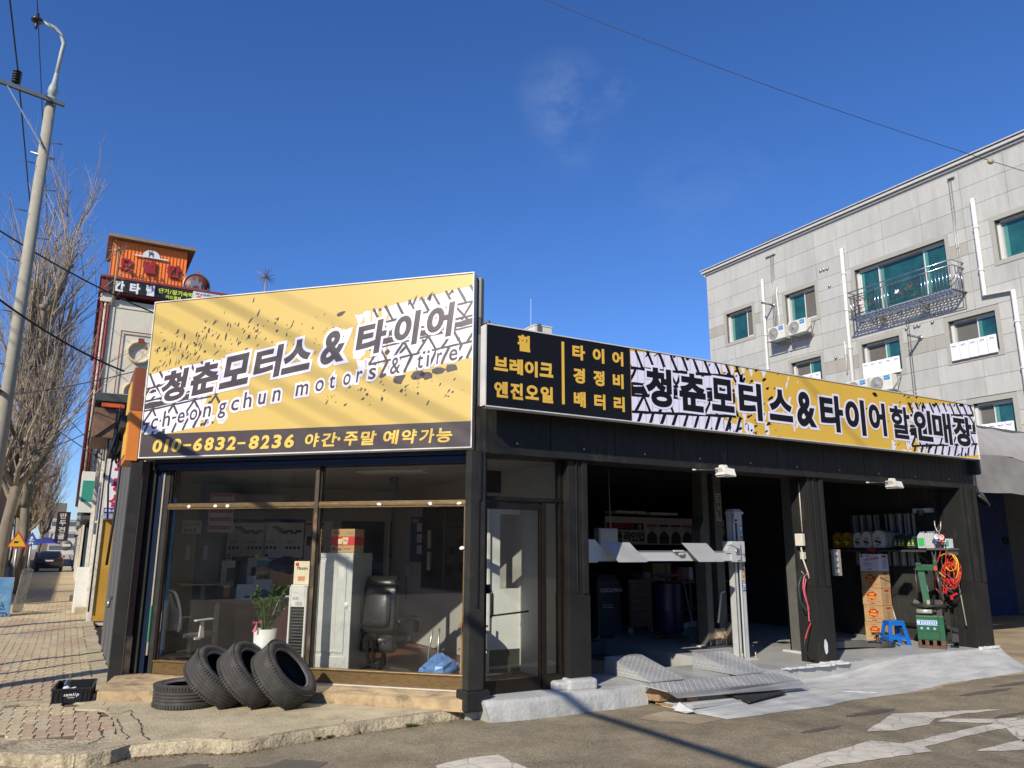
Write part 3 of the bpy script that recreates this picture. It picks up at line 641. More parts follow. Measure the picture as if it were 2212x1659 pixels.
def tread(white, dark, F, ua, ub, va, vb, sl, rect, R, d, solid, fade, pitch=.2):
    """band from ua to ub, between va and vb (at ua) rising with slope sl; 'solid' end full, 'fade' end broken up"""
    f = lambda u, v: (u, va+(vb-va)*v+sl*(u-ua))
    S = 1 if fade > solid else -1; lo, hi = min(solid, fade), max(solid, fade)
    def dens(u):                                  # 1 in the solid part .. 0 at the faded end
        t = (u-solid)/(fade-solid); return max(0., min(1., (1-t)*2.6))
    # white ground in skewed blocks, dropping out towards the faded end
    u = lo-.3; sk = .12
    while u < hi+.05:
        for r_ in range(6):
            D = dens(u)
            v0, v1 = r_/6, (r_+1)/6
            if D >= .999: P = [f(u-.002, v0), f(u+.102, v0), f(u+.102, v1), f(u-.002, v1)]; pf(white, F, P, d, rect)
            elif R.random() < D*.92:
                w0 = .1*R.uniform(.6, 1.3); a_ = R.uniform(-.03,.05)
                P = [f(u+a_+sk*(r_%2)*.2+R.uniform(-.01,.01), v0+R.uniform(-.02,.05)), f(u+a_+w0*.5, v0-R.uniform(0,.05)), f(u+a_+w0, v0+R.uniform(0,.06)), f(u+a_+w0+R.uniform(-.02,.03), v1-R.uniform(0,.05)), f(u+a_+w0*.4, v1+R.uniform(-.05,.03)), f(u+a_+R.uniform(-.02,.02), v1)]
                pf(white, F, P, d, rect)
        u += .1
    # rails and sloping grooves
    W_ = GW_[0]; e1 = solid+(fade-solid)*.72; A, B_ = min(solid, e1), max(solid, e1)
    A -= .3 if S > 0 else 0; B_ += .3 if S < 0 else 0
    for v, wd in ((.22, .8), (.50, 2.2), (.43, .7), (.58, .8), (.78, .9)): strip(dark, F, f(A, v), f(B_, v), W_*wd, d+.0006, rect, R)
    u = A; k = 0
    while u < B_:
        strip(dark, F, f(u, .0), f(u+.09, .22), W_, d+.0007, rect, R); strip(dark, F, f(u+.13, .78), f(u+.03, 1.02), W_, d+.0007, rect, R)
        if k % 2 == 0: strip(dark, F, f(u, .22), f(u+.17, .50), W_*.9, d+.0008, rect, R); strip(dark, F, f(u+.22, .22), f(u+.1, .5), W_*.9, d+.0009, rect, R)
        else: strip(dark, F, f(u, .78), f(u+.17, .5), W_*.9, d+.0008, rect, R); strip(dark, F, f(u+.2, .78), f(u+.08, .55), W_*.9, d+.0009, rect, R)
        u += pitch*.72; k += 1
    for i in range(int((B_-A)*26)):
        uu = R.uniform(A, B_+.1*S); blob(dark, F, f(uu, R.choice((.02, .5, .98, R.random()))), R.uniform(.008, .035), d+.001, rect, R, R.uniform(1, 2.2), R.uniform(.2, 1.3))
GW_ = [.03]
LAV = mat('print_white', (.72,.71,.84), .35, var=.02)
# ================================================================ THE BIG YELLOW BILLBOARD
BL = V((0.62, 10.01, 0))
def BF(u, v, d=0.): return BL + TAN*u - NRM*(d) + V((0, 0, v))
def bbx(mb, u0, u1, v0, v1, d0, d1):
    P = [BF(u0,v0,d0), BF(u1,v0,d0), BF(u1,v0,d1), BF(u0,v0,d1), BF(u0,v1,d0), BF(u1,v1,d0), BF(u1,v1,d1), BF(u0,v1,d1)]
    return mb.add(P, [(3,2,1,0),(4,5,6,7),(0,1,5,4),(1,2,6,5),(2,3,7,6),(3,0,4,7)])
bb = thing('billboard', 'large yellow billboard with brown tyre-track print above the corner show window', 'billboard', (2.1, 8.5, 2.64))
YEL = mat('print_yellow', (.555,.40,.105), .4, var=.02, vs=1.5)
BRN = mat('print_brown', (.066,.052,.050), .33, var=.05)
YEL2 = mat('print_gold', (.72,.49,.09), .36, var=.03)
VB, VT, UW = 2.645, 4.59, 4.14
m = MB(); bbx(m, 0, UW, VB+.012, VT-.012, -.10, 0); obj('panel', m, YEL, bb, world=True)
m = MB(); bbx(m, -.012, 0, VB, VT, -.14, .012); bbx(m, UW, UW+.012, VB, VT, -.14, .012); bbx(m, 0, UW, VB, VB+.012, -.14, .012); bbx(m, 0, UW, VT-.012, VT, -.14, .012)
obj('frame', m, C((.66,.66,.62), .4), bb, world=True)
m = MB(); bbx(m, .0, UW, VB+.0125, VT-.013, -.14, -.101); obj('back_box', m, C((.10,.11,.12), .5), bb, world=True)
m = MB(); bbx(m, 4.155, 4.20, 2.6, VT-.03, -.20, -.10); bbx(m, 4.22, 4.27, 2.6, 4.0, -.22, -.12); obj('support_post', m, C((.05,.055,.06), .4, .3), bb, world=True)
m = MB(); bbx(m, 4.10, 4.35, 3.98, 4.02, -.2, -.12); bbx(m, 4.16, 4.20, 3.9, 4.1, -.16, -.10); bbx(m, 4.25, 4.29, 3.94, 4.06, -.16, -.1); obj('bracket', m, C((.04,.04,.04), .5), bb, world=True)
rect = (0.004, UW-.004, VB+.014, VT-.014)
m = MB(); pf(m, BF, [(0, VB+.01), (UW, VB+.01), (UW, 2.93), (0, 2.93)], .0006, rect); obj('footer_strip', m, BRN, bb, world=True)
R = random.Random(101); wh = MB(); dk = MB(); rec2 = (0.004, UW-.004, 2.931, VT-.014)
tread(wh, dk, BF, 0., 1.25, 2.88, 3.66, .15, rec2, R, .0006, 0., 1.28)
tread(wh, dk, BF, 2.5, 4.14, 3.37, 4.18, .155, rec2, R, .0006, 4.14, 2.45)
for i in range(150):                                # thrown dirt
    u = abs(R.gauss(0, .75)); v = 3.72+u*.16+abs(R.gauss(0, .26)); 
    blob(dk, BF, (u+.05, v), R.uniform(.004, .024)*R.choice((.5, 1, 1)), .0016, rec2, R, R.uniform(1.1, 2.6), R.uniform(.6, 1.7))
for i in range(60): blob(dk, BF, (R.uniform(1.2, 2.6), R.gauss(4.05, .17)), R.uniform(.004, .018), .0016, rec2, R, R.uniform(1.2, 2.6), R.uniform(.6, 1.2))
for i in range(60): blob(dk, BF, (R.uniform(2.4, 4.1), R.gauss(3.30, .08)), R.uniform(.004, .02), .0016, rec2, R, R.uniform(1.1, 2.), R.uniform(.5, 1.4))
blob(dk, BF, (2.55, 4.235), .038, .0016, rec2, R, 1.5, .35)
for c in ((3.3,3.42),(3.5,3.47),(3.62,3.46),(3.75,3.5),(3.9,3.52)): blob(dk, BF, c, .07, .0016, rec2, R, 1.3, .1)
obj('track_print', wh, LAV, bb, world=True, kind='stuff'); obj('dirt_print', dk, BRN, bb, world=True, kind='stuff')
# lettering, placed from the board's own measurements
BN_ = -NRM; BPn = BL
def bpx(x, y):                                      # pixel of the 2212-wide reference layout -> board coordinates
    d = ray(x, y); o = V((0, 0, EYE)); t = (BPn-o).dot(NRM)/d.dot(NRM); p = o+d*t; return ((p-BL).dot(TAN), p.z)
def a5(x, y): return bpx((500+x*.65552)/1.8228, (1050+y*.65552)/1.8228)
base = lambda x: 812-.2347*(x-260)
topl = lambda x: 605-.247*(x-345)
blk = MB(); hal = MB(); h2 = MB()
for ch, xa, xb in (('청',200,352),('춘',380,545),('모',562,735),('터',762,925),('스',935,1105),('&',1165,1315),('타',1378,1555),('이',1602,1752),('어',1798,1958)):
    xm = (xa+xb)/2; u0, _ = a5(xa-12, base(xa)); u1, _ = a5(xb-12, base(xb)); _, vb = a5(xm, base(xm)); _, vt = a5(xm, topl(xm))
    ub, vb2 = a5(xb, base(xb)); ua, va2 = a5(xa, base(xa))
    blk = MB(); put(blk, ch, BF, u0, u1, vb, vt, .0046, .048 if ch != '&' else .035, skew=.045, fs=(vb2-va2)*.95)
    put(hal, ch, BF, u0, u1, vb, vt, .0032, .048 if ch != '&' else .035, skew=.045, extra=.075, fs=(vb2-va2)*.95); obj('letter', blk, BRN, bb, world=True)
eb = lambda x: 975-.2284*(x-165)
for ch, xa, xb in zip('cheongchunmotors&tire', (140,211,300,373,455,545,622,697,785,872,1012,1128,1212,1296,1375,1448,1578,1740,1797,1857,1932), (180,255,342,418,500,590,668,745,828,918,1085,1178,1246,1340,1410,1492,1640,1775,1812,1888,1982)):
    xm = (xa+xb)/2; u0, v0 = a5(xa, eb(xa)); u1, v1 = a5(xb, eb(xb)); _, vb = a5(xm, eb(xm)); h = {'h':.205,'t':.17,'i':.2,'g':.145,'&':.205}.get(ch, .142)*.92
    g0 = -.055 if ch == 'g' else 0; h += .05 if ch == 'g' else 0
    blk = MB(); put(blk, ch, BF, u0, u1, vb+g0, vb+g0+h, .0046, .012, skew=.012, fs=(v1-v0)*.6); put(hal, ch, BF, u0, u1, vb+g0, vb+g0+h, .0032, .012, skew=.012, extra=.10, fs=(v1-v0)*.6); obj('letter', blk, BRN, bb, world=True)
obj('letter_outline', hal, LAV, bb, world=True)
yl = MB()
for ch, xa, xb in zip('010-6832-8236야간·주말예약가능', (150,222,262,337,395,463,530,598,665,730,802,870,943,1065,1165,1265,1300,1400,1535,1645,1755,1855), (205,243,320,385,448,515,582,650,712,787,852,922,1000,1148,1255,1283,1382,1492,1625,1735,1842,1950)):
    yb = lambda x: 1117-.035*(x-160); xm = (xa+xb)/2; u0, _ = a5(xa-3, yb(xa)); u1, _ = a5(xb-3, yb(xb)); _, v0 = a5(xm, yb(xm)); v1 = v0+.155
    if ch == '-': put(yl, 'ㅡ', BF, u0, u1, v0+.062, v0+.085, .0016, .0); continue
    if ch == '·': put(yl, '·', BF, u0, u1, v0+.06, v0+.10, .0016, .03); continue
    put(yl, ch, BF, u0, u1, v0, v1, .0016, .028 if ord(ch) > 0x2000 else .036, skew=.022)
obj('lettering', yl, YEL2, bb, world=True)

# ================================================================ THE LONG SHOP SIGN
ls = thing('shop_sign', 'long sign with a black service list and yellow tyre-track half above the garage bays', 'sign', (7.7, 6.7, 3.02))
SY, X0, X1, Z0, Z1 = 6.6, 3.45, 12.10, 3.00, 3.865
def SF(u, v, d=0.): return V((u, SY-d, v))
BKP = mat('print_black', (.006,.0062,.008), .5, var=.05, spec=.25); GW_[0] = .040; YS = mat('print_yellow_matt', (.66,.42,.055), .5, var=.03, vs=2)
m = MB(); m.box(X0+.012, X1, SY, SY+.10, Z0+.012, Z1-.012); obj('panel', m, YS, ls, world=True)
m = MB(); m.box(X0, X0+.012, SY-.01, SY+.10, Z0, Z1); m.box(X0, X1+.01, SY-.012, SY+.10, Z0, Z0+.012); m.box(X0, X1+.01, SY-.01, SY+.10, Z1-.012, Z1); m.box(X1, X1+.01, SY-.01, SY+.10, Z0, Z1)
obj('frame', m, C((.66,.66,.62), .35, .2), ls, world=True)
r1 = (X0+.012, X1-.003, Z0+.013, Z1-.013)
m = MB(); pf(m, SF, [(X0, Z0), (5.306, Z0), (5.306, Z1), (X0, Z1)], .0006, r1); obj('black_field', m, BKP, ls, world=True)
R = random.Random(202); wh = MB(); dk = MB(); r2 = (5.31, X1-.003, Z0+.013, Z1-.013)
tread(wh, dk, SF, 5.31, 7.4, 2.92, 3.82, .055, r2, R, .0006, 5.31, 7.55, .24)
tread(wh, dk, SF, 10.0, 12.1, 2.88, 3.68, .09, r2, R, .0006, 12.1, 9.75, .24)
for i in range(60): blob(dk, SF, (R.gauss(7.2, .3), R.uniform(3.0, 3.85)), R.uniform(.006, .03), .0016, r2, R, 1.6, .5); blob(dk, SF, (R.gauss(10.3, .3), R.uniform(3.0, 3.85)), R.uniform(.005, .02), .0016, r2, R, 1.6, .5)
blob(dk, SF, (9.68, 3.78), .05, .0016, r2, R, 1.3, .1)
for i in range(14): blob(wh, SF, (R.uniform(7.5, 8.1), R.uniform(3.0, 3.8)), R.uniform(.01, .045), .0006, r2, R, 1.8, 1.2)
obj('track_print', wh, LAV, ls, world=True, kind='stuff'); obj('dirt_print', dk, BKP, ls, world=True, kind='stuff')
def spx(x, y): p = yp(x, y, SY); return p.x, p.z
def q1(x, y): return spx((1850+x*.45208)/1.8228, (1200+y*.45208)/1.8228)
def q2(x, y): return spx((2700+x*.54250)/1.8228, (1350+y*.54250)/1.8228)
AMB = mat('print_amber', (.70,.43,.055), .5, var=.02)
for ch, a, b, t, c in (('휠',415,525,265,408),('브',210,332,455,575),('레',345,462,472,608),('이',478,590,490,628),('크',608,725,508,630),
    ('엔',212,332,668,808),('진',352,462,682,826),('오',485,600,702,826),('일',615,725,714,855),('타',893,1002,352,482),('이',1070,1170,380,508),('어',1240,1335,408,532),
    ('경',900,1002,552,685),('정',1075,1172,574,708),('비',1245,1338,602,730),('배',905,1008,757,893),('터',1083,1180,778,912),('리',1253,1348,800,930)):
    ye = MB(); xm = (a+b)/2; u0, _ = q1(a, (t+c)/2); u1, _ = q1(b, (t+c)/2); _, vt = q1(xm, t); _, vb = q1(xm, c); put(ye, ch, SF, u0, u1, vb, vt, .0016, .045); obj('letter', ye, AMB, ls, world=True)
ye = MB()
for i in range(1): 
    u0, v1 = q1(797, 320); u1, v0 = q1(822, 868); pf(ye, SF, [(u0, v0), (u0+.035, v0), (u0+.035, v1), (u0, v1)], .0016, r1)
obj('divider_bar', ye, AMB, ls, world=True)
bk = MB(); hw = MB()
L1 = [(q1, '청',1530,1757,552,890), (q1, '춘',1822,2050,600,930)]
L2 = [(q2, c_, a, b, t, d) for c_, a, b, t, d in (('모',185,347,262,500),('터',385,550,290,560),('스',603,770,340,568),('&',803,942,358,610),('타',975,1140,382,645),('이',1158,1300,410,668),('어',1328,1450,435,672),('할',1487,1625,462,695),('인',1657,1785,488,712),('매',1792,1925,508,733),('장',1942,2075,538,750))]
for q, ch, a, b, t, c in L1+L2:
    xm = (a+b)/2; ym = (t+c)/2; u0, _ = q(a, ym); u1, _ = q(b, ym); _, vt = q(xm, t); _, vb = q(xm, c); th = {'&':.035,'할':.03,'매':.035}.get(ch, .048)
    bk = MB(); put(bk, ch, SF, u0, u1, vb, vt, .0046, th); put(hw, ch, SF, u0, u1, vb, vt, .0032, th, extra=.055); obj('letter', bk, BKP, ls, world=True)
obj('letter_outline', hw, LAV, ls, world=True)

# orange box sign round the corner
m = MB(); m.box(.47, .60, 10.05, 10.9, 2.62, 3.22); t_ = obj('box_sign', m, C((.62,.20,.03), .5), label='narrow orange box sign seen edge-on at the left end of the billboard', cat='sign', bevel=.004)
m = MB(); m.box(.472, .598, 10.045, 10.9, 3.222, 3.75); obj('upper_box', m, C((.20,.06,.025), .5), t_, bevel=.004)
m = MB(); m.box(.46, .47, 10.2, 10.8, 2.7, 3.6); obj('side_face', m, C((.7,.45,.05), .5), t_)

# flood lights on arms under the long sign
def floodlight(x, lab):
    t = thing('floodlight', lab, 'floodlight', (x, 6.86, 2.575), 0, 'floodlights on arms under the long sign')
    m = MB(); m.tube([(-.42,.0,-.03),(-.05,-.22,-.035)], .010, 8); obj('arm', m, C((.05,.05,.05), .4), t)
    m = MB(); m.cyl((-.46,.0,-.03),(-.40,-.03,-.032), .014, 10); m.tube([(.08,-.24,.05),(.16,-.25,.06),(.20,-.25,.02),(.17,-.27,.0)], .006, 6); obj('cable', m, C((.6,.6,.55), .5), t)
    m = MB(); m.prism([(-.06,-.17,.0),(-.06,-.33,.0),(.0,-.36,-.11),(.0,-.16,-.11)], (.04,0,0)); m.prism([(-.02,-.16,.01),(-.02,-.34,.01),(-.02,-.38,-.12),(-.02,-.14,-.12)], (.28,0,-.02)); obj('housing', m, C((.74,.72,.66), .4), t, bevel=.012)
    m = MB(); m.box(-.0, .26, -.37, -.15, -.150, -.14); obj('lens', m, C((.5,.5,.45), .2), t)
    m = MB(); m.box(.0, .13, -.29, -.21, .012, .055); obj('driver_box', m, C((.74,.72,.62), .4), t, bevel=.006)
    t.scale = (.62,.7,.68)
    return t
floodlight(6.70, 'white floodlight on an arm above the car lift')
floodlight(9.95, 'white floodlight on an arm above the green tyre changer')
# ================================================================ THE GREY APARTMENT BUILDING
GX = 22.0
gb = thing('apartment_building', 'four storey grey stone-panelled apartment building behind the garage', 'building', (27, 12, 0))
PAN = [mat('stone_panel_%d' % i, c, .8, var=.07, vs=5, bump=.1, bs=30, stain=tuple(k*.72 for k in c), sts=1.1, stw=(.48,.85), stretch=(1,1.6,.3)) for i, c in enumerate([(.42,.425,.405), (.395,.40,.38), (.44,.44,.42), (.345,.335,.295)])]
SURR = mat('window_surround', (.34,.335,.30), .8, var=.05, vs=6, bump=.1)
def sub_rects(r, holes):
    out = [r]
    for hy0, hy1, hz0, hz1 in holes:
        nxt = []
        for y0, y1, z0, z1 in out:
            if hy0 >= y1 or hy1 <= y0 or hz0 >= z1 or hz1 <= z0: nxt.append((y0, y1, z0, z1)); continue
            a, b, c, d = max(y0, hy0), min(y1, hy1), max(z0, hz0), min(z1, hz1)
            if a > y0: nxt.append((y0, a, z0, z1))
            if b < y1: nxt.append((b, y1, z0, z1))
            if c > z0: nxt.append((a, b, z0, c))
            if d < z1: nxt.append((a, b, d, z1))
        out = nxt
    return [q for q in out if q[1]-q[0] > .02 and q[3]-q[2] > .02]
WN = [(19.81,21.17,9.70,10.90,1,None), (16.90,18.23,9.68,10.84,2,None), (12.20,15.30,9.25,10.85,3,None), (9.30,10.75,9.66,10.86,1,None),
      (11.05,12.40,7.10,8.28,2,'g'), (13.96,15.30,7.12,8.26,2,'g'), (16.89,18.18,7.2,8.24,2,'g'), (10.9,12.02,4.62,5.73,2,'g'), (8.0,9.2,7.1,8.27,2,None), (19.8,21.1,7.1,8.27,2,None), (13.96,15.3,4.6,5.7,2,None), (16.9,18.2,4.6,5.7,2,None)]
holes = [w_[:4] for w_ in WN]; surr = [(a-.12, b+.12, c-.13, d+.15) for a, b, c, d in holes]
ys = [22.15, 20.78, 19.44, 18.11, 16.79, 15.48, 14.17, 12.86, 11.56, 10.29, 9.0, 7.7, 6.4, 5.0]
zs = [12.79, 12.20, 11.57, 10.97, 10.53, 10.13, 9.60, 9.0, 8.45, 7.96, 7.53, 7.0, 6.45, 5.9, 5.37, 4.97, 4.45]
R = random.Random(31)
for i in range(len(ys)-1):
    for j in range(len(zs)-1):
        m = MB(); r = (ys[i+1]+.005, ys[i]-.005, zs[j+1]+.005, zs[j]-.005)
        for y0, y1, z0, z1 in sub_rects(r, surr): m.box(GX-.015, GX+.02, y0, y1, z0, z1)
        if not m.v: continue
        k = 3 if j in (4, 9, 14) and (i % 2 or R.random() < .5) else R.choice((0, 0, 1, 2))
        obj('wall_panel', m, PAN[k], gb, world=True)
m = MB()
for y0, y1, z0, z1 in sub_rects((-4, 22.15, 0, 12.8), holes): m.box(GX+.02, GX+.3, y0, y1, z0, z1)
m.box(GX+.3, GX+10, 22.0, 22.15, 0, 12.8); m.box(GX+.6, GX+.7, -4, 22, 0, 12.8); m.box(GX+.3, GX+10, -4.1, -4, 0, 12.8); m.box(GX+.7, GX+10, -4, 22, 12.4, 12.6)
obj('wall', m, mat('panel_joint', (.20,.20,.19), .9), gb, world=True)
m = MB()
for a, b, c, d in ((0, .0, 12.79, 12.87), (0, .06, 12.87, 12.92), (0, .12, 12.94, 13.02), (0, .16, 13.05, 13.08)): m.box(GX-.02-b*1.3, GX+.4, -4, 22.16+b, c, d)
m.box(GX, GX+.3, -4, 22.15, 12.8, 13.06); m.box(GX-.1, GX+10, 22.16, 22.2, 12.8, 13.05)
obj('cornice', m, C((.5,.5,.49), .5), gb, world=True)
FRM = mat('window_frame_paint', (.60,.60,.58), .4, var=.05); GRAYF = mat('grey_frame', (.30,.31,.32), .4, .4)
TEAL = mat('teal_glass', (.006,.035,.038), .05, vs=1.4, col2=(.02,.11,.11), spec=.9); TEAL2 = mat('curtained_glass', (.07,.24,.20), .12, var=.2, vs=1, spec=.8); SCREEN = mat('insect_screen', (.115,.11,.10), .8, var=.1)
for a, b, c, d, kind, gr in WN:
    m = MB()
    for y0, y1, z0, z1 in ((a-.12,b+.12,d,d+.15),(a-.12,b+.12,c-.13,c),(a-.12,a,c,d),(b,b+.12,c,d)): m.box(GX-.035, GX+.05, y0, y1, z0, z1)
    wdw = obj('window', m, SURR, gb, world=True, bevel=.004)
    def ws(n, mb, mt): o = obj(n, mb, mt, wdw); return o
    m = MB()
    for y0, y1, z0, z1 in ((a,b,d-.05,d),(a,b,c,c+.06),(a,a+.04,c,d),(b-.09,b,c,d)): m.box(GX+.12, GX+.24, y0, y1, z0, z1)
    ws('outer_frame', m, FRM)
    if kind == 3: cuts = [(a+.04, a+.80, 1), (a+.80, b-.78, 0), (b-.78, b-.09, 0)]
    elif kind == 1: cuts = [(a+.04, a+.45, 2), (a+.42, b-.09, 0)]
    else: cuts = [(a+.04, a+.62, 2 if a > 16.8 and c > 9 else 0), (a+.60, b-.09, 0 if (a > 16.8 and c > 9) else 2)]
    for i, (p, q, st) in enumerate(cuts):
        dx = .17+.035*(i % 2); m = MB(); e = .035
        for y0, y1, z0, z1 in ((p,q,d-.09,d-.05),(p,q,c+.06,c+.11),(p,p+e,c+.11,d-.09),(q-e,q,c+.11,d-.09)): m.box(GX+dx, GX+dx+.03, y0, y1, z0, z1)
        ws('sash', m, FRM if i % 2 == 0 else GRAYF)
        m = MB(); m.box(GX+dx+.01, GX+dx+.018, p+e, q-e, c+.11, d-.09); ws('pane', m, SCREEN if st == 2 else TEAL)
        if st != 2:
            m = MB(); m.box(GX+dx+.002, GX+dx+.0095, q-e-.10, q-e-.003, c+.12, d-.10); ws('curtain', m, TEAL2)
    if gr:
        m = MB(); n_ = 5
        for k in range(n_):
            y0 = a+.02+(b-a-.04)*k/n_; y1 = a+.02+(b-a-.04)*(k+1)/n_-.015
            m.obox((GX-.10, (y0+y1)/2, c+.22), (0,1,.03), (1,0,0), (0,0,1), (y1-y0)/2, .012, .26)
            m.box(GX-.125, GX-.11, y0+.05, y1-.05, c+.36, c+.40)
            for q in range(5): yy = y0+(y1-y0)*(q+.5)/5; m.box(GX-.120, GX-.112, yy-.006, yy+.006, c-.03, c+.47)
        ws('white_shield', m, C((.74,.75,.78), .4))
        m = MB()
        for k in range(n_): m.box(GX-.131, GX-.126, a+.06+(b-a)*k/n_, a+.19+(b-a)*k/n_, c+.385, c+.40)
        ws('shield_slot', m, C((.05,.06,.2), .5))
# pipes
def pipe(nm, pts, r, mt=None, col=(.66,.66,.64)):
    m = MB(); m.tube(pts, r, 10)
    for i in range(len(pts)-1):
        a, b = V(pts[i]), V(pts[i+1]); L = (b-a).length; d = (b-a).normalized()
        for k in range(int(L/1.3)): p = a+d*(.9+k*1.3); m.cyl(p-d*.025, p+d*.025, r*1.25, 10)
    for p in pts: m.add([], [])
    obj(nm, m, mt or C(col, .4), gb, world=True)
e = GX-.09
pipe('drain_pipe', [(GX+.05,19.16,11.74),(e,19.16,11.74),(e,19.2,5)], .055)
pipe('drain_pipe', [(GX+.05,15.66,11.74),(e,15.66,11.74),(e,15.7,5)], .065)
pipe('drain_pipe', [(GX+.05,11.22,11.72),(e,11.22,11.72),(e,11.24,8.75),(e,10.48,8.68),(e,10.49,4)], .065)
for dy in (0, .07, .14): pipe('conduit', [(GX-.04,18.60+dy,12.62-dy),(GX-.04,18.66+dy,9.5)], .015, GALV)
for dy in (0, .07): pipe('conduit', [(GX-.04,11.78+dy,12.62),(GX-.04,11.80+dy,8.54+dy),(GX-.04,13.60+dy,8.57+dy),(GX-.04,13.62+dy,4.5)], .015, GALV)
m = MB(); m.box(GX-.08, GX, 18.5, 18.95, 12.55, 12.58); m.box(GX-.10, GX, 11.66, 11.86, 12.62, 12.65); obj('bracket', m, GALV, gb, world=True)
pipe('hose', [(GX-.05,18.50,11.24),(GX-.08,18.54,11.0),(GX-.05,18.52,10.2),(GX-.05,18.50,9.6)], .025)
pipe('hose', [(GX-.05,15.9,8.5),(GX-.08,15.86,8.3),(GX-.05,15.90,7.4)], .025)
pipe('hose', [(GX-.05,18.4,7.6),(GX-.08,18.45,7.3),(GX-.05,18.4,6.4)], .025)
for y, z in ((16.59,11.27),(16.45,11.27),(16.31,11.26),(16.29,10.61),(16.29,8.04),(15.89,8.04),(13.69,8.41),(13.40,8.40),(13.28,8.40),(12.85,8.40)):
    m = MB(); m.lathe([(0,-.07),(.035,-.06),(.052,-.02),(.055,0)], (GX-.015,y,z), (1,0,0), 12); obj('vent_cap', m, STEEL, gb, world=True)
for y, z in ((18.77,10.62),(13.27,8.01)):
    m = MB(); m.lathe([(.0,-.04),(.075,-.035),(.08,0)], (GX-.02,y,z), (1,0,0), 14); m.cyl((GX,y,z),(GX-.55,y,z-.01),.035,12); m.lathe([(.045,-.08),(.047,0)], (GX-.55,y,z-.01),(1,0,0),12); obj('flue', m, STEEL, gb, world=True)
# balcony
bal = MB(); by0, by1, bx, bz0, bz1 = 11.75, 15.2, GX-.62, 9.02, 9.92
STN2 = mat('stainless', (.45,.46,.47), .22, .95)
for z in (bz1, bz1-.16): bal.tube([(GX,by0,z),(bx,by0,z),(bx,by1,z),(GX,by1,z)], .02, 8)
bal.bar((bx,by0,bz0),(bx,by1,bz0),.05,.03); bal.bar((GX,by0,bz0),(bx,by0,bz0),.05,.03); bal.bar((GX,by1,bz0),(bx,by1,bz0),.05,.03)
obj('balcony_rail', bal, STN2, gb, world=True)
y = by0+.08
while y < by1:
    if not (12.75 < y < 13.75 or 14.25 < y < 15.0):
        b_ = MB(); b_.cyl((bx,y,bz0),(bx,y,bz1-.16),.012,8); obj('baluster', b_, STN2, gb, world=True)
    y += .11
for x in (bx+.15, bx+.3, bx+.45):
    for yy in (by0, by1): b_ = MB(); b_.cyl((x,yy,bz0),(x,yy,bz1-.16),.012,8); obj('baluster', b_, STN2, gb, world=True)
fl = MB()
for k in range(26): yy = by0+.05+k*.13; fl.bar((GX,yy,bz0-.02),(bx,yy,bz0-.02),.018,.025)
for k in range(6): x = bx+.05+k*.11; fl.bar((x,by0,bz0-.035),(x,by1,bz0-.035),.018,.02)
for yy in (12.9, 14.3): fl.prism([(GX,yy,bz0-.05),(bx+.05,yy,bz0-.05),(GX,yy,bz0-.35)], (0,.05,0))
obj('balcony_floor', fl, STN2, gb, world=True)
WROT = C((.03,.03,.03), .5); COP = C((.35,.11,.05), .4, .4)
for y0, y1 in ((12.78,13.72),(14.28,14.98)):
    m = MB(); R = random.Random(int(y0*10))
    for z in (bz0+.12, bz1-.24): m.bar((bx,y0,z),(bx,y1,z),.02,.02)
    for yy in (y0, y1): m.bar((bx,yy,bz0+.05),(bx,yy,bz1-.16),.02,.02)
    for k in range(16):
        c = V((bx, R.uniform(y0+.06,y1-.06), R.uniform(bz0+.2,bz1-.3))); r_ = R.uniform(.05,.11); a0 = R.uniform(0,6)
        m.tube([c+V((0,math.cos(a0+t*.6)*r_*(1-t*.07),math.sin(a0+t*.6)*r_*(1-t*.07))) for t in range(9)], .008, 5)
    for k in range(7): yy = y0+(y1-y0)*k/6; m.bar((bx,yy,bz0+.1),(bx,yy,bz1-.24),.008,.008)
    w2 = obj('wrought_panel', m, WROT, gb, world=True)
    m = MB()
    for k in range(5):
        c = V((bx-.015, y0+.15+(y1-y0-.2)*R.random(), bz0+.2+R.random()*.35))
        for t in range(5): a0 = R.uniform(0,6.28); m.add([c, c+V((-.004,math.cos(a0)*.03,math.sin(a0)*.03)), c+V((-.01,math.cos(a0+.3)*.11,math.sin(a0+.3)*.11)), c+V((-.004,math.cos(a0+.6)*.03,math.sin(a0+.6)*.03))], [(0,1,2,3)])
    obj('copper_leaves', m, COP, w2)
    m = MB(); c = V((bx-.02, y1-.22, bz0+.42)); m.add([c+V((0,-.09,.02)), c+V((0,-.02,-.04)), c+V((0,.08,-.02)), c+V((0,.03,.03)), c+V((0,.05,.10)), c+V((0,-.01,.05)), c+V((0,-.07,.08))], [(0,1,2,3),(3,4,5),(0,3,5,6)]); obj('white_bird', m, C((.75,.77,.8),.4), w2)
# antenna on the roof
t = obj('roof_antenna', MB().cyl((GX+.3,19.1,12.95),(GX+.3,19.1,13.42),.012,6).bar((GX+.3,18.6,13.55),(GX+.3,19.5,13.30),.02,.02), C((.3,.3,.3),.4,.5), label='small metal antenna on the roof edge of the grey apartment building', cat='antenna')
m = MB(); [m.bar((GX+.1,18.7+k*.13,13.52-k*.035),(GX+.5,18.7+k*.13,13.52-k*.035),.012,.012) for k in range(7)]; obj('elements', m, C((.3,.3,.3),.4,.5), t)
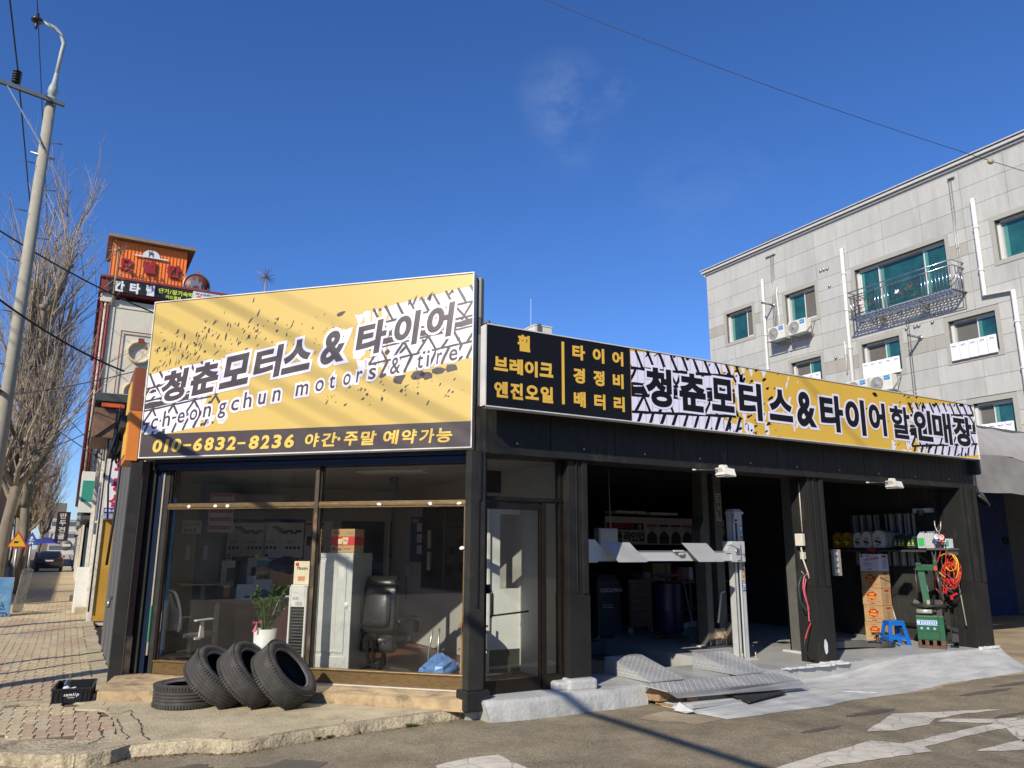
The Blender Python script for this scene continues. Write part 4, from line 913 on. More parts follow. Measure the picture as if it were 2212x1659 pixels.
# outdoor units
def ac_unit(y0, z0, lab, brace=1, x=GX-.52):
    t = thing('outdoor_unit', lab, 'air conditioner', (x, y0, z0), 0, 'air conditioner units on the grey wall')
    m = MB(); m.box(0, .30, 0, .74, .0, .50); obj('casing', m, C((.62,.62,.56), .45), t, bevel=.02)
    m = MB(); m.lathe([(.0,-.012),(.05,-.012),(.05,-.004),(.20,-.004),(.215,-.012),(.225,.0)], (0,.50,.25), (1,0,0), 28); obj('fan_ring', m, C((.25,.25,.24), .5), t)
    m = MB()
    for k in range(5): m.lathe([(.07+k*.03,-.016),(.075+k*.03,-.016)], (0,.50,.25), (1,0,0), 28)
    for k in range(8): a = k*math.pi/4; m.bar((-.014,.50,.25),(-.014,.50+.21*math.cos(a),.25+.21*math.sin(a)),.006,.006)
    obj('fan_grille', m, C((.5,.5,.48), .4), t)
    m = MB(); m.box(-.004,0,.04,.24,.32,.46); l_ = obj('logo_plate', m, C((.03,.2,.5), .3), t)
    m = MB(); m.tube([(-.005,.10+.05*math.cos(k*.7),.40+.03*math.sin(k*.7)) for k in range(9)], .004, 4); line(m, 'M', lambda u, v, d: V((-.005-d, .20-u, v)), .0, .365, .06, 0, .02); obj('logo', m, C((.8,.8,.8),.4), l_)
    m = MB()
    for y in (.06, .68): m.bar((-.03,y,-.02),(.52,y,-.02),.03,.03)
    m.bar((-.03,-.05,-.02),(-.03,.8,-.02),.03,.03)
    for y in (-.02,): m.bar((.0,y,-.02),(.52,y,-.42),.02,.02) if not brace else m.bar((.0,y,.0),(.52,y,.48),.02,.02)
    obj('bracket', m, GALV, t); return t
ac_unit(17.95, 9.10, 'white outdoor unit, lower left of the pair under the top floor window', 0)
ac_unit(17.02, 9.10, 'white outdoor unit, right one of the pair under the top floor window')
ac_unit(14.90, 6.50, 'white outdoor unit half hidden by the long sign, left of another unit')
ac_unit(14.05, 6.50, 'white outdoor unit showing its fan just above the yellow long sign')

# neighbour: grey awning, blue corrugated gate, lamp
aw = thing('awning', 'grey tarpaulin awning beside the right end of the garage', 'awning', (14, 9, 3))
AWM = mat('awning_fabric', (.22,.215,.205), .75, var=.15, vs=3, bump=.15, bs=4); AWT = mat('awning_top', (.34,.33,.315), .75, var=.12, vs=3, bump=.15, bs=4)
m = MB(); N = 24; m.sm = True
def awp(i, j):
    x = 12.55+i*.35; a = j/8*1.35; return (x, 7.25+1.3*(1-math.cos(a)), 3.22+.75*math.sin(a)+.03*math.sin(i*1.7+j)+.02*math.sin(i*.6+j*2))
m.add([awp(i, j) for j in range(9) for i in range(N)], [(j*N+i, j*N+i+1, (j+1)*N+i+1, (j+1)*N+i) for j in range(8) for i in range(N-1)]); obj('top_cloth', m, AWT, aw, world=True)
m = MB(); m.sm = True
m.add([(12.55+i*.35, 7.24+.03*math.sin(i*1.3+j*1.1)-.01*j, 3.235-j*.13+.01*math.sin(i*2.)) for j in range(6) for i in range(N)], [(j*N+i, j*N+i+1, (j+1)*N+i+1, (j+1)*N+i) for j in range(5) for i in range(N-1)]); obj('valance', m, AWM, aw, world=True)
m = MB(); m.box(12.36, 26, 8.15, 12, 3.9, 4.0); m.box(12.36, 12.42, 7.3, 12, .0, 3.4); m.bar((12.55,7.3,3.22),(21,7.3,3.22),.04,.04); obj('awning_frame', m, C((.10,.10,.10),.6), aw, world=True)  # includes an unseen roof slab, brought forward to keep sun off the gate
m = MB(); x = 12.5; zz = []
while x < 24: m.add([(x,11.5,0),(x+.04,11.5,0),(x+.06,11.54,0),(x+.10,11.54,0),(x+.12,11.5,0),(x,11.5,3.9),(x+.04,11.5,3.9),(x+.06,11.54,3.9),(x+.10,11.54,3.9),(x+.12,11.5,3.9)], [(i,i+1,i+6,i+5) for i in range(4)]); x += .12
m.box(12.5,24,11.56,11.6,0,3.9)
gt = obj('corrugated_gate', m, mat('blue_sheet', (.015,.035,.13), .5, var=.2), fix=False, label='dark blue corrugated metal gate in the shade under the grey awning', cat='gate')
m = MB(); m.cyl((21.8,11.46,1.9),(21.8,11.5,1.9),.10,14); obj('gate_hole', m, C((.01,.01,.01),.6), gt)
lp = thing('wall_lamp', 'round metal lamp on a bracket beside the grey awning', 'lamp', (12.6, 7.05, 2.6))
m = MB(); m.lathe([(.03,.12),(.06,.10),(.20,.03),(.205,.0),(.19,.0),(.05,.08)], (.30,.1,-.14), (.45,-.5,.75), 24); obj('lamp_shade', m, C((.06,.06,.055), .4, .4), lp)
m = MB(); m.tube([(-.15,0,.05),(0,0,.04),(.28,.1,-.05)], .015, 8); m.box(-.05,.03,-.03,.03,-.02,.12); obj('arm', m, C((.55,.54,.5),.4), lp)
m = MB(); m.cyl((12.50,6.99,0),(12.44,6.99,2.75),.014,8); obj('thin_pipe', m, C((.5,.48,.42),.5), shop, world=True)
# cream stair tower behind the long sign with its mast
cx = yp((2000+340*.22604)/1.8228, (1250+195*.22604)/1.8228, 34)
tw = thing('stair_tower', 'small cream rooftop block peeking over the black half of the long sign', 'building', (cx.x, 34, 0))
def c1(x, y, Y=34): return yp((2000+x*.22604)/1.8228, (1250+y*.22604)/1.8228, Y)
a, b, c_ = c1(470, 133), c1(762, 175), c1(340, 190)
m = MB(); m.box(a.x, b.x, 34, 38, 0, a.z); m.box(a.x-.03, b.x+.03, 33.97, 38, a.z, a.z+.06); obj('block', m, C((.62,.59,.50), .8), tw, world=True)
m = MB(); q = c1(540, 195); m.box(q.x-.12, q.x+.08, 33.9, 34, q.z-.3, q.z+.25); obj('floodlight_bracket', m, C((.1,.1,.1), .5), tw, world=True)
q = c1(400, 150, 35); m = MB(); m.cyl((q.x, 35, 5), (q.x, 35, q.z+1.6), .025, 6, .012); obj('mast', m, C((.6,.6,.62),.4), label='thin white mast rising beside the cream rooftop block', cat='mast')

# overhead wire across the sky
P1 = V((0,0,EYE))+ray(1180, 0)*15; P2 = V((0,0,EYE))+ray(2212, 370)*15
d_ = (P2-P1)
def sag(P, Q, n, s): return [P.lerp(Q, i/n)-V((0,0,s*4*(i/n)*(1-i/n))) for i in range(n+1)]
wr = obj('overhead_wire', MB().tube([P1-d_*1.2, P1-d_*.6, P1-d_*.2]+sag(P1, P2, 10, .12)[0:]+[P2+d_*.5+V((0,0,.1))], .005, 6), C((.03,.03,.03),.6), label='thin black wire crossing the sky above the grey building', cat='wire')
pb = V((0,0,EYE))+ray(2140, 349)*14.8
m = MB(); m.lathe([(.0,-.05),(.035,-.035),(.045,0),(.035,.035),(0,.05)], pb, (d_).normalized(), 16); obj('wire_joint', m, C((.35,.28,.18),.5), wr)
# ================================================================ THE STREET ON THE LEFT
# near neighbour with the yellow wall and the estate agent's banner
nb = thing('estate_office', 'narrow cream building with a mustard yellow wall panel beyond the shop corner', 'building', (1.5, 20, 0))
CRM = mat('cream_render', (.50,.48,.40), .85, var=.12, vs=3, bump=.2, stain=(.33,.30,.23), sts=2)
NY = 18.9
m = MB(); m.box(.60, 6, NY, 27, 0, 5.0); obj('wall', m, CRM, nb, world=True, bevel=.01)
PIER = mat('white_pier', (.60,.58,.52), .8, var=.2, vs=8, stain=(.3,.27,.2), sts=5)
for a_, b_ in ((-.02,.3),(2.2,2.5),(7.8,8.1)): m = MB(); m.box(.50,.60,NY+a_,NY+b_,0,4.5); obj('pilaster', m, PIER, nb, world=True, bevel=.01)
m = MB(); m.box(.61, 2.4, NY-.03, NY, .1, 2.22); obj('yellow_panel', m, mat('mustard_wall', (.46,.26,.03), .7, var=.15, vs=2), nb, world=True)
m = MB()
for i in range(12): m.box(.62+i*.15, .63+i*.15, NY-.015, NY, 2.3, 4.55)
obj('board_joint', m, C((.32,.32,.27),.8), nb, world=True)
m = MB(); m.box(.62,.75,NY-.02,NY-.0005,2.3,4.5); obj('grey_post', m, C((.2,.22,.22),.7), nb, world=True)
m = MB(); m.prism([(.15,NY-.45,4.30),(1.6,NY-.45,4.55),(1.6,NY-.45,4.72),(.15,NY-.45,4.85)], (0,.02,0)) if False else m.box(.17, 2.6, NY-.5, 27, 4.72, 4.90); obj('roof', m, C((.05,.06,.06),.7), nb, world=True, bevel=.01)
m = MB(); m.box(.30, 2.0, NY-.46, NY-.40, 4.60, 4.71); obj('orange_gutter', m, C((.60,.10,.02),.45), nb, world=True, bevel=.01)
m = MB(); m.box(.18, .6, NY-.3, NY+2.0, 3.95, 4.6); m.prism([(.2,NY-.35,4.55),(.6,NY-.35,4.6),(.6,NY-.35,4.3),(.22,NY-.35,3.95)], (0,.05,0)); obj('eaves_box', m, mat('brown_board', (.17,.095,.06), .7, var=.3, vs=10), nb, world=True, bevel=.01)
m = MB(); m.box(.46,.5,NY+.3,NY+.7,2.2,2.9); m.box(.44,.5,NY+.4,NY+.6,1.9,2.15); obj('meter_box', m, C((.55,.54,.5),.5), nb, world=True, bevel=.01)
m = MB(); m.cyl((.52,NY-.1,4.4),(.52,NY-.1,.3),.018,6); m.tube([(.66,NY-.6,4.6),(.62,NY-.62,3.6),(.60,NY-.62,2.9),(.66,NY-.6,2.2)], .02, 6); obj('black_cable', m, C((.02,.02,.02),.6), nb, world=True)
bn = thing('banner', 'white vertical shop banner with large crimson Korean letters beside the black column', 'banner', (.58, NY-.1, 2.2))
def NF(u, v, d=0.): return V((u, NY-.14-d, v))
m = MB(); m.box(.58, 1.30, NY-.14, NY-.10, 2.36, 3.73); obj('sheet', m, C((.72,.72,.72), .6), bn, world=True)
m = MB(); m.box(.58, 1.30, NY-.1425, NY-.1402, 2.36, 2.46); obj('blue_strip', m, C((.03,.04,.28), .6), bn, world=True)
m = MB(); put(m, '부', NF, .70, 1.06, 3.14, 3.52, .001, .05); put(m, '동', NF, .67, 1.03, 2.80, 3.10, .001, .05); put(m, '산', NF, .65, 1.01, 2.47, 2.76, .001, .05); obj('lettering', m, C((.48,.015,.07), .6), bn, world=True)
m = MB(); put(m, '친', NF, .68, .86, 3.55, 3.70, .001, .03); put(m, '절', NF, .92, 1.10, 3.55, 3.70, .001, .03); obj('lettering', m, C((.02,.25,.15), .6), bn, world=True)
m = MB(); line(m, '016-613', NF, .6, 2.375, .085, .004, .03); obj('lettering', m, C((.75,.75,.8), .6), bn, world=True)
m = MB(); m.box(.55, 1.3, NY-.3, NY-.03, 2.24, 2.33); m.obox((.95,NY-.2,2.28),(1,.1,.05),(0,1,.3),(0,0,1),.38,.14,.03); obj('plastic_cover', m, C((.25,.30,.38), .4), label='crumpled grey plastic cover on the ledge under the white banner', cat='plastic sheet', bevel=.02)

# shop fronts further down the street (right side)
def street_house(name, lab, x0, y0, y1, h, col, parts, ledge=None):
    t = thing(name, lab, 'building', (x0+3, (y0+y1)/2, 0))
    m = MB(); m.box(x0, x0+7, y0, y1, 0, h); obj('wall', m, mat(name+'_wall_%d' % int(y0), col, .85, var=.12, vs=2), t, world=True)
    for nm, b, c in parts:
        m = MB(); m.box(*b); obj(nm, m, C(c, .6), t, world=True)
    if ledge: m = MB(); m.box(x0-.1, x0+7, y0-.05, y1, h, h+.15); obj('roof', m, C(ledge, .7), t, world=True)
    return t
street_house('shop_house', 'low grey shop house with a teal and white sign box, second building down the street', .62, 27.2, 35.5, 5.0, (.30,.31,.30),
    [('door', (.58,.62,28,29,0,2.2), (.03,.03,.03)), ('door', (.58,.62,30,31.4,0,2.2), (.02,.02,.02)), ('window', (.58,.62,32,34.5,.8,2.3), (.03,.05,.06)), ('shutter', (.56,.6,29.2,29.8,.1,2.2), (.4,.06,.03)), ('awning_rail', (.3,.62,28,35,2.5,2.62), (.06,.07,.08)), ('drain_pipe', (.5,.58,31.6,31.7,0,4.8), (.03,.05,.09)), ('window', (.58,.62,29,31,3.2,4.3), (.05,.06,.08))], (.12,.12,.12))
m = MB(); m.box(.15, .60, 29.0, 31.8, 2.75, 4.1); t = obj('sign_box', m, C((.62,.64,.60), .5), label='white and teal lightbox sign over the pavement shops', cat='sign', bevel=.01)
m = MB(); m.box(.145, .15, 29.2, 31.6, 2.95, 3.9); m.box(.2,.55,28.995,29.0,3.1,3.8); obj('teal_face', m, C((.03,.25,.20), .5), t)
street_house('shop_house', 'dark fronted shop house with pink edging further down the street', .60, 35.6, 46, 4.2, (.42,.36,.31),
    [('pillar', (.5,.6,36,36.4,0,4), (.5,.14,.10)), ('door', (.55,.6,37,39.5,0,2.4), (.02,.02,.03)), ('door', (.55,.6,40.5,43,0,2.4), (.02,.03,.10)), ('sign_band', (.4,.6,36.5,45,2.6,3.3), (.05,.10,.16))], (.16,.15,.14))
street_house('shop_house', 'pale green fronted shop house beside the parked dark car', .58, 46.2, 62, 5.5, (.45,.43,.36),
    [('shutter', (.52,.58,47,50,0,2.6), (.05,.22,.10)), ('door', (.52,.58,51,54,0,2.5), (.3,.35,.30)), ('sign_band', (.3,.58,47,58,2.8,3.5), (.25,.28,.30))], (.2,.18,.16))
for nm, lab, x0, y0, y1, h, c in (('apartment_block', 'tall orange and cream apartment block far down the street', .9, 95, 125, 19, (.50,.29,.14)), ('apartment_block', 'pale pink narrow block between the trees and the orange apartments', .6, 72, 90, 9.5, (.50,.44,.37)), ('apartment_block', 'white block at the far end of the street', -4.5, 230, 245, 9, (.50,.48,.42))):
    t = thing(nm, lab, 'building', (x0+3, y0, 0)); m = MB(); m.box(x0, x0+8, y0, y1, 0, h); obj('wall', m, C(c, .8), t, world=True)
    for k in range(int(h/3)):
        m = MB(); m.box(x0+.3, x0+7, y0-.08, y0, 3*k+1.2, 3*k+2.3); m.box(x0-.08, x0, y0+1, y1-1, 3*k+1.2, 3*k+2.2); obj('window', m, C((.10,.11,.12), .3), t, world=True)
        m = MB(); m.box(x0-.15, x0+8, y0-.15, y1, 3*k+2.7, 3*k+2.95); obj('floor_band', m, C((.55,.5,.42), .8), t, world=True)
m = MB(); m.box(.28,.52,24.5,25.1,.1,.85); t = obj('outdoor_unit', m, C((.62,.62,.56),.5), label='white outdoor unit standing against the pavement shop fronts', cat='air conditioner', bevel=.02)
m = MB(); m.lathe([(.05,-.01),(.2,-.01),(.22,0)], (.28,24.8,.5),(1,0,0),20); obj('fan_grille', m, C((.3,.3,.3),.5), t)
m = MB(); m.box(.25,.6,21.4,22.0,.1,1.15); obj('white_cabinet', m, C((.65,.65,.62),.5), label='white metal cabinet beside the cream pier on the pavement', cat='cabinet', bevel=.01)
m = MB(); m.box(.2,.6,26,27,.1,.28); m.box(.3,.6,20.9,21.3,.1,.25); obj('door_step', m, CONC, kind='structure')

# motel
mt = thing('motel', 'cream motel with dark red corner columns and round wall niches', 'motel', (3, 38, 0))
MY = 36.0; RED = mat('oxblood_paint', (.20,.035,.03), .6, var=.15, vs=6); CR2 = mat('cream_stucco', (.60,.57,.46), .8, var=.06, vs=3)
def my(r, x, y): return None
m = MB(); m.box(.44, 14, MY, 50, 0, 12.2); obj('wall', m, CR2, mt, world=True)
m = MB(); m.box(.10, .44, MY-.05, 50, 3.9, 12.25); obj('corner_wall', m, RED, mt, world=True)
for k, x in enumerate((.12, .26, .38)): m = MB(); m.cyl((x,MY-.09,3.9),(x,MY-.09,12.0),.045,10); obj('flute', m, C((.55,.45,.36) if k % 2 else (.24,.04,.035), .6), mt, world=True)
m = MB(); m.box(.04,.54,MY-.18,MY-.05,12.0,12.4); obj('capital', m, C((.6,.56,.46),.8), mt, world=True, bevel=.02)
m = MB(); m.box(-.06, 14, MY-.35, 50, 12.4, 12.55); m.box(.0,14,MY-.25,50,12.55,13.05); m.box(-.06,14,MY-.35,50,13.05,13.15); obj('cornice', m, RED, mt, world=True)
m = MB(); m.box(.58,.64,MY-.04,MY,2,11.9); m.box(.58,3.9,MY-.04,MY,11.85,11.9); obj('trim', m, CR2, mt, world=True)
m = MB()
for z0, z1, x0, x1 in ((2,10.85,.98,1.02),(10.8,10.86,.98,5)): m.box(x0,x1,MY-.03,MY,z0,z1)
obj('red_line', m, RED, mt, world=True)
m = MB(); m.box(1.02,1.10,MY-.05,MY-.001,2,10.8); m.box(1.02,5,MY-.06,MY-.001,10.72,10.80); obj('frame_moulding', m, C((.52,.5,.4),.8), mt, world=True)
for z in (9.95, 8.15, 6.3):
    m = MB(); m.lathe([(.52,-.02),(.52,-.16),(.45,-.20),(.40,-.16),(.38,-.05),(.34,-.02)], (1.78,MY,z),(0,1,0),36); o = obj('round_niche', m, C((.58,.47,.30),.8), mt, world=True)
    m = MB(); m.box(1.68,1.92,MY-.26,MY-.15,z+.42,z+.60); obj('keystone', m, RED, mt, world=True)
# roof sign house, orange
tw = thing('motel_roof_sign', 'orange ribbed rooftop sign house with raised red Korean letters', 'sign', (1.8, 37, 13.1))
TYn = MY+.6
def TF(u, v, d=0.): return V((u, MY+.6-d, v))
sc = (MY+.6)/MY
def tpx(x, y): p = yp((350+x*.40687)/1.8228, (850+y*.40687)/1.8228, MY+.6); return p.x, p.z
x0, z0 = tpx(195, 600); x1, z1 = tpx(955, 345); zT = tpx(225, 225)[1]
z0 = 13.1
m = MB(); m.box(x0, x1, MY+.6, MY+3.5, z0, zT); obj('wall', m, C((.85,.22,.03), .6), tw, world=True)
for k in range(22): m = MB(); xx = x0+(x1-x0)*k/21; m.box(xx-.012, xx+.012, MY+.575, MY+.6, z0, zT-.05); obj('rib', m, C((.60,.13,.03), .6), tw, world=True)
m = MB(); m.prism([(x0-.22,MY+.25,zT+.02),(x1+.32,MY+.25,zT+.02),(x1+.32,MY+.25,zT+.16),(x0-.22,MY+.25,zT+.16)], (0,3.6,0)); obj('roof', m, mat('timber_eaves', (.22,.17,.12), .8), tw, world=True)
m = MB()
for ch, a, b, t_, c in (('모',300,415,420,530),('텔',522,648,445,565),('칸',752,885,485,605)):
    u0, _ = tpx(a, (t_+c)/2); u1, _ = tpx(b, (t_+c)/2); _, v1 = tpx((a+b)/2, t_); _, v0 = tpx((a+b)/2, c); put(m, ch, TF, u0, u1, v0, v1, .12, .035)
lt = obj('lettering', m, C((.33,.02,.02), .4), tw, world=True)
m = MB()
for ch, a, b, t_, c in (('모',296,419,416,534),('텔',518,652,441,569),('칸',748,889,481,609)):
    u0, _ = tpx(a, (t_+c)/2); u1, _ = tpx(b, (t_+c)/2); _, v1 = tpx((a+b)/2, t_); _, v0 = tpx((a+b)/2, c); put(m, ch, TF, u0, u1, v0, v1, .06, .05)
obj('letter_return', m, C((.10,.08,.07), .5), tw, world=True)
m = MB()
for ch, a, b, t_ in (('M',405,455,560),('O',482,528,572),('T',560,600,585),('E',635,672,597),('L',703,738,608)):
    u0, v1 = tpx(a, t_); u1, v0 = tpx(b, t_+38); put(m, ch, TF, u0, u1, v0, v1, .06, .04)
obj('lettering', m, C((.05,.045,.04), .5), tw, world=True)
m = MB(); u0, v0 = tpx(515, 395); u1, _ = tpx(690, 400); uc = (u0+u1)/2; rr = (u1-u0)/2
m.flat([TF(uc+rr*math.cos(t*math.pi/14), v0+rr*.95*math.sin(t*math.pi/14), .10) for t in range(15)]); m.bar(TF(u0-.3,v0,.08), TF(u1+.32,v0,.08), .05, .06); mo = obj('half_moon_plate', m, C((.62,.66,.68), .4), tw, world=True)
def rider(mb, F, cx, cz, s, d):      # simplified horse-and-rider outline
    P = [(-.30,-.42),(-.22,-.42),(-.16,-.10),(.10,-.08),(.16,-.40),(.24,-.40),(.22,-.02),(.26,.10),(.20,.16),(.10,.10),(.06,.30),(.02,.42),(-.05,.40),(-.06,.16),(-.18,.20),(-.26,.36),(-.32,.34),(-.36,.18),(-.28,.10),(-.28,-.06)]
    mb.flat([F(cx+x*s, cz+z*s, d) for x, z in P])
m = MB(); rider(m, TF, uc, v0+rr*.42, rr*1.0, .115); obj('rider_figure', m, C((.06,.06,.07), .5), tw, world=True)
# black banner on the cornice
bs = thing('motel_banner', 'black banner with white Korean letters under the orange roof sign', 'sign', (2.2, MY-.4, 12.6))
def MF(u, v, d=0.): return V((u, MY-.42-d, v))
def mpx(x, y): p = yp((350+x*.40687)/1.8228, (850+y*.40687)/1.8228, MY-.42); return p.x, p.z
u0, zt = mpx(200, 600); u1, _ = mpx(1010, 730); zb = mpx(200, 720)[1]; u2, _ = mpx(1270, 760)
m = MB(); m.box(u0, u1, MY-.42, MY-.36, zb, zt); obj('sheet', m, C((.012,.013,.012), .5), bs, world=True)
m = MB()
for ch, a, b, t_, c in (('칸',243,345,627,730),('타',395,497,652,755),('빌',552,640,672,775)):
    p0, _ = mpx(a, (t_+c)/2); p1, _ = mpx(b, (t_+c)/2); _, v1 = mpx((a+b)/2, t_); _, v0 = mpx((a+b)/2, c); put(m, ch, MF, p0, p1, v0, v1, .002, .05)
obj('lettering', m, C((.72,.74,.74), .5), bs, world=True)
m = MB(); FONT.shear = 0
p0, q0 = mpx(672, 738); line(m, '단기/장기숙박', MF, p0, q0+.0, .24, .002, .03, .98); p0, q0 = mpx(742, 795); line(m, '카드결제', MF, p0, q0, .17, .002, .03, .98); obj('lettering', m, C((.60,.72,.05), .5), bs, world=True)
ws_ = thing('laundry_banner', 'white banner with blue and orange lettering right of the black motel banner', 'sign', (4.2, MY-.4, 12.6))
m = MB(); m.box(u1, u2+.5, MY-.42, MY-.36, zb, zt); obj('sheet', m, C((.66,.66,.68), .5), ws_, world=True)
m = MB(); p0, q0 = mpx(1028, 765); line(m, 'WASHENJOY', MF, p0, q0, .17, .002, .035, .95); obj('lettering', m, C((.02,.08,.25), .5), ws_, world=True)
m = MB(); p0, q0 = mpx(1068, 800); m.lathe([(.0,-.005),(.16,-.004),(.16,0)], (p0, MY-.42, q0-.04), (0,1,0), 20); obj('red_disc', m, C((.6,.02,.03), .5), ws_, world=True)
# round emblem with horse and rider
em = thing('round_emblem', 'round brown emblem with a grey horse and rider standing on the motel roof', 'sign', (3.85, MY+.1, 13.2))
def EF(u, v, d=0.): return V((u, MY+.1-d, v))
ec = yp((350+1040*.40687)/1.8228, (850+690*.40687)/1.8228, MY+.1); er = .55
m = MB(); m.lathe([(0,-.03),(er,-.03),(er,.05)], (ec.x, MY+.1, ec.z+.05), (0,1,0), 36); obj('disc', m, C((.17,.05,.03), .5), em, world=True)
m = MB(); m.lathe([(er,-.06),(er+.04,-.06),(er+.04,.06),(er,.06)], (ec.x, MY+.1, ec.z+.05), (0,1,0), 36); obj('rim', m, C((.22,.20,.19), .4, .5), em, world=True)
m = MB(); rider(m, EF, ec.x, ec.z+.12, .9, .05); m.bar(EF(ec.x-.5,ec.z-.1,.05),EF(ec.x+.5,ec.z-.1,.05),.02,.03)
for k in range(6): m.bar(EF(ec.x-.5+k*.2,ec.z-.2,.05),EF(ec.x-.5+k*.2,ec.z+.02,.05),.02,.02)
obj('rider_figure', m, C((.30,.28,.28), .35, .5), em, world=True)
m = MB(); m.add([EF(ec.x+.02,ec.z+.6,.03),EF(ec.x+.12,ec.z+.72,.03),EF(ec.x+.02,ec.z+.85,.03)], [(0,1,2)]); m.cyl(EF(ec.x+.02,ec.z+.5,.03),EF(ec.x+.02,ec.z+.85,.03),.01,6); obj('flag', m, C((.5,.08,.03), .5), em, world=True)
# starburst ornaments on poles
def starburst(c, r, base, lab, seed):
    t = thing('starburst_ornament', lab, 'ornament', (c.x, c.y, base), 0, 'starburst ornaments on poles'); R = random.Random(seed); m = MB()
    for k in range(60):
        d = V((R.gauss(0,1), R.gauss(0,1), R.gauss(0,1))).normalized(); L = r*R.uniform(.75, 1.05); m.tube([c+d*.03, c+d*L], .008, 3, .004, False)
    obj('spikes', m, C((.15,.13,.10), .5, .3), t, world=True)
    m = MB(); m.cyl((c.x, c.y, base), c, .04, 8, .025); obj('pole', m, C((.30,.24,.12), .6), t, world=True)
    m = MB(); m.lathe([(0,-.07),(.06,-.03),(.06,.03),(0,.07)], c, (0,0,1), 10); obj('hub', m, C((.12,.10,.08), .5), t, world=True)
c = yp((350+1712*.40687)/1.8228, (850+590*.40687)/1.8228, 33); starburst(c, .50, 9, 'metal starburst ornament on a pole rising behind the yellow billboard', 5)
c = yp((350+290*.40687)/1.8228, (850+330*.40687)/1.8228, 34.5); starburst(c, .50, 11.5, 'metal starburst ornament on a pole in front of the orange motel sign', 6)

# utility pole and cables
up = thing('utility_pole', 'tall concrete utility pole with a steel cross arm behind the bare trees', 'utility pole', (-1.39, 18, 0))
m = MB(); m.cyl((-1.39,18,0),(-1.39,18,11.25),.135,20,.10); obj('pole', m, mat('pole_concrete', (.32,.30,.235), .85, var=.1, vs=8, bump=.1), up, world=True)
m = MB(); m.bar((-2.9,17.85,11.34),(-1.12,17.85,11.08),.07,.09); obj('cross_arm', m, C((.10,.12,.14), .5, .3), up, world=True)
m = MB(); m.bar((-2.25,17.85,11.28),(-1.40,17.83,9.95),.045,.02); m.cyl((-1.62,17.95,9.86),(-1.16,17.95,9.80),.03,8); obj('brace', m, GALV, up, world=True)
m = MB(); m.lathe([(.05,0),(.07,.05),(.10,.12),(.10,.22),(.06,.35),(.045,.6)], (-1.39,18,11.25), (.05,0,1), 16); m.tube([(-1.38,18,11.5),(-1.33,18,12.4),(-1.31,18,12.62),(-1.38,18,12.82),(-1.52,18,12.95),(-1.85,18,13.02)], .045, 10); obj('bracket_pipe', m, C((.30,.35,.34), .5), up, world=True)
m = MB()
for k in range(5): m.lathe([(.03,0),(.085,.015),(.09,.03),(.035,.055)], (-2.05,17.85,11.30+k*.06), (0,0,1), 14)
obj('insulator', m, C((.015,.015,.015), .4), up, world=True)
m = MB(); m.lathe([(0,0),(.11,.0),(.12,.05),(.04,.09),(.03,.2),(0,.22)], (-1.87,18,12.98), (0,0,1), 14); m.lathe([(0,0),(.03,-.02),(.03,-.18),(0,-.2)], (-1.87,18,12.98), (0,0,1), 10); obj('insulator', m, C((.03,.03,.03), .4), up, world=True)
m = MB()
for k in range(14): z = 3+k*.55; s = 1 if k % 2 else -1; m.cyl((-1.39+s*.12,17.9,z),(-1.39+s*.33,17.85,z),.010,6)
obj('foot_peg', m, C((.06,.06,.06), .5), up, world=True)
CAB = C((.02,.02,.022), .6)
def cable(lab, pts, r): return obj('cable', MB().tube(pts, r, 6), CAB, label=lab, cat='cable')
def catenary(a, b, s, n=14): return sag(V(a), V(b), n, s)
cable('power line running over the insulator on the pole cross arm', catenary((-2.05,-25,11.6),(-2.05,17.85,11.6),.25)+catenary((-2.05,17.85,11.6),(-2.1,70,11.2),.3)[1:], .016)
cable('thin power line over the curved bracket at the pole top', catenary((-1.87,-25,13.1),(-1.87,18,13.15),.25)+catenary((-1.87,18,13.15),(-1.9,70,12.6),.3)[1:], .010)
# telephone bundles that run along the kerb; their shadows stripe the billboard and the road
for i, (x, z, r) in enumerate(((-1.55,4.62,.048),(-9.0,11.2,.012),(-9.0,11.45,.014),(-9.0,11.80,.016),(-9.1,12.15,.022),(-9.0,12.5,.010))):
    cable(('thick telephone cable bundle running low along the kerb' if not i else 'overhead line on the far side of the street, %s above the lowest' % ('nearest','one','two','three','four','five')[i]), [(x,-25,z+.2)]+catenary((x,-8,z),(x,18,z+.05),.02)+catenary((x,18,z+.05),(x-.1,60,z+.2),.3)[1:], r)
pr = [((105,690),(480,880),30,36),((105,690),(265,800),22,30)]
for k, (a, b, Ya, Yb, lab, r) in enumerate((((120,560),(338,678),19,20,'slack cable from the trees to the top of the billboard',.018),((95,700),(268,802),17,18,'thick grey cable drooping from the trees to the cable bundle by the orange box',.020),((40,840),(300,800),19,17,'thin wire crossing from the trees to the orange box sign',.010),((60,870),(250,1010),20,19,'drop wire from the trees to the eaves of the cream building',.012),((30,760),(200,960),26,28,'thin wire crossing low in front of the motel corner',.010),((130,950),(240,905),22,19,'short wire rising to the brown eaves box',.010))):
    P, Q_ = yp(a[0], a[1], Ya), yp(b[0], b[1], Yb); cable(lab, catenary(P-(Q_-P)*.6, Q_, .12), r)
m = MB(); R = random.Random(77)
for k in range(7): c = V((.42+R.uniform(-.05,.06), 11.2+R.uniform(-.2,.2), 3.05)); m.tube([c+V((R.uniform(-.02,.02)+.06*math.sin(t*.8+k), .02*k, .42*math.cos(t*.75+k*.4)*(1-k*.07))) for t in range(9)], .013, 6)
m.tube([(.47,10.9,2.9),(.46,10.8,2.0),(.44,10.9,1.4)], .016, 6)
obj('cable_coil', m, CAB, label='tangle of black cable loops hanging at the left end of the billboard', cat='cable coil')

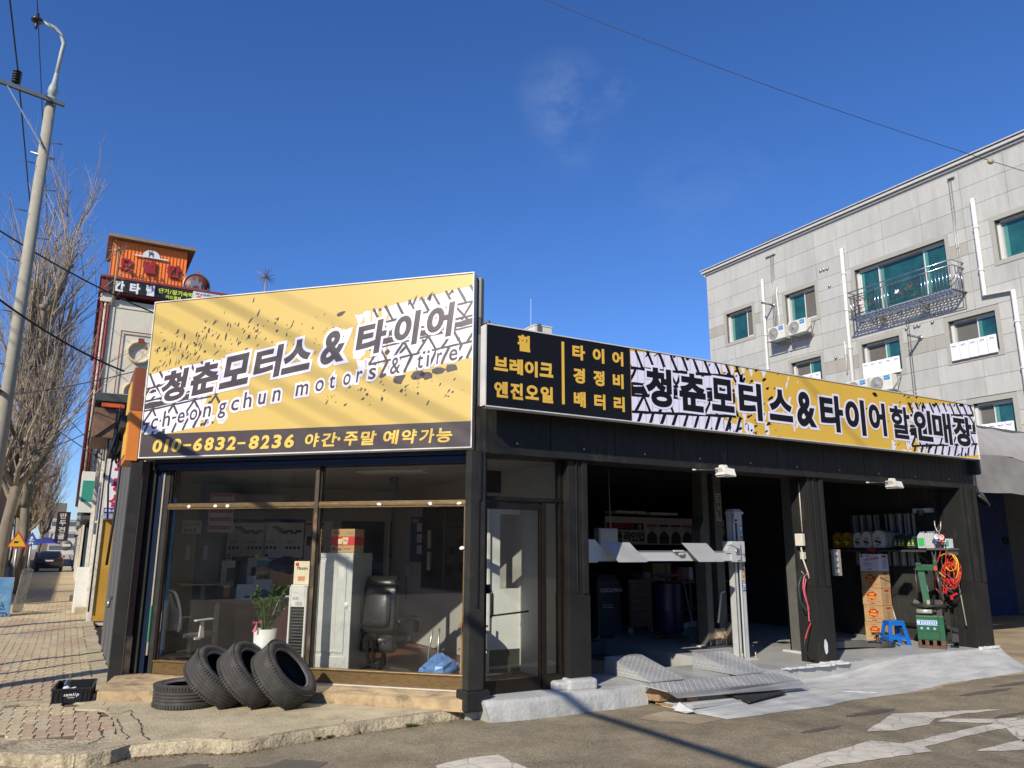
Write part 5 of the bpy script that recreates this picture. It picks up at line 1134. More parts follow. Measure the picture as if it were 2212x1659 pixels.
# trees
BARK = mat('bark', (.19,.16,.12), .9, var=.35, vs=9, bump=.6, bs=35, stain=(.26,.23,.17), sts=4, stw=(.5,.7), stretch=(1,1,.35)); TWIG = mat('twig_bark', (.30,.245,.18), .8, var=.25, vs=5)
def tree_meshes(seed, H, tr):
    R = random.Random(seed); tk = MB(); cr = MB()
    P = [V((0,0,0))]
    for k in range(7): P.append(P[-1]+V((R.uniform(-.12,.12), R.uniform(-.12,.12), H*.5/7)))
    tk.tube(P, tr, 12, tr*.6)
    limbs = []
    for k in range(18):
        s = P[R.randint(3, 7)]; a = R.uniform(0, 6.28); L = R.uniform(.6, 1.7); q = [s]; d = V((math.cos(a)*.7, math.sin(a)*.7, R.uniform(.4, 1.3)))
        for t in range(4): d = (d+V((R.uniform(-.4,.4), R.uniform(-.4,.4), .22))).normalized(); q.append(q[-1]+d*L/4)
        r0 = tr*R.uniform(.5, .85); tk.tube(q, r0, 8, r0*.6); tk.lathe([(0,-r0*.9),(r0*.9,-r0*.3),(r0*.95,r0*.4),(0,r0*.9)], q[-1], d, 7); tk.lathe([(0,-r0),(r0*1.25,0),(0,r0)], q[2], d, 7); limbs.append((q[-1], d, r0)); limbs.append((q[2], d, r0))
    limbs += [(P[-1], V((0,0,1)), tr*.5)]*4
    def shoot(p, d, L, r, lev):
        n = 5 if lev == 0 else 3; q = [p]
        for t in range(n): d = (d+V((R.uniform(-.2,.2), R.uniform(-.2,.2), .045))).normalized(); q.append(q[-1]+d*L/n)
        cr.tube(q, r, 4 if lev == 0 else 3, r*.25, False)
        if lev < 2:
            for k in range(R.randint(3, 6) if lev == 0 else R.randint(1, 3)):
                i = R.randint(1, n-1); a = R.uniform(0, 6.28); dd = (d*.9+V((math.cos(a), math.sin(a), .3))*.6).normalized(); shoot(q[i], dd, L*R.uniform(.25, .5), r*.45, lev+1)
    for p, d, r0 in limbs:
        for k in range(R.randint(3, 6)):
            a = R.uniform(0, 6.28); dd = (V((math.cos(a), math.sin(a), 0))*R.uniform(.1, .7)+V((0,0,1))+d*.35).normalized(); L = H*R.uniform(.08, .27)
            shoot(p, dd, L, R.uniform(.012, .022), 0)
    return tk.mesh('trunk', BARK), cr.mesh('branches', TWIG)
TM = [tree_meshes(901, 11, .11), tree_meshes(902, 11, .13), tree_meshes(903, 11, .13)]
for i, (x, y, k, rz, s, lab) in enumerate(((-1.55,25.0,0,.3,1.38,'nearest bare pollarded street tree, its trunk behind the blue A-board'), (-1.42,31,1,1.7,1.25,'bare street tree just behind the nearest one, trunk in shade'), (-1.6,37,2,.5,1.2,'bare street tree with dark twisted limbs leaning over the pavement'), (-1.8,44,0,2.6,1.0,'bare street tree beside the blue pedestrian sign'), (-1.95,54,1,4,1.1,'bare street tree left of the parked dark car'), (-2.0,66,2,3,1.1,'pale sunlit bare tree beyond the parked car'), (-4.4,84,0,1.,1.0,'farthest bare street tree in the haze of the street end'))):
    t = thing('bare_tree', lab, 'tree', (x, y, 0), rz, 'bare pollarded trees along the kerb'); t.scale = (s,)*3
    for nm, me in (('trunk', TM[k][0]), ('branches', TM[k][1])):
        o = bpy.data.objects.new(nm, me); COL.objects.link(o); o.parent = t
# pole and thin posts out of frame whose shadows stripe the pavement
def post(nm, lab, cat, x, y, r, h, col):
    return obj(nm, MB().cyl((x,y,0),(x,y,h),r,14,r*.8), C(col,.7), label=lab, cat=cat)
post('street_pole', 'concrete pole on the kerb left of the frame', 'pole', -2.15, 9.45, .16, 8, (.4,.38,.33))
post('sign_post', 'thin grey post on the kerb left of the frame', 'post', -2.1, 10.55, .045, 5, (.3,.3,.3))
post('lamp_post', 'slim lamp post on the kerb left of the frame', 'post', -2.1, 11.5, .06, 6, (.3,.3,.3))
post('tree_stake', 'thin stake on the kerb left of the frame', 'post', -2.15, 15.8, .05, 4, (.3,.2,.1))
post('white_pole', 'white painted pole at the left edge between the trees', 'pole', -2.4, 31, .10, 9, (.62,.62,.62))
# opposite side of the road: white wall at the far left
t = thing('side_building', 'white building glimpsed behind the trees at the left edge', 'building', (-14, 40, 0)); m = MB(); m.box(-18, -9.6, 20, 70, 0, 7); obj('wall', m, C((.50,.51,.52),.8), t, world=True)
m = MB(); [m.box(-9.6, -9.55, 22+k*4, 24+k*4, 1+3*j, 2.3+3*j) for k in range(11) for j in range(2)]; obj('window_band', m, C((.06,.07,.09),.3), t, world=True)
t = thing('end_building', 'dark building beside the street end behind the tree trunks', 'building', (-9, 80, 0)); m = MB(); m.box(-16, -6.5, 72, 120, 0, 9); m.box(-6.4, -1.5, 250, 260, 0, 14); obj('wall', m, C((.16,.13,.11),.8), t, world=True)

# A-board
ab = thing('a_board', 'blue pavement A-board with hand painted yellow letters at the left edge', 'sign', (-1.25, 21.2, .1))
m = MB(); m.obox((-1.32,20.95,.52),(1,-.05,0),(0,1,.18),(0,-.18,1),.34,.012,.43); obj('front_panel', m, mat('blue_board', (.03,.16,.42), .5, var=.2, vs=2, col2=(.20,.42,.60)), ab, world=True)
m = MB(); m.obox((-1.32,21.2,.52),(1,-.05,0),(0,1,-.18),(0,.18,1),.34,.012,.43); m.box(-1.0,-.96,20.82,21.3,.1,.13); obj('frame', m, C((.3,.32,.34),.4,.4), ab, world=True)
def AF(u, v, d=0.): return V((-1.34+u, 20.925-d-(.05*u), .52+v))+V((0, .18*v, 0))
m = MB()
for k, ch in enumerate('전문수산강'): put(m, ch, AF, .0, .16, .28-k*.15, .40-k*.15, .006, .05)
obj('lettering', m, C((.75,.36,.04), .6), ab, world=True)
m = MB(); m.bar(AF(-.3,-.37,.004), AF(.3,-.37,.004), .03, .002); obj('white_line', m, C((.6,.62,.62), .6), ab, world=True)
m = MB(); m.obox((-.83,22.1,.62),(1,.3,0),(0,1,0),(.1,0,1),.11,.1,.5); obj('transparent_cover', m, glass('plastic_film', (.7,.72,.72), 1.3, .25), label='milky plastic rain cover standing behind the blue A-board', cat='cover', bevel=.04)
# road signs on the trees' side
def tri_sign(px, py, Y, s, lab, edge, face, blue=False):
    c = yp(px, py, Y); t = thing('road_sign', lab, 'road sign', (c.x, Y, 0), 0)
    T = lambda k, d: [(c.x+math.cos(math.pi/2+i*2.0944)*s*k, Y-d, c.z+math.sin(math.pi/2+i*2.0944)*s*k) for i in range(3)]
    m = MB(); m.prism(T(1,0), (0,.03,0)); obj('rim', m, C(edge,.4), t, world=True); m = MB(); m.flat(T(.78,.005)); obj('face', m, C(face,.4), t, world=True)
    m = MB(); m.cyl((c.x,Y+.06,0),(c.x,Y+.06,c.z+.2),.04,10); obj('post', m, GALV, t, world=True)
    m = MB()
    if blue:
        for a, b in (((0,.12),(0,-.05)),((0,-.05),(-.1,-.2)),((0,-.05),(.1,-.2)),((0,.06),(.1,0)),((0,.06),(-.1,.02))): m.bar((c.x+a[0]*s*2,Y-.01,c.z+a[1]*s*2),(c.x+b[0]*s*2,Y-.01,c.z+b[1]*s*2),.006,.05)
        m.lathe([(0,-.004),(.05,0)], (c.x,Y-.01,c.z+.34*s),(0,1,0),8)
    else: m.box(c.x-.14*s*2,c.x+.02,Y-.01,Y-.006,c.z-.03,c.z+.03)
    obj('symbol', m, C((.75,.75,.75) if blue else (.02,.02,.02),.5), t, world=True)
tri_sign(38, 1171, 30, .36, 'red rimmed yellow triangular warning sign beside the nearest tree', (.55,.02,.02), (.65,.42,.03))
tri_sign(68, 1168, 36, .34, 'blue triangular pedestrian crossing sign between the tree trunks', (.03,.09,.35), (.04,.12,.45), True)
q = yp(95, 1169, 38); m = MB(); m.box(q.x-.4, q.x+.5, 38, 38.05, q.z-.09, q.z+.09); t = obj('street_name_sign', m, C((.04,.05,.35),.5), label='blue street name plate between the trees', cat='sign')
m = MB(); m.cyl((q.x-.45,38.05,0),(q.x-.45,38.05,q.z+.3),.03,8); obj('post', m, GALV, t)
# vertical black banner over the pavement, round signs, far blue sign
q = yp(133, 1136, 40); m = MB(); m.box(q.x-.22, q.x+.30, 40, 40.05, q.z-.65, q.z+.62); t = obj('hanging_banner', m, C((.02,.015,.018),.5), label='black vertical banner with white letters hanging over the pavement', cat='banner')
m = MB(); FB = lambda u, v, d=0.: V((u, 39.998-d, v)); [put(m, ch, FB, q.x-.1, q.x+.16, q.z+.32-k*.3, q.z+.56-k*.3, .002, .03) for k, ch in enumerate('만두전골')]; obj('lettering', m, C((.55,.55,.55),.5), t)
for px, py, Y, r_, c, lab in ((129,1162,42,.30,(.30,.36,.35),'round pale green sign under the black hanging banner'), (143,1178,41,.24,(.12,.13,.15),'small round dark sign with a white band over the pavement')):
    q = yp(px, py, Y); m = MB(); m.lathe([(0,-.04),(r_,-.04),(r_,.04),(0,.04)], (q.x,Y,q.z),(0,1,0),24); t = obj('round_sign', m, C(c,.5), label=lab, cat='sign')
    m = MB(); m.box(q.x-r_*.7,q.x+r_*.7,Y-.045,Y-.041,q.z-.05,q.z+.05); obj('band', m, C((.6,.6,.6),.5), t); m = MB(); m.bar((q.x,Y,q.z),(.6,Y,q.z),.03,.03); obj('arm', m, GALV, t)
q = yp(118, 1166, 60); m = MB(); m.box(q.x-.7, q.x+.7, 60, 60.1, q.z-.14, q.z+.14); obj('direction_sign', m, C((.03,.03,.30),.5), label='deep blue direction sign far down the street', cat='sign')

# dark car parked on the pavement
CP = mat('black_car_paint', (.012,.012,.015), .2, coat=.6, var=.05); CG = mat('car_glass', (.01,.012,.014), .08, spec=.8)
def make_car(lab, loc, rz=0.):
    t = thing('parked_car', lab, 'car', loc, rz)
    L, W2 = 4.6, .92
    prof = [(-2.3,.45,.80,.86),(-2.28,.35,1.0,.9),(-2.1,.3,1.12,.92),(-1.5,.26,1.14,.92),(0,.26,1.12,.92),(1.2,.26,1.0,.92),(1.9,.3,.86,.88),(2.2,.36,.72,.80),(2.3,.45,.6,.70)]
    m = MB(); m.sm = True; n = 10; vs = []
    for y, z0, z1, w_ in prof:
        for x, z in ((-w_*.8,z0),(-w_,z0+.12),(-w_*1.0,(z0+z1)/2),(-w_*.97,z1-.08),(-w_*.85,z1),(w_*.85,z1),(w_*.97,z1-.08),(w_,(z0+z1)/2),(w_,z0+.12),(w_*.8,z0)): vs.append((x, y, z))
    m.add(vs, [(i*n+k, i*n+(k+1) % n, (i+1)*n+(k+1) % n, (i+1)*n+k) for i in range(len(prof)-1) for k in range(n)]+[tuple(range(n)), tuple((len(prof)-1)*n+k for k in range(n))]); obj('body', m, CP, t)
    m = MB(); m.sm = True; cab = [(-2.15,1.08,.78),(-1.85,1.45,.70),(-1.0,1.58,.68),(0,1.55,.68),(.6,1.40,.68),(1.2,1.02,.76)]; vs = []
    for y, z, w_ in cab:
        for x, zz in ((-.84,1.02),(-w_,z-.03),(-w_*.88,z),(w_*.88,z),(w_,z-.03),(.84,1.02)): vs.append((x, y, zz))
    m.add(vs, [(i*6+k, i*6+k+1, (i+1)*6+k+1, (i+1)*6+k) for i in range(5) for k in range(5)]); obj('cabin', m, CP, t)
    m = MB(); m.add([(-.62,-2.165,1.12),(.62,-2.165,1.12),(.56,-1.92,1.40),(-.56,-1.92,1.40)], [(0,1,2,3)])
    for s in (-1, 1): m.add([(s*.79,-1.6,1.16),(s*.79,.9,1.12),(s*.70,.45,1.38),(s*.705,-1.5,1.46)], [(0,1,2,3)])
    obj('windows', m, CG, t)
    for x in (-.8, .8):
        for y in (-1.4, 1.4):
            m = MB(); m.lathe([(.0,-.10),(.22,-.10),(.25,-.11),(.33,-.10),(.34,-.05),(.34,.05),(.33,.10),(0,.10)], (x,y,.34),(1,0,0),24); wh_ = obj('wheel', m, RUB, t)
            s = -.112 if x < 0 else .112; m = MB(); m.lathe([(0,0),(.2,.0),(.22,.01)], (x+s,y,.34),(1 if x > 0 else -1,0,0),16); obj('rim', m, STEEL, wh_)
    for x in (-.72, .72): m = MB(); m.obox((x,-2.29,.93),(1,0,0),(0,1,0),(0,0,1),.15,.02,.08); obj('tail_light', m, C((.07,.003,.003),.3), t)
    for x in (-.62, .62): m = MB(); m.obox((x,2.16,.66),(1,-.3*(1 if x > 0 else -1),0),(0,1,0),(0,0,1),.17,.05,.06); obj('headlight', m, C((.5,.5,.5),.1), t)
    m = MB(); m.box(-.26,.26,-2.315,-2.295,.80,.91); obj('number_plate', m, C((.5,.5,.5),.4), t)
    m = MB(); m.box(-.98,-.86,.75,.90,1.06,1.2); m.box(.86,.98,.75,.90,1.06,1.2); obj('mirror', m, CP, t)
    return t
q = gz(106, 1246, .1); make_car('dark car parked on the pavement seen from behind down the street', (-.93, 60, .1)).scale = (.84,)*3
# buildings across the road behind the viewer (seen only as reflections in the glass)
for k, (x0, y0, x1, y1, h, lab) in enumerate(((-34,-22,-26,2,7.0,'brown brick building across the street behind the viewer'), (-34,2.1,-26,18,6.5,'low pale building across the street to the west'), (-24,-42,4,-34,9.0,'grey building across the side road behind the viewer'), (8,-40,40,-32,8.0,'wide brown building across the side road to the south'))):
    t = thing('opposite_building', lab, 'building', ((x0+x1)/2, (y0+y1)/2, 0)); m = MB(); m.box(x0, x1, y0, y1, 0, h); obj('wall', m, C(((.20,.12,.08),(.35,.33,.28),(.22,.22,.21),(.22,.16,.11))[k], .85), t, world=True)
    m = MB()
    for j in range(int(h/3)):
        if k < 2: [m.box(x1, x1+.05, y0+1+i*3, y0+2.4+i*3, 1+3*j, 2.3+3*j) for i in range(int((y1-y0)/3))]
        else: [m.box(x0+1+i*3, x0+2.4+i*3, y1, y1+.05, 1+3*j, 2.3+3*j) for i in range(int((x1-x0)/3))]
    obj('window_row', m, C((.04,.05,.06),.2), t, world=True)
# ================================================================ ON THE APRON
def tyre(lab, c, ax, R0, w_, seed):
    """a bare car tyre: c centre, ax axle direction, R0 outer radius, w_ width"""
    t = thing('tyre', lab, 'tyre', c, 0, 'worn tyres stacked against the shop step')
    c0 = V((0,0,0)); ri = R0*.66; h = w_/2
    prof = [(ri,-h*.72),(ri+.012,-h*.86),(ri+.05,-h),(R0*.86,-h*1.02),(R0*.94,-h*.93),(R0*.975,-h*.80),(R0*.99,-h*.66)]
    gr = [-.42,-.14,.14,.42]
    for g_ in gr: prof += [(R0*1.0,h*(g_-.10)),(R0*.975,h*(g_-.055)),(R0*.975,h*(g_+.055)),(R0*1.0,h*(g_+.10))]
    prof += [(R0*.99,h*.66),(R0*.975,h*.80),(R0*.94,h*.93),(R0*.86,h*1.02),(ri+.05,h),(ri+.012,h*.86),(ri,h*.72)]
    m = MB(); m.lathe(prof, c0, ax, 72); obj('tread', m, RUB, t)
    m = MB(); m.lathe([(ri,-h*.72),(ri+.05,-h*.80),(R0*.94,-h*.72),(R0*.95,0),(R0*.94,h*.72),(ri+.05,h*.80),(ri,h*.72)], c0, ax, 60); obj('lining', m, RUBI, t)
    m = MB(); m.lathe([(ri-.002,h*.70),(ri+.003,h*.80),(ri+.014,h*.895),(ri+.009,h*.90),(ri-.004,h*.74)], c0, ax, 60); obj('bead', m, C((.09,.088,.083), .45), t)
    axv = V(ax).normalized(); x = axv.orthogonal().normalized(); y = axv.cross(x); m = MB(); R = random.Random(seed)
    for k in range(70):                              # shoulder blocks
        a = 2*math.pi*k/70; d = x*math.cos(a)+y*math.sin(a); tg = -x*math.sin(a)+y*math.cos(a)
        for s in (-1, 1): m.obox(c0+d*R0*.983+axv*s*h*.77, tg, axv, (d+axv*s*.25), .0105, h*.13, .010)
    obj('shoulder_blocks', m, RUB, t)['kind'] = 'stuff'
    return t
q = gz(402, 1528, .1)
T0 = V((1.185, 8.52, .212)); tyre('tyre lying flat, leftmost of the four on the apron', T0, (0,0,1), .315, .215, 1)
def lean(px, py, pz, tilt, yaw): return V((math.cos(yaw)*math.sin(tilt), math.sin(yaw)*math.sin(tilt), math.cos(tilt)))
yaw = math.radians(-38)
for k, (cx_, cy_, cz_, tl) in enumerate(((1.435,8.305,.375,40),(1.70,8.13,.400,47),(1.975,7.94,.402,49))):
    tyre(('tyre leaning on the flat one, second from the left','tyre leaning in the middle of the row, third from the left','rightmost leaning tyre casting its shadow on the shop step')[k], V((cx_,cy_,cz_)), lean(0,0,0,math.radians(tl),yaw), .332, .235, k+2)

# black bread crate with a bottle
cr_ = thing('crate', 'black plastic crate with white lettering standing on the pavers', 'crate', (.22, 9.40, .108), math.radians(-6))
CB = mat('crate_plastic', (.012,.014,.016), .4, var=.2)
W2, D2, H2 = .17, .28, .135
m = MB(); m.box(-W2,W2,-D2,D2,0,.012)
for z in (.118,): 
    m.box(-W2-.012,W2+.012,-D2-.012,-D2+.004,z,H2); m.box(-W2-.012,W2+.012,D2-.004,D2+.012,z,H2); m.box(-W2-.012,-W2+.004,-D2,D2,z,H2); m.box(W2-.004,W2+.012,-D2,D2,z,H2)
m.box(-W2,W2,-D2,-D2+.006,0,.118); m.box(-W2,W2,D2-.006,D2,0,.118)
m.box(-W2,-W2+.006,-D2,D2,0,.118); m.box(W2-.006,W2,-D2,-.08,0,.118); m.box(W2-.006,W2,.08,D2,0,.118); m.box(W2-.006,W2,-.08,.08,0,.05); m.box(W2-.006,W2,-.08,.08,.10,.118)
for x in (-W2+.003,-.125,-.085,.085,.125,W2-.012): m.box(x,x+.009,-D2-.012,-D2,.0,.118)
m.box(-W2-.008,W2+.008,-D2-.010,-D2,.096,.103); m.box(-W2-.006,W2+.006,-D2-.008,-D2,.0,.012)
for y in (-.2,-.12,.12,.2): m.box(W2,W2+.010,y,y+.008,0,.118); m.box(-W2-.010,-W2,y,y+.008,0,.118)
obj('body', m, CB, cr_)
m = MB(); CF = lambda u, v, d=0.: V((u, -D2-.001-d, v)); line(m, 'samlip', CF, .0, .062, .042, 0, .03, 1.0, .2, center=True); line(m, 'kitchen', CF, .0, .042, .018, 0, .02, 1.0, 0, center=True); obj('lettering', m, C((.7,.7,.7),.5), cr_)
bt = thing('bottle', 'clear glass bottle lying in the black crate', 'bottle', (.12, 9.5, .12)); BG = glass('bottle_glass', (.75,.8,.78), 1.5, .05)
m = MB(); m.lathe([(.0,0),(.03,.0),(.032,.12),(.014,.17),(.013,.21),(.016,.22)], (0,0,.0),(.3,.1,1),16); obj('bottle_body', m, BG, bt)
m = MB(); m.sm = True; R = random.Random(5); m.lathe([(0,0),(.035,.01),(.045,.04),(.035,.07),(0,.085)], (.14,9.44,.02+.12),(.2,.1,1),9); m.lathe([(0,0),(.03,.01),(.035,.04),(.0,.07)], (.2,9.42,.03+.12),(.5,.1,1),8); obj('plastic_bag', m, C((.6,.62,.62),.3), label='crumpled clear plastic wrap inside the black crate', cat='wrapper')
m = MB(); m.sm = True; m.tube([(.52,10.6,1.02),(.50,10.55,1.0),(.49,10.5,.92)], .022, 8)
obj('faucet_cover', m, C((.25,.25,.25),.3,.6), label='shiny grey cover on the side of the shop corner column', cat='cover')

# ================================================================ BAYS: ramps, plates, blocks
DIAM = mat('chequer_plate', (.43,.445,.455), .42, .25, var=.08, vs=5, stain=(.33,.34,.34), sts=5)
STUDM = mat('stud_highlight', (.50,.51,.51), .4, .2)
def studs(mb, O, ex, ey, n_, La, Lb, pitch=.036):
    ex, ey, n_ = V(ex).normalized(), V(ey).normalized(), V(n_).normalized(); i = 0
    a = pitch*.5
    while a < La-.01:
        b = pitch*.5; j = 0
        while b < Lb-.01:
            d = (ex+ey).normalized() if (i+j) % 2 else (ex-ey).normalized(); p = d.cross(n_)
            c = V(O)+ex*a+ey*b; mb.add([c-d*.014, c-p*.006, c+d*.014, c+p*.006, c+n_*.004], [(0,1,4),(1,2,4),(2,3,4),(3,0,4)]); b += pitch; j += 1
        a += pitch; i += 1
def ramp(lab, x0, x1, y0, z0, y1, z1, zb):
    t = thing('ramp', lab, 'ramp', (x0, y0, zb), 0, 'chequer plate ramps in the open bay')
    m = MB(); m.prism([(x0,y0,z0-.012),(x0,y0,z0),(x0,y1-.10,z1),(x0,y1,z1),(x0,y1,zb)], (x1-x0,0,0)); obj('body', m, DIAM, t, world=True)
    m = MB(); L = math.hypot(y1-.1-y0, z1-z0); d = V((0,y1-.1-y0,z1-z0)).normalized(); nn = V((1,0,0)).cross(d)
    studs(m, V((x0,y0,z0))+nn*.001, (1,0,0), d, nn, x1-x0, L); studs(m, (x0-.001,y0+.2,zb+.03), (0,1,0), (0,0,1), (-1,0,0), y1-y0-.2, .07); obj('studs', m, STUDM, t, world=True)['kind'] = 'stuff'
    return t
ramp('chequer plate ramp left in the open bay, nearer the first black column', 5.61, 6.10, 6.80, .222, 7.62, .385, .2)
ramp('chequer plate ramp right in the open bay, at the foot of the lift post', 6.82, 7.30, 6.72, .222, 7.45, .385, .2)
bp = thing('bridge_plate', 'wide chequer plate bridging the kerb in front of the ramps', 'plate', (6.5, 6.6, .1))
P = [gz(1383,1478,.222), gz(1676,1452,.215), gz(1728,1468.5,.17), gz(1442,1493.5,.185)]
LL, LR = gz(1463,1506.6,.105), gz(1746,1483,.085)
m = MB(); m.prism([tuple(p) for p in P], (0,0,-.010)); obj('plate', m, DIAM, bp, world=True)
m = MB(); ex = (P[1]-P[0]).normalized(); ey = (P[3]-P[0]).normalized(); nn = ex.cross(ey)*-1; studs(m, P[0]+nn*.001, P[1]-P[0], P[3]-P[0], nn if nn.z > 0 else -nn, 2.0, .42); obj('studs', m, STUDM, bp, world=True)['kind'] = 'stuff'
m = MB(); m.prism([tuple(P[3]+V((0,0,-.001))),tuple(P[2]+V((0,0,-.001))),tuple(LR),tuple(LL)], (0,0,-.008)); obj('lip', m, DIAM, bp, world=True)
m = MB(); m.prism([(5.70,6.235,.06),(6.45,6.30,.045),(6.45,6.30,.02),(5.70,6.235,.035)], (0,.03,0)); m.prism([(7.0,6.42,.058),(7.83,6.47,.045),(7.83,6.47,.03),(7.0,6.42,.04)], (0,.02,0)); m.prism([(5.56,6.30,.10),(5.62,6.15,.03),(5.56,6.2,.01),(5.52,6.33,.02)], (.02,0,0)); obj('angle_iron', m, DIAM, bp, world=True)
m = MB(); N = 12; m.sm = True
mp_ = [gz(1556,1496,.055), gz(1660.7,1486,.06), gz(1699,1497,.055), gz(1617.4,1518,.045)]
vs_ = []
for i in range(N+1):
    for j in range(N+1):
        a, b = i/N, j/N; p = mp_[0].lerp(mp_[1], a).lerp(mp_[3].lerp(mp_[2], a), b); p.z += .004*math.sin(a*5+b*2)*math.sin(b*4); vs_.append(p)
m.add(vs_, [(i*(N+1)+j, (i+1)*(N+1)+j, (i+1)*(N+1)+j+1, i*(N+1)+j+1) for i in range(N) for j in range(N)])
o = obj('rubber_mat', m, mat('rubber_mat', (.02,.02,.021), .7, var=.2, vs=5, bump=.2, bs=60), label='black rubber mat lying on the grey painted ramp in front of the bridge plate', cat='mat'); sf = o.modifiers.new('thick', 'SOLIDIFY'); sf.thickness = .008
WOOD = mat('old_wood', (.30,.19,.10), .85, var=.35, vs=4, stretch=(2,14,8), stain=(.12,.05,.03), sts=3, stw=(.5,.7)); 
for lab, c, s, rz in (('reddish wooden block under the left corner of the bridge plate', (5.68,6.72,.12), (.11,.09,.075), .1), ('split wooden block, second under the bridge plate corner', (5.86,6.64,.11), (.06,.06,.08), .3), ('small wooden wedge, rightmost under the bridge plate corner', (5.97,6.58,.09), (.06,.05,.05), -.3), ('flat pale plank under the wooden blocks', (5.76,6.62,.022), (.15,.11,.014), .15)):
    m = MB(); m.box(-s[0],s[0],-s[1],s[1],-s[2],s[2]); R = random.Random(int(c[0]*100))
    for i in range(len(m.v)): m.v[i] = tuple(a+R.uniform(-.008,.008) for a in m.v[i])
    obj('wood_block', m, WOOD, label=lab, cat='wood block', group='wooden blocks under the bridge plate', loc=c, rz=rz, bevel=.006)
# pallet in the sunken bay
pl_ = thing('pallet', 'wooden pallet on the sunken bay floor behind the left ramp', 'pallet', (5.9, 8.5, .01), .1)
for k in range(7):
    m = MB(); m.box(-.6,.6,-.5+k*.155,-.40+k*.155,.11,.13); obj('plank', m, WOOD, pl_)
for k in range(3):
    for j in range(3): m = MB(); m.box(-.6+k*.53,-.46+k*.53,-.5+j*.44,-.38+j*.44,.0,.09); obj('block', m, WOOD, pl_)
    m = MB(); m.box(-.6+k*.53,-.46+k*.53,-.5,.52,.092,.109); obj('runner', m, WOOD, pl_)
# floor pit edge post
obj('pit_stub', MB().box(7.36,7.42,7.66,7.76,.0,.34), mat('pit_paint', (.5,.5,.5), .5), kind='structure')

# ---------------------------------------------------------------- car lift
lf = thing('car_lift', 'pale grey two post car lift with its cross beam raised at chest height', 'car lift', (7.99, 7.74, .2))
m = MB(); x0, x1, y0, y1 = 7.905, 8.065, 7.69, 7.84
m.box(x0,x1,y1-.012,y1,.2,2.10); m.box(x1-.012,x1,y0,y1,.2,2.10); m.box(x0+.075,x1,y0-.0,y0+.012,.2,2.10); m.box(x0,x0+.012,y0+.03,y1,.2,2.10); m.box(x0,x0+.05,y0+.03,y0+.042,.2,2.10)
m.box(x0+.06,x0+.078,y0-.012,y0+.012,.2,2.10)
obj('post', m, LIFTM, lf, world=True, bevel=.003)
m = MB(); m.prism([(x0-.01,y0-.02,2.102),(x1+.01,y0-.02,2.102),(x1+.01,y1,2.102),(x0-.01,y1,2.102)], (0,0,.03)); m.obox(((x0+x1)/2,(y0+y1)/2,2.15),(1,0,0),(0,1,0),(0,0,1),.08,.08,.018,.8); m.box(x0,x0+.06,y0-.012,y0+.01,2.03,2.10); m.box(x0,x0+.06,y0-.012,y0+.01,1.98,2.0); obj('cap', m, LIFTM, lf, world=True)
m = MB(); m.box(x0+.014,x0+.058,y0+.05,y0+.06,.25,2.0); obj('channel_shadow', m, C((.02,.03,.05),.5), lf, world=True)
m = MB(); m.box(x0-.06,x1+.07,y0-.08,y1+.05,.2,.215); obj('base_plate', m, LIFTM, lf, world=True)
for bx_, by_ in ((x1+.05,y0-.05),(x0-.03,y0-.05),(x1+.05,y1+.02)): m = MB(); m.cyl((bx_,by_,.21),(bx_,by_,.29),.009,8); m.cyl((bx_,by_,.215),(bx_,by_,.235),.018,6); obj('anchor_bolt', m, C((.5,.4,.2),.4,.6), lf, world=True)
def LF(u, v, d=0.): return V((u, y0-.002-d, v))
m = MB(); m.box(x0+.086,x0+.146,y0-.003,y0-.0005,1.84,1.95); obj('badge', m, C((.12,.35,.42),.4), lf, world=True)
m = MB(); put(m, 'P', lambda u, v, d=0.: LF(u, v, d+.002), x0+.098, x0+.136, 1.86, 1.93, .0, .03); obj('badge_letter', m, C((.75,.78,.78),.4), lf, world=True)
m = MB(); m.box(x0+.095,x0+.14,y0-.0025,y0-.0005,1.22,1.60); obj('yellow_label', m, C((.60,.45,.14),.4), lf, world=True)
def LV(u, v, d=0.): return V((x0+.099+v, y0-.0045-d, 1.80-u))      # letters turned on their side
m = MB(); xx = 0
for ch in 'POWERREX': 
    put(m, ch, LV, xx, xx+.055, .0, .038, .0, .02); xx += .0725
obj('lettering', m, C((.06,.06,.15),.4), lf, world=True)
m = MB(); m.box(x0+.09,x0+.145,y0-.003,y0-.0005,1.07,1.21); obj('blue_label', m, C((.04,.10,.30),.4), lf, world=True)
m = MB(); xx = .60
for ch in 'LIFT': put(m, ch, lambda u, v, d=0.: V((x0+.121+v, y0-.006-d, 1.80-u)), xx, xx+.024, .0, .02, .0, .03); put(m, {'L':'3','I':'5','F':'0','T':'0'}[ch], lambda u, v, d=0.: V((x0+.096+v, y0-.006-d, 1.80-u)), xx, xx+.024, .0, .02, .0, .03); xx += .03
obj('lettering', m, C((.75,.75,.78),.4), lf, world=True)
m = MB(); m.box(5.45,7.75,7.60,7.68,1.475,1.60); m.box(5.45,7.75,7.585,7.60,1.475,1.48); m.box(5.45,7.75,7.585,7.60,1.596,1.60); obj('cross_beam', m, LIFTM, lf, world=True, bevel=.003)
for s, xx in ((1, 7.72), (-1, 5.52)):
    m = MB(); m.prism([(xx-s*.0,7.585,1.46),(xx+s*.17,7.585,1.46),(xx+s*.17,7.585,1.73),(xx+s*.04,7.585,1.73),(xx-s*.10,7.585,1.60),(xx-s*.10,7.585,1.575),(xx,7.585,1.575)][::1], (0,.04,0)); m.box(min(xx,xx+s*.3),max(xx,xx+s*.3),7.63,7.74,1.46,1.73); obj('carriage', m, LIFTM, lf, world=True, bevel=.003)
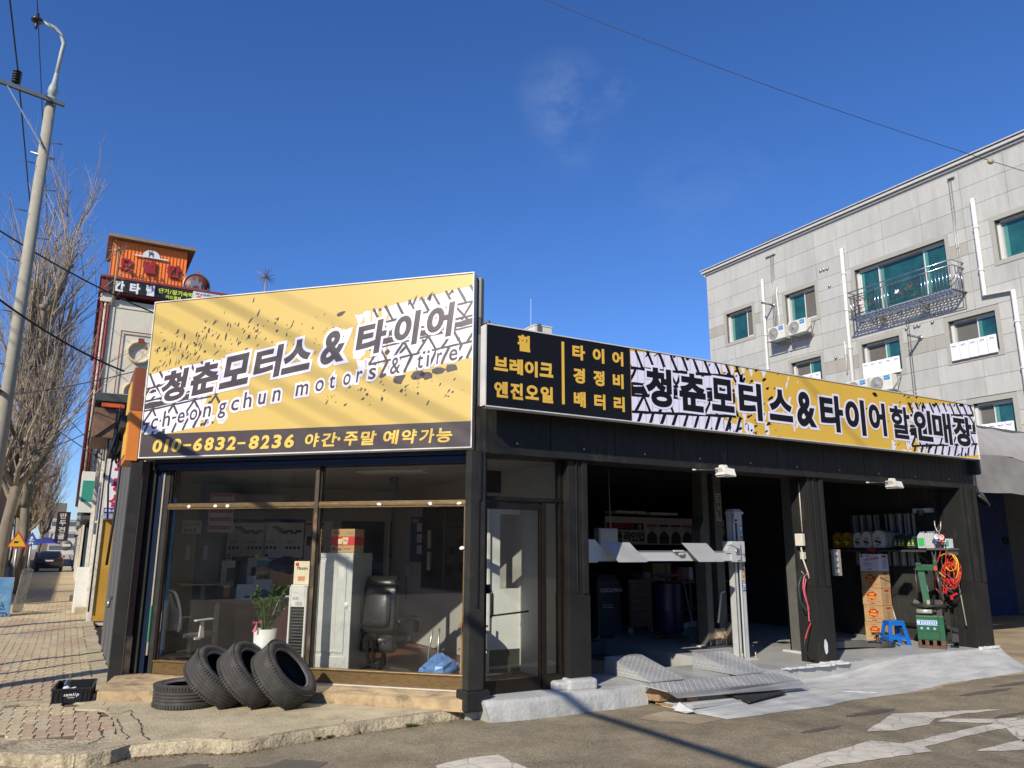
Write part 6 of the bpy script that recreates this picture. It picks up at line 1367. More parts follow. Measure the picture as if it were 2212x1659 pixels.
m = MB(); m.cyl((7.80,7.56,1.60),(7.80,7.60,1.60),.018,10); m.box(7.80,7.86,7.57,7.60,1.56,1.63); m.cyl((7.83,7.57,1.49),(7.83,7.60,1.49),.01,8); m.cyl((7.85,7.57,1.49),(7.85,7.60,1.49),.01,8); obj('bolt', m, STEEL, lf, world=True)
for k, xx in enumerate((5.55, 6.82)):
    t2 = MB(); t2.prism([(xx,7.56,1.70),(xx+.43,7.56,1.70),(xx+.56,7.40,1.47),(xx+.13,7.40,1.47)], (0,-.008,-.004)); t2.prism([(xx+.43,7.56,1.70),(xx+.45,7.57,1.66),(xx+.60,7.42,1.47),(xx+.56,7.40,1.47)], (0,-.004,0)); fo = obj('flap_plate', t2, DIAM, lf, world=True)
    m = MB(); ex = V((1,0,0)); ey = (V((xx+.13,7.40,1.47))-V((xx,7.56,1.70))).normalized(); ee = V((0,-.16,-.23)).normalized(); nn = V((0,-.23,.16)).normalized()
    for r_ in range(8):
        o_ = V((xx,7.551,1.697))+(V((.13,-.16,-.23)))*(r_+.5)/8.2+nn*.003
        for q_ in range(11): c = o_+ex*(.02+q_*.038); d = (ex*(1 if (q_+r_) % 2 else -1)+ee).normalized(); p = d.cross(nn); m.add([c-d*.011, c-p*.004+nn*.002, c+d*.011, c+p*.004+nn*.002], [(0,1,2,3)])
    obj('studs', m, STUDM, lf, world=True)['kind'] = 'stuff'
m = MB(); m.box(6.70,6.85,7.55,7.59,1.59,1.61); m.box(6.78,6.86,7.56,7.60,1.55,1.585); obj('hinge_block', m, LIFTM, lf, world=True)
m = MB(); m.box(5.15,5.45,7.62,7.90,.0,2.10) ; obj('rear_post', MB().box(5.10,5.30,7.66,7.90,.2,2.1), LIFTM, lf, world=True)
# tall steel lift columns
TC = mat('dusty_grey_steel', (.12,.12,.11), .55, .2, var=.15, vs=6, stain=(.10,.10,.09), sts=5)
def tall(lab, x, y, s=1.):
    t = thing('lift_column', lab, 'lift column', (x, y, .2), 0, 'tall steel lift columns inside the garage')
    m = MB(); m.box(-.2,.20,.10,.13,0,2.75); m.box(-.2,-.17,-.1,.13,0,2.75); m.box(.17,.2,-.1,.13,0,2.75); m.box(-.2,-.08,-.12,-.1,0,2.75); m.box(.04,.2,-.12,-.1,0,2.75); obj('column', m, TC, t, bevel=.004)
    m = MB(); m.box(-.28,.28,-.2,.2,-.0,.02); obj('base_plate', m, C((.5,.5,.48),.6), t)
    m = MB(); m.box(.07,.185,-.1235,-.1215,1.86,1.88); m.box(.07,.185,-.1235,-.1215,2.26,2.28); m.box(.07,.08,-.1235,-.1215,1.88,2.26); m.box(.175,.185,-.1235,-.1215,1.88,2.26)
    for k, ch in enumerate('EAL'): put(m, ch, lambda u, v, d=0.: V((u, -.1215-d, v)), .095, .16, 2.14-k*.125, 2.24-k*.125, .001, .02)
    obj('lettering', m, C((.42,.44,.38),.5), t)
    m = MB(); [m.cyl((.07+a*.06,-.128,z),(.07+a*.06,-.12,z),.009,8) for a in (0,1) for z in (2.42,2.58)]; obj('bolt_hole', m, C((.01,.01,.01),.6), t)
    for a in (-.22,-.1,.1,.22): m = MB(); m.cyl((a,-.17,.02),(a,-.17,.11),.009,6); obj('anchor_bolt', m, C((.6,.58,.5),.4,.5), t)
    return t
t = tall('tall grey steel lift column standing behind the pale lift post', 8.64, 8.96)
m = MB(); m.tube([(-.05,-.17,.35),(.02,-.16,.62),(.05,-.16,.78),(.13,-.16,.80)], .016, 8); obj('lever', m, C((.6,.58,.5),.5), t)
m = MB(); m.box(-.10,.2,-.127,-.1205,.02,.26); obj('rust_patch', m, mat('rust_white', (.5,.42,.3), .8, var=.5, vs=20, stain=(.2,.07,.03), sts=14, stw=(.45,.6)), t)
m = MB(); m.prism([(-.35,-.2,1.45),(-.2,-.2,1.45),(-.2,-.2,1.85),(-.28,-.2,1.85),(-.35,-.2,1.72)], (0,.2,0)); m.box(.15,.45,-.25,.1,.05,.35); obj('carriage', m, TC, t)
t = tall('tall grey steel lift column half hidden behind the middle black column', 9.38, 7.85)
ar = thing('lift_arm', 'low lift arm with a round pad on the floor before the cartons', 'lift arm', (9.5, 7.8, .2))
m = MB(); m.bar((9.5,7.80,.28),(10.45,7.68,.27),.10,.09); m.bar((10.3,7.70,.24),(10.7,7.64,.24),.07,.05); obj('arm', m, TC, ar, world=True, bevel=.004)
m = MB(); m.cyl((10.68,7.64,.21),(10.68,7.64,.40),.022,12); m.lathe([(0,0),(.075,0),(.08,.012),(.07,.03),(0,.03)], (10.68,7.64,.385),(0,0,1),16); m.lathe([(0,0),(.09,.0),(.10,.01),(0,.015)], (10.68,7.64,.2),(0,0,1),16); m.lathe([(.03,0),(.05,.01),(.05,.03),(.03,.04)], (10.68,7.64,.27),(0,0,1),12); obj('pad', m, C((.04,.035,.03),.5), ar, world=True)

# ================================================================ RIGHT BAY THINGS
# shelf with jugs along the side wall
sh = thing('wall_shelf', 'dark shelf board on the right garage wall under the oil jugs', 'shelf', (11.95, 8.1, 1.66))
m = MB(); m.box(11.62,12.08,6.98+.35,9.6,1.635,1.66); m.box(11.62,11.64,7.33,9.6,1.60,1.66); obj('board', m, C((.05,.05,.05),.6), sh, world=True)
m = MB(); [m.bar((12.08,y,1.45),(11.7,y,1.63),.02,.02) for y in (7.6,8.4,9.2)]; m.box(11.66,12.08,7.0,7.335,1.63,1.66); m.box(11.66,12.0,7.02,7.03,1.55,1.63); obj('bracket', m, C((.10,.10,.10),.5), sh, world=True)
def jug_mesh(w_, d, h, neck=.5):
    m = MB(); m.prism([(0,-w_/2,0),(0,w_/2,0),(0,w_/2,h*.72),(0,w_*.18,h*.93),(0,-w_*.3,h*.93),(0,-w_/2,h*.70)], (d,0,0)); return m
def jug(lab, x, y, w_, d, h, col, lc, cap, grp='oil jugs on the side wall shelf', text=None, tcol=(.02,.02,.02)):
    t = thing('oil_jug', lab, 'oil jug', (x, y, 1.66), 0, grp)
    obj('body', jug_mesh(w_, d, h), C(col,.4), t, bevel=.015)
    m = MB(); m.cyl((d/2,-w_*.1,h*.93),(d/2,-w_*.1,h*1.02),.022,12); obj('cap', m, C(cap,.4), t)
    m = MB(); m.tube([(d/2,w_*.10,h*.90),(d/2,w_*.28,h*.98),(d/2,w_*.46,h*.80)], .012, 6); obj('handle', m, C(tuple(c*.5 for c in col) if sum(col) > 1 else col,.4), t)
    m = MB(); m.box(-.003,0,-w_*.40,w_*.40,h*.12,h*.62); obj('label_panel', m, C(lc,.4), t)
    if text:
        m = MB(); line(m, text, lambda u, v, d_=0.: V((-.0035-d_, -u, v)), 0, h*.48, .035, 0, .03, center=True); m.obox((-.006,0,h*.34),(0,1,.3),(0,-.3,1),(1,0,0),w_*.28,.018,.001); m.box(-.0045,-.003,-.03,.03,h*.18,h*.22); obj('lettering', m, C(tcol,.5), t)
    return t
yy = 9.45
for k in range(2): jug('amber oil jug with a yellow label, %s on the side wall shelf' % ('leftmost','second from the left')[k], 11.66, 8.95-k*.19, .17, .12, .28, (.30,.16,.02), (.10,.06,.02), (.05,.03,.01), text='Euro', tcol=(.6,.5,.05))
for k in range(3): jug('white oil jug with a black car drawing, %s of the three' % ('left one','middle one','right one, the biggest')[k], 11.66, (8.55,8.38,8.16)[k], .15+.025*k, .12, .275+.015*k, (.50,.50,.46), (.50,.50,.46), (.3,.02,.02), text=('4x4','SUV','HEV')[k] if False else '디젤')
for k in range(3): jug('grey oil jug behind the biggest white one, %s in the row' % ('first','second','third')[k], 11.70+.04*k, 8.05-k*.05, .08, .12, .28-.01*k, (.22,.22,.21), (.3,.3,.29), (.05,.05,.05))
for k in range(5): jug('dark green oil bottle with a red cap, %s from the left' % ('first','second','third','fourth','fifth')[k], 11.66, (7.85,7.78,7.72,7.62,7.55)[k], .055, .10, .215, (.012,.05,.035), (.015,.07,.05), (.35,.02,.02), text='C', tcol=(.5,.45,.1))
for k in range(4): jug('silver coolant jug with a green label, %s from the left' % ('first','second','third','fourth')[k], 11.66, (7.41,7.32,7.275,7.23)[k], .12 if k == 0 else .042, .12, .25, (.50,.52,.54), (.06,.45,.12) if k == 0 else (.5,.52,.54), (.15,.2,.3))
m = MB(); m.box(11.70,11.80,6.99,7.08,1.66,1.80); o = obj('product_box', m, C((.6,.6,.6),.5), label='small white and teal product box at the right end of the shelf', cat='box'); m = MB(); m.box(11.697,11.70,6.995,7.06,1.68,1.78); obj('label_panel', m, C((.05,.35,.32),.5), o)
m = MB(); m.box(11.60,11.62,8.20,8.33,1.60,1.655); obj('red_tag', m, C((.5,.03,.03),.5), sh, world=True)
# cartons
def carton(k, z0, z1, white, lab):
    t = thing('carton', lab, 'carton', (11.51, 8.09, z0), 0, 'cartons of car shampoo stacked by the side wall'); h = z1-z0-.004; R = random.Random(k)
    m = MB(); m.box(0,.26,0,.345,0,h); obj('box', m, C((.60,.60,.62),.7) if white else CARD, t, bevel=.004); t.rotation_euler.z = R.uniform(-.02,.02)
    CFx = lambda u, v, d=0.: V((-.0015-d, .345-u, v)); CFy = lambda u, v, d=0.: V((u, -.0015-d, v))
    red, yel, dk_ = C((.42,.03,.02),.6), C((.75,.50,.05),.6), C((.25,.12,.06) if not white else (.05,.07,.3),.6)
    if not white:
        m = MB(); R2 = random.Random(9); pts = [CFx(.175+(.105 if i % 2 else .08)*math.cos(i*.42)*1.0, h*.56+(.075 if i % 2 else .06)*math.sin(i*.42), .0) for i in range(15)]; m.flat(pts); obj('red_burst', m, red, t)
        m = MB(); line(m, 'CAR', lambda u, v, d=0.: CFx(u+.125, v, .0012+d), .0, h*.58, .048, 0, .03, .85); line(m, 'WANG', lambda u, v, d=0.: CFx(u+.105, v, .0012+d), .0, h*.40, .044, 0, .03, .85); obj('lettering', m, yel, t)
        m = MB(); line(m, 'WASHING WAX', lambda u, v, d=0.: CFx(u+.08, v, d), .0, h*.20, .028, 0, .03); line(m, 'Shampoo', lambda u, v, d=0.: CFx(u+.11, v, d), .0, h*.86, .022, 0, .02); obj('small_print', m, dk_, t)
    else:
        m = MB(); line(m, 'CAR WANG', lambda u, v, d=0.: CFx(u+.08, v, d), .0, h*.58, .05, 0, .03, .9, 0, .15); m.lathe([(0,-.001),(.018,-.001),(.018,0)], (-.001,.30,h*.86),(1,0,0),12); obj('lettering', m, red, t)
        m = MB(); line(m, 'PREMIUM', lambda u, v, d=0.: CFx(u+.08, v, d), .0, h*.40, .032, 0, .03); line(m, 'Wash Master', lambda u, v, d=0.: CFx(u+.10, v, d), .0, h*.28, .024, 0, .03); line(m, 'No.1', lambda u, v, d=0.: CFx(u+.14, v, d), .0, h*.84, .03, 0, .03); obj('small_print', m, dk_, t)
    m = MB(); m.lathe([(0,-.0012),(.033,-.0012)], (-.0005,.16,h*.10),(1,0,0),14) if False else m.flat([CFx(.18+.05*math.cos(a*.5), h*.11+.009*math.sin(a*.5), .0) for a in range(13)]); obj('red_oval', m, red, t)
    m = MB(); m.box(.09,.20,-.0015,-.0005,h*.80,h*.92); obj('red_band', m, red, t)
    m = MB(); [m.box(.10,.19,-.0015,-.0005,h*(.62-.09*i),h*(.645-.09*i)) for i in range(6)]; [m.box(-.0012,-.0004,.30-.0,.325,h*(.9-.07*i),h*(.93-.07*i)) for i in range(2)]; obj('small_print', m, dk_, t)
    return t
zz_ = [.2,.4858,.7486,1.0214,1.2913,1.567]
for k in range(5): carton(k, zz_[k], zz_[k+1], k == 4, ('brown carton at the bottom of the stack, behind the blue stool','brown carton second from the bottom of the stack','brown carton in the middle of the stack','brown carton just under the white one','white carton on top of the brown stack')[k])
# broom stick, pipe
obj('broom_stick', MB().cyl((11.86,8.05,.22),(11.80,8.22,1.12),.014,8), C((.5,.5,.5),.4), label='thin pale stick leaning just right of the carton stack', cat='stick')
obj('metal_rod', MB().cyl((11.88,6.98,.52),(11.97,7.12,1.72),.010,8), C((.5,.48,.42),.35,.5), label='long thin metal rod hanging in front of the jumper cables', cat='rod')
# blue stool
st = thing('stool', 'blue plastic stool beside the stacked cartons', 'stool', (11.30, 7.78, .2), math.radians(-24))
SB = mat('blue_plastic', (.01,.13,.50), .32, var=.05)
H = .36; m = MB(); m.obox((0,0,H-.018),(1,0,0),(0,1,0),(0,0,1),.125,.10,.018,.96); obj('seat', m, SB, st, bevel=.012)
cor = [(-1,-1),(1,-1),(1,1),(-1,1)]
for sx_, sy_ in cor:
    m = MB(); a = V((sx_*.105,sy_*.085,H-.03)); b = V((sx_*.165,sy_*.135,.0)); d = b-a
    m.prism([a+V((sx_*.02,sy_*.0,0)), b+V((sx_*.02,0,0)), b+V((-sx_*.045,0,0)), a+V((-sx_*.03,0,0))], (0,-sy_*.012,0)); m.prism([a+V((0,sy_*.016,0)), b+V((0,sy_*.016,0)), b+V((0,-sy_*.045,0)), a+V((0,-sy_*.03,0))], (sx_*.012,0,0)); obj('leg', m, SB, st, bevel=.003)
m = MB()
for s in (-1, 1):
    m.box(-.152,.152,s*.122-.006,s*.122+.006,.08,.125); m.box(s*.152-.006,s*.152+.006,-.122,.122,.08,.125); m.box(-.112,.112,s*.088-.006,s*.088+.006,H-.075,H-.03); m.box(s*.112-.006,s*.112+.006,-.088,.088,H-.075,H-.03)
obj('stretcher', m, SB, st, bevel=.003)
# tyre changer
tcg = thing('tyre_changer', 'green tyre changing machine with a round turntable by the right wall', 'tyre changer', (11.3, 7.3, .2))
GRN = mat('machine_green', (.008,.085,.035), .38, var=.15, vs=5, stain=(.10,.055,.03), sts=7, stw=(.62,.75)); RST = mat('rusty_base', (.10,.055,.035), .8, var=.4, vs=14)
MX = (.49, -.87, 0); MYv = (.87, .49, 0); XS, YS_ = .57, .62
def tb(mb, a, b, c_, d, e_, f_):      # box in the machine's own frame, origin at (10.93,7.22)
    O = V((11.19,7.34,.2)); X = V(MX).normalized()*XS; Y = V(MYv).normalized()*YS_; P = [O+X*x+Y*y+V((0,0,z)) for z in (e_, f_) for x, y in ((a,c_),(b,c_),(b,d),(a,d))]
    return mb.add(P, [(3,2,1,0),(4,5,6,7),(0,1,5,4),(1,2,6,5),(2,3,7,6),(3,0,4,7)])
def TP(x, y, z): return V((11.19,7.34,.2))+V(MX).normalized()*x*XS+V(MYv).normalized()*y*YS_+V((0,0,z))
m = MB(); tb(m, .02,.66,0,.40,.12,.47); tb(m,.02,.52,-.012,0,.13,.46); obj('cabinet', m, GRN, tcg, world=True, bevel=.006)
m = MB(); tb(m, .03,.66,.0,.38,.0,.04); tb(m,.03,.10,.0,.38,.04,.12); tb(m,.18,.27,.0,.38,.04,.12); tb(m,.36,.45,.0,.38,.04,.12); tb(m,.54,.66,.0,.38,.04,.12); tb(m,.10,.54,.30,.38,.04,.12); obj('base', m, RST, tcg, world=True, bevel=.004)
m = MB(); tb(m,.02,.53,-.016,-.0125,.245,.252); tb(m,.53,.54,-.012,.0,.13,.47); obj('groove', m, C((.01,.02,.015),.5), tcg, world=True)
m = MB(); tb(m,.03,.51,-.0155,-.0125,.335,.405); obj('nameplate', m, C((.05,.20,.42),.4), tcg, world=True)
m = MB(); line(m, 'SILVER 112 F', lambda u, v, d=0.: TP(.13+u, -.0165-d, v), 0, .350, .055, 0, .03, 1.0, .3); m.lathe([(.010,0),(.021,0)], TP(.07,-.017,.37), MYv, 20); tb(m,.03,.51,-.0165,-.0155,.335,.340); tb(m,.03,.51,-.0165,-.0155,.400,.405); obj('lettering', m, C((.75,.76,.78),.4), tcg, world=True)
m = MB(); [m.lathe([(0,-.001),(.021,-.001),(.021,0)], TP(.13+k*.15,-.0135,.285), MYv, 18) for k in range(3)]; obj('blue_disc', m, C((.15,.35,.50),.4), tcg, world=True)
m = MB(); [tb(m,.115+k*.15,.145+k*.15,-.0165,-.0155,.283,.287) for k in range(3)]; obj('disc_mark', m, C((.7,.72,.74),.4), tcg, world=True)
cT = TP(.33, .17, 0)
m = MB(); m.lathe([(0,.575),(.08,.57),(.22,.60),(.245,.615),(.24,.63),(.20,.635),(.08,.65),(0,.66)], (cT.x,cT.y,.2),(0,0,1),40); m.cyl(V((cT.x,cT.y,.66)),V((cT.x,cT.y,.78)),.06,16); obj('turntable', m, C((.045,.045,.042),.45,.4), tcg, world=True)
m = MB()
for k in range(4): a = .5+k*1.57; d = V((math.cos(a),math.sin(a),0)); m.prism([V((cT.x,cT.y,.84))+d*.10, V((cT.x,cT.y,.84))+d*.20, V((cT.x,cT.y,.90))+d*.18, V((cT.x,cT.y,.88))+d*.13], V((-d.y,d.x,0))*.04)
obj('jaw', m, C((.12,.11,.10),.5,.4), tcg, world=True)
m = MB(); m.cyl(TP(.06,-.02,.53),TP(.42,-.05,.54),.036,14); obj('air_cylinder', m, C((.52,.52,.48),.3,.5), tcg, world=True)
m = MB(); m.cyl(TP(.42,-.05,.54),TP(.52,-.06,.54),.022,12); tb(m,.05,.6,.03,.34,.47,.50); m.cyl(TP(.36,-.0,.50),TP(.40,-.0,.58),.03,8); tb(m,.5,.64,.0,.3,.47,.7); obj('mechanism', m, C((.05,.045,.04),.5,.3), tcg, world=True)
m = MB(); m.prism([TP(.15,.36,1.14),TP(.31,.36,1.14),TP(.38,.30,.63),TP(.22,.30,.63)], V(MYv)*.12); obj('column_arm', m, GRN, tcg, world=True, bevel=.006)
m = MB(); m.prism([TP(.22,.355,.90),TP(.352,.355,.90),TP(.366,.343,.81),TP(.233,.343,.81)], V(MYv)*-.004); obj('blue_band', m, C((.06,.25,.45),.4), tcg, world=True)
m = MB(); m.lathe([(.012,0),(.026,0)], TP(.292,.335,.857), MYv, 18); obj('white_ring', m, C((.75,.76,.78),.4), tcg, world=True)
m = MB(); tb(m,.12,.60,.30,.40,1.12,1.21); tb(m,.12,.26,.29,.42,1.19,1.235); tb(m,.54,.64,.27,.42,1.12,1.27); obj('swing_arm', m, GRN, tcg, world=True, bevel=.006)
m = MB(); m.box(0,0,0,0,0,0); tb(m,.555,.63,.264,.269,1.13,1.19); obj('red_sticker', m, C((.6,.05,.02),.4), tcg, world=True)
m = MB(); m.cyl(TP(.60,.33,1.11),TP(.66,.28,.80),.022,10); m.cyl(TP(.59,.34,1.0),TP(.59,.34,1.36),.028,12); m.bar(TP(.60,.25,.84),TP(.70,.2,.76),.05,.025); m.bar(TP(.66,.2,.80),TP(.70,.15,.70),.03,.02); m.cyl(TP(.08,.34,1.13),TP(.18,.34,1.15),.022,10); m.tube([TP(.10,.34,1.12),TP(.09,.34,.9),TP(.07,.36,.68)], .008,6); obj('tool_head', m, C((.10,.085,.07),.4,.5), tcg, world=True)
m = MB(); m.tube([TP(.70,.1,.35),TP(.80,.12,.3),TP(.78,.16,.15),TP(.72,.15,.1)], .012,6); m.obox(TP(.86,.3,.20),MX,MYv,(0,0,1),.05,.04,.10); m.bar(TP(.7,.1,.32),TP(.95,.2,.26),.03,.05); obj('bead_breaker', m, C((.02,.02,.02),.5), tcg, world=True)
# hoses on the floor behind the machine
m = MB(); R = random.Random(3)
for k in range(4): m.tube([(10.82+.02*k+(.20-.01*k)*math.cos(t*.5),7.72+(.20)*math.sin(t*.5),.215+.012*k+.0*t) for t in range(13)], .012, 6)
m.tube([(10.7,7.7,.34),(10.85,7.6,.30),(11.0,7.5,.22)], .01,6); obj('floor_cable', m, C((.03,.03,.03),.6), label='coil of black cable on the floor left of the green machine', cat='cable coil')
# gauges on a hook
gg = thing('gauge_set', 'refrigerant gauge set with two dials hanging above the green machine', 'gauge set', (11.86, 7.2, 1.8))
def GP(x, y): return xp((3050+x*.54254)/1.8228, (1800+y*.54254)/1.8228, 11.62)
STN3 = C((.55,.55,.53),.3,.7)
c1_, c2_ = GP(1176,577), GP(1213,582)
for c, col in ((c1_,(.70,.74,.78)),(c2_,(.74,.52,.48))):
    m = MB(); m.lathe([(.042,-.0),(.047,-.012),(.047,.012),(0,.014)], c,(-1,-.1,0),22); obj('dial_case', m, C((.04,.07,.3) if c is c1_ else (.4,.02,.02),.4), gg, world=True)
    m = MB(); m.lathe([(0,.0145),(.041,.0145)], c,(-1,-.1,0),22); m.mi = 0; obj('dial_face', m, C(col,.4), gg, world=True)
    m = MB(); m.bar(c+V((-.017,0,0)),c+V((-.017,-.02,.015)),.003,.003); m.tube([c+V((-.0165,.028*math.cos(t*.5),.028*math.sin(t*.5))) for t in range(-1,8)],.0025,4); obj('needle', m, C((.02,.02,.02),.4), gg, world=True)
m = MB(); m.cyl(GP(1145,605),GP(1235,612),.012,8); [m.cyl(GP(x,600),GP(x,635),.009,8) for x in (1170,1215,1240)]; m.cyl(GP(1176,590),GP(1176,605),.01,8); m.cyl(GP(1213,594),GP(1213,610),.01,8); obj('manifold', m, STN3, gg, world=True)
m = MB(); m.cyl(GP(1160,608),GP(1180,612),.02,10); obj('blue_knob', m, C((.02,.07,.4),.4), gg, world=True); m = MB(); m.cyl(GP(1210,612),GP(1228,616),.02,10); obj('red_knob', m, C((.5,.02,.04),.4), gg, world=True)
m = MB(); m.tube([GP(1205,465),GP(1205,520),GP(1195,543),GP(1180,538),GP(1163,500),GP(1160,462)],.008,6); m.tube([GP(1190,543),GP(1196,558),GP(1185,566),GP(1182,574)],.006,6); obj('hook', m, C((.5,.45,.35),.4,.5), gg, world=True)
def hose(nm, lab, pts, r, col, cat='hose', X=11.7, parent=None):
    P_ = [xp((3050+x*.54254)/1.8228, (1800+y*.54254)/1.8228, X+dx) for x, y, dx in [(p+(0,))[:3] for p in pts]]
    return obj(nm, MB().tube(smooth(P_), r, 7), C(col,.4), parent, world=parent is not None, label=lab if parent is None else None, cat=cat if parent is None else None)
def smooth(P_, n=6):
    out = []
    for i in range(len(P_)-1):
        p0, p1, p2, p3 = P_[max(i-1,0)], P_[i], P_[i+1], P_[min(i+2,len(P_)-1)]
        for k in range(n):
            t = k/n; out.append(.5*((2*p1)+(p2-p0)*t+(2*p0-5*p1+4*p2-p3)*t*t+(3*p1-p0-3*p2+p3)*t*t*t))
    return out+[P_[-1]]
hose('hose', '', [(1140,610),(1142,690),(1155,740),(1165,785)], .008, (.02,.12,.14), parent=gg); hose('hose', '', [(1172,635),(1168,700),(1170,785)], .008, (.02,.14,.16), parent=gg); hose('hose', '', [(1212,640),(1200,700),(1178,770)], .010, (.45,.03,.04), parent=gg)
hose('hose', '', [(1240,640),(1243,730),(1238,830),(1225,960),(1220,1060)], .008, (.5,.04,.03), parent=gg)
# jumper cables: many loops
jc = thing('jumper_cables', 'tangle of red and yellow jumper cables hanging on the right garage wall', 'cable', (11.8, 7.1, 1.5))
R = random.Random(44)
for k in range(9):
    cx0, cy0 = 1280+R.uniform(-14,10), 810+R.uniform(-25,60); rx, ry = R.uniform(18,72), R.uniform(70,130); ph = R.uniform(0,6.28); pts = []
    for t in range(15): a = ph+t*.45; pts.append((cx0+rx*math.cos(a)+R.uniform(-4,4), min(1010,cy0+ry*math.sin(a)*(1+.2*math.sin(a))), R.uniform(-.03,.03)))
    hose('cable', '', pts, .0065, (.55,.035,.02) if k % 3 else (.62,.10,.02), parent=jc, X=11.75)
hose('cable', '', [(1180,770),(1195,725),(1240,702),(1300,712),(1330,760),(1332,830),(1318,880)], .008, (.75,.40,.02), parent=jc, X=11.72); hose('cable', '', [(1240,760),(1245,800),(1275,825),(1310,810),(1320,760),(1290,715)], .008, (.75,.38,.02), parent=jc, X=11.71); hose('cable', '', [(1195,835),(1220,860),(1240,870)], .008, (.75,.45,.02), parent=jc, X=11.70)
hose('cable', '', [(1200,880),(1215,930),(1250,955),(1290,945),(1300,900),(1260,860),(1210,840)], .007, (.07,.11,.14), parent=jc, X=11.71); hose('cable', '', [(1225,700),(1212,760),(1235,830),(1225,890)], .007, (.08,.07,.08), parent=jc, X=11.74)
hose('cable', '', [(1165,870),(1170,950),(1200,975),(1260,970),(1310,940),(1330,900)], .007, (.55,.04,.04), parent=jc, X=11.72)
hose('cable', '', [(1350,860),(1355,960),(1330,1040),(1280,1060)], .006, (.02,.02,.02), parent=jc, X=11.9)
for a, b in (((1285,1010),(1325,990)),((1285,1010),(1290,1035)),((1250,880),(1270,920)),((1275,880),(1308,925)),((1250,950),(1240,990))):
    P_, Q_ = [xp((3050+x*.54254)/1.8228, (1800+y*.54254)/1.8228, 11.70) for x, y in (a, b)]; obj('clamp', MB().bar(P_, Q_, .03, .03), C((.55,.02,.03),.35), jc, world=True, bevel=.004)
for a, b in (((1205,885),(1245,915)),((1262,965),(1300,985)),((1275,1000),(1285,1030))):
    P_, Q_ = [xp((3050+x*.54254)/1.8228, (1800+y*.54254)/1.8228, 11.71) for x, y in (a, b)]; obj('grip', MB().bar(P_, Q_, .03, .025), C((.04,.04,.04),.4), jc, world=True)
# security camera
sc_ = thing('security_camera', 'small white dome camera on the side wall above the oil jugs', 'camera', (11.95, 7.6, 2.3)); q = xp((3050+1060*.54254)/1.8228, (1800+385*.54254)/1.8228, 12.0)
m = MB(); m.box(q.x,q.x+.1,q.y-.16,q.y+.14,q.z-.04,q.z+.03); obj('mount', m, C((.5,.5,.5),.5), sc_, world=True); m = MB(); m.lathe([(0,-.07),(.05,-.05),(.06,0),(.06,.02)], (q.x-.01,q.y,q.z-.03),(0,0,1),14); obj('dome', m, C((.05,.05,.05),.3), sc_, world=True)
# outlet box, hose on the middle column
ob = thing('power_box', 'cream electrical outlet box on the side of the middle black column', 'outlet box', (8.46, 7.1, 1.7)); q0 = yp((3050+175*.54254)/1.8228, (1800+600*.54254)/1.8228, 7.08)
m = MB(); m.box(q0.x-.03,q0.x+.03,7.0,7.12,q0.z-.08,q0.z+.08); obj('box', m, C((.60,.57,.48),.5), ob, world=True, bevel=.008)
m = MB(); m.box(q0.x-.02,q0.x+.02,7.0,7.06,q0.z-.25,q0.z-.16); m.tube([(q0.x,7.05,q0.z-.1),(q0.x-.04,7.0,q0.z-.25),(q0.x+.03,7.0,q0.z-.42),(q0.x+.05,7.0,q0.z-.5)],.012,6); m.tube([(q0.x+.06,7.06,2.5),(q0.x+.06,7.06,q0.z+.1)],.009,6); obj('plug_cable', m, C((.5,.48,.4),.5), ob, world=True)
hz_ = thing('air_hose', 'red and black air hoses looped down the left side of the middle column', 'hose', (8.4, 7.0, .2))
def yh(pts, r, col, Y=7.0):
    P_ = [yp((3050+x*.54254)/1.8228, (1800+y*.54254)/1.8228, Y) for x, y in pts]; obj('hose', MB().tube(smooth(P_), r, 8), C(col,.4), hz_, world=True)
yh([(235,850),(215,870),(208,950),(225,1030),(245,1090),(250,1180),(258,1190)], .009, (.50,.10,.14)); yh([(228,880),(218,960),(235,1050),(245,1120)], .008, (.45,.07,.10))
yh([(232,855),(200,860),(178,920),(180,1000),(205,1080),(235,1115)], .008, (.03,.06,.07)); yh([(262,1205),(240,1260),(222,1320)], .009, (.45,.03,.03)); yh([(222,1320),(218,1370),(235,1420),(265,1450),(285,1465),(265,1462)], .008, (.02,.02,.02)); yh([(195,830),(215,850)], .006, (.4,.4,.4))
# switch panel behind column
m = MB(); q1_ = yp((3050+452*.54254)/1.8228, (1800+760*.54254)/1.8228, 7.7); m.box(q1_.x-.09,q1_.x+.07,7.68,7.72,q1_.z-.2,q1_.z+.18); t = obj('switch_panel', m, C((.28,.27,.22),.5), label='grey switch panel with stickers on the lift column behind the middle column', cat='switch panel')
m = MB(); [m.box(q1_.x-.07,q1_.x-.0,7.67,7.68,q1_.z-.16+k*.085,q1_.z-.11+k*.085) for k in range(4)]; obj('sticker', m, C((.6,.6,.55),.5), t)
# bucket behind
def bucket(lab, x, y, z, s, col): 
    t = thing('bucket', lab, 'bucket', (x,y,z)); m = MB(); m.lathe([(0,0),(.11*s,0),(.135*s,.26*s),(.14*s,.28*s),(.13*s,.28*s),(.105*s,.01),(0,.01)], (0,0,0),(0,0,1),20); obj('pail', m, C(col,.5), t); m = MB(); m.lathe([(.114*s,.05*s),(.131*s,.22*s)],(0,0,0),(0,0,1),20); obj('label_band', m, C((.08,.15,.35),.5), t) if False else None; return t
bucket('white and blue bucket on the floor behind the lift column', 10.05, 8.4, .2, 1.0, (.5,.5,.5)); bucket('pale bucket standing in the dark between the lift and the middle column', 10.6, 10.4, .2, 1.0, (.35,.40,.38))

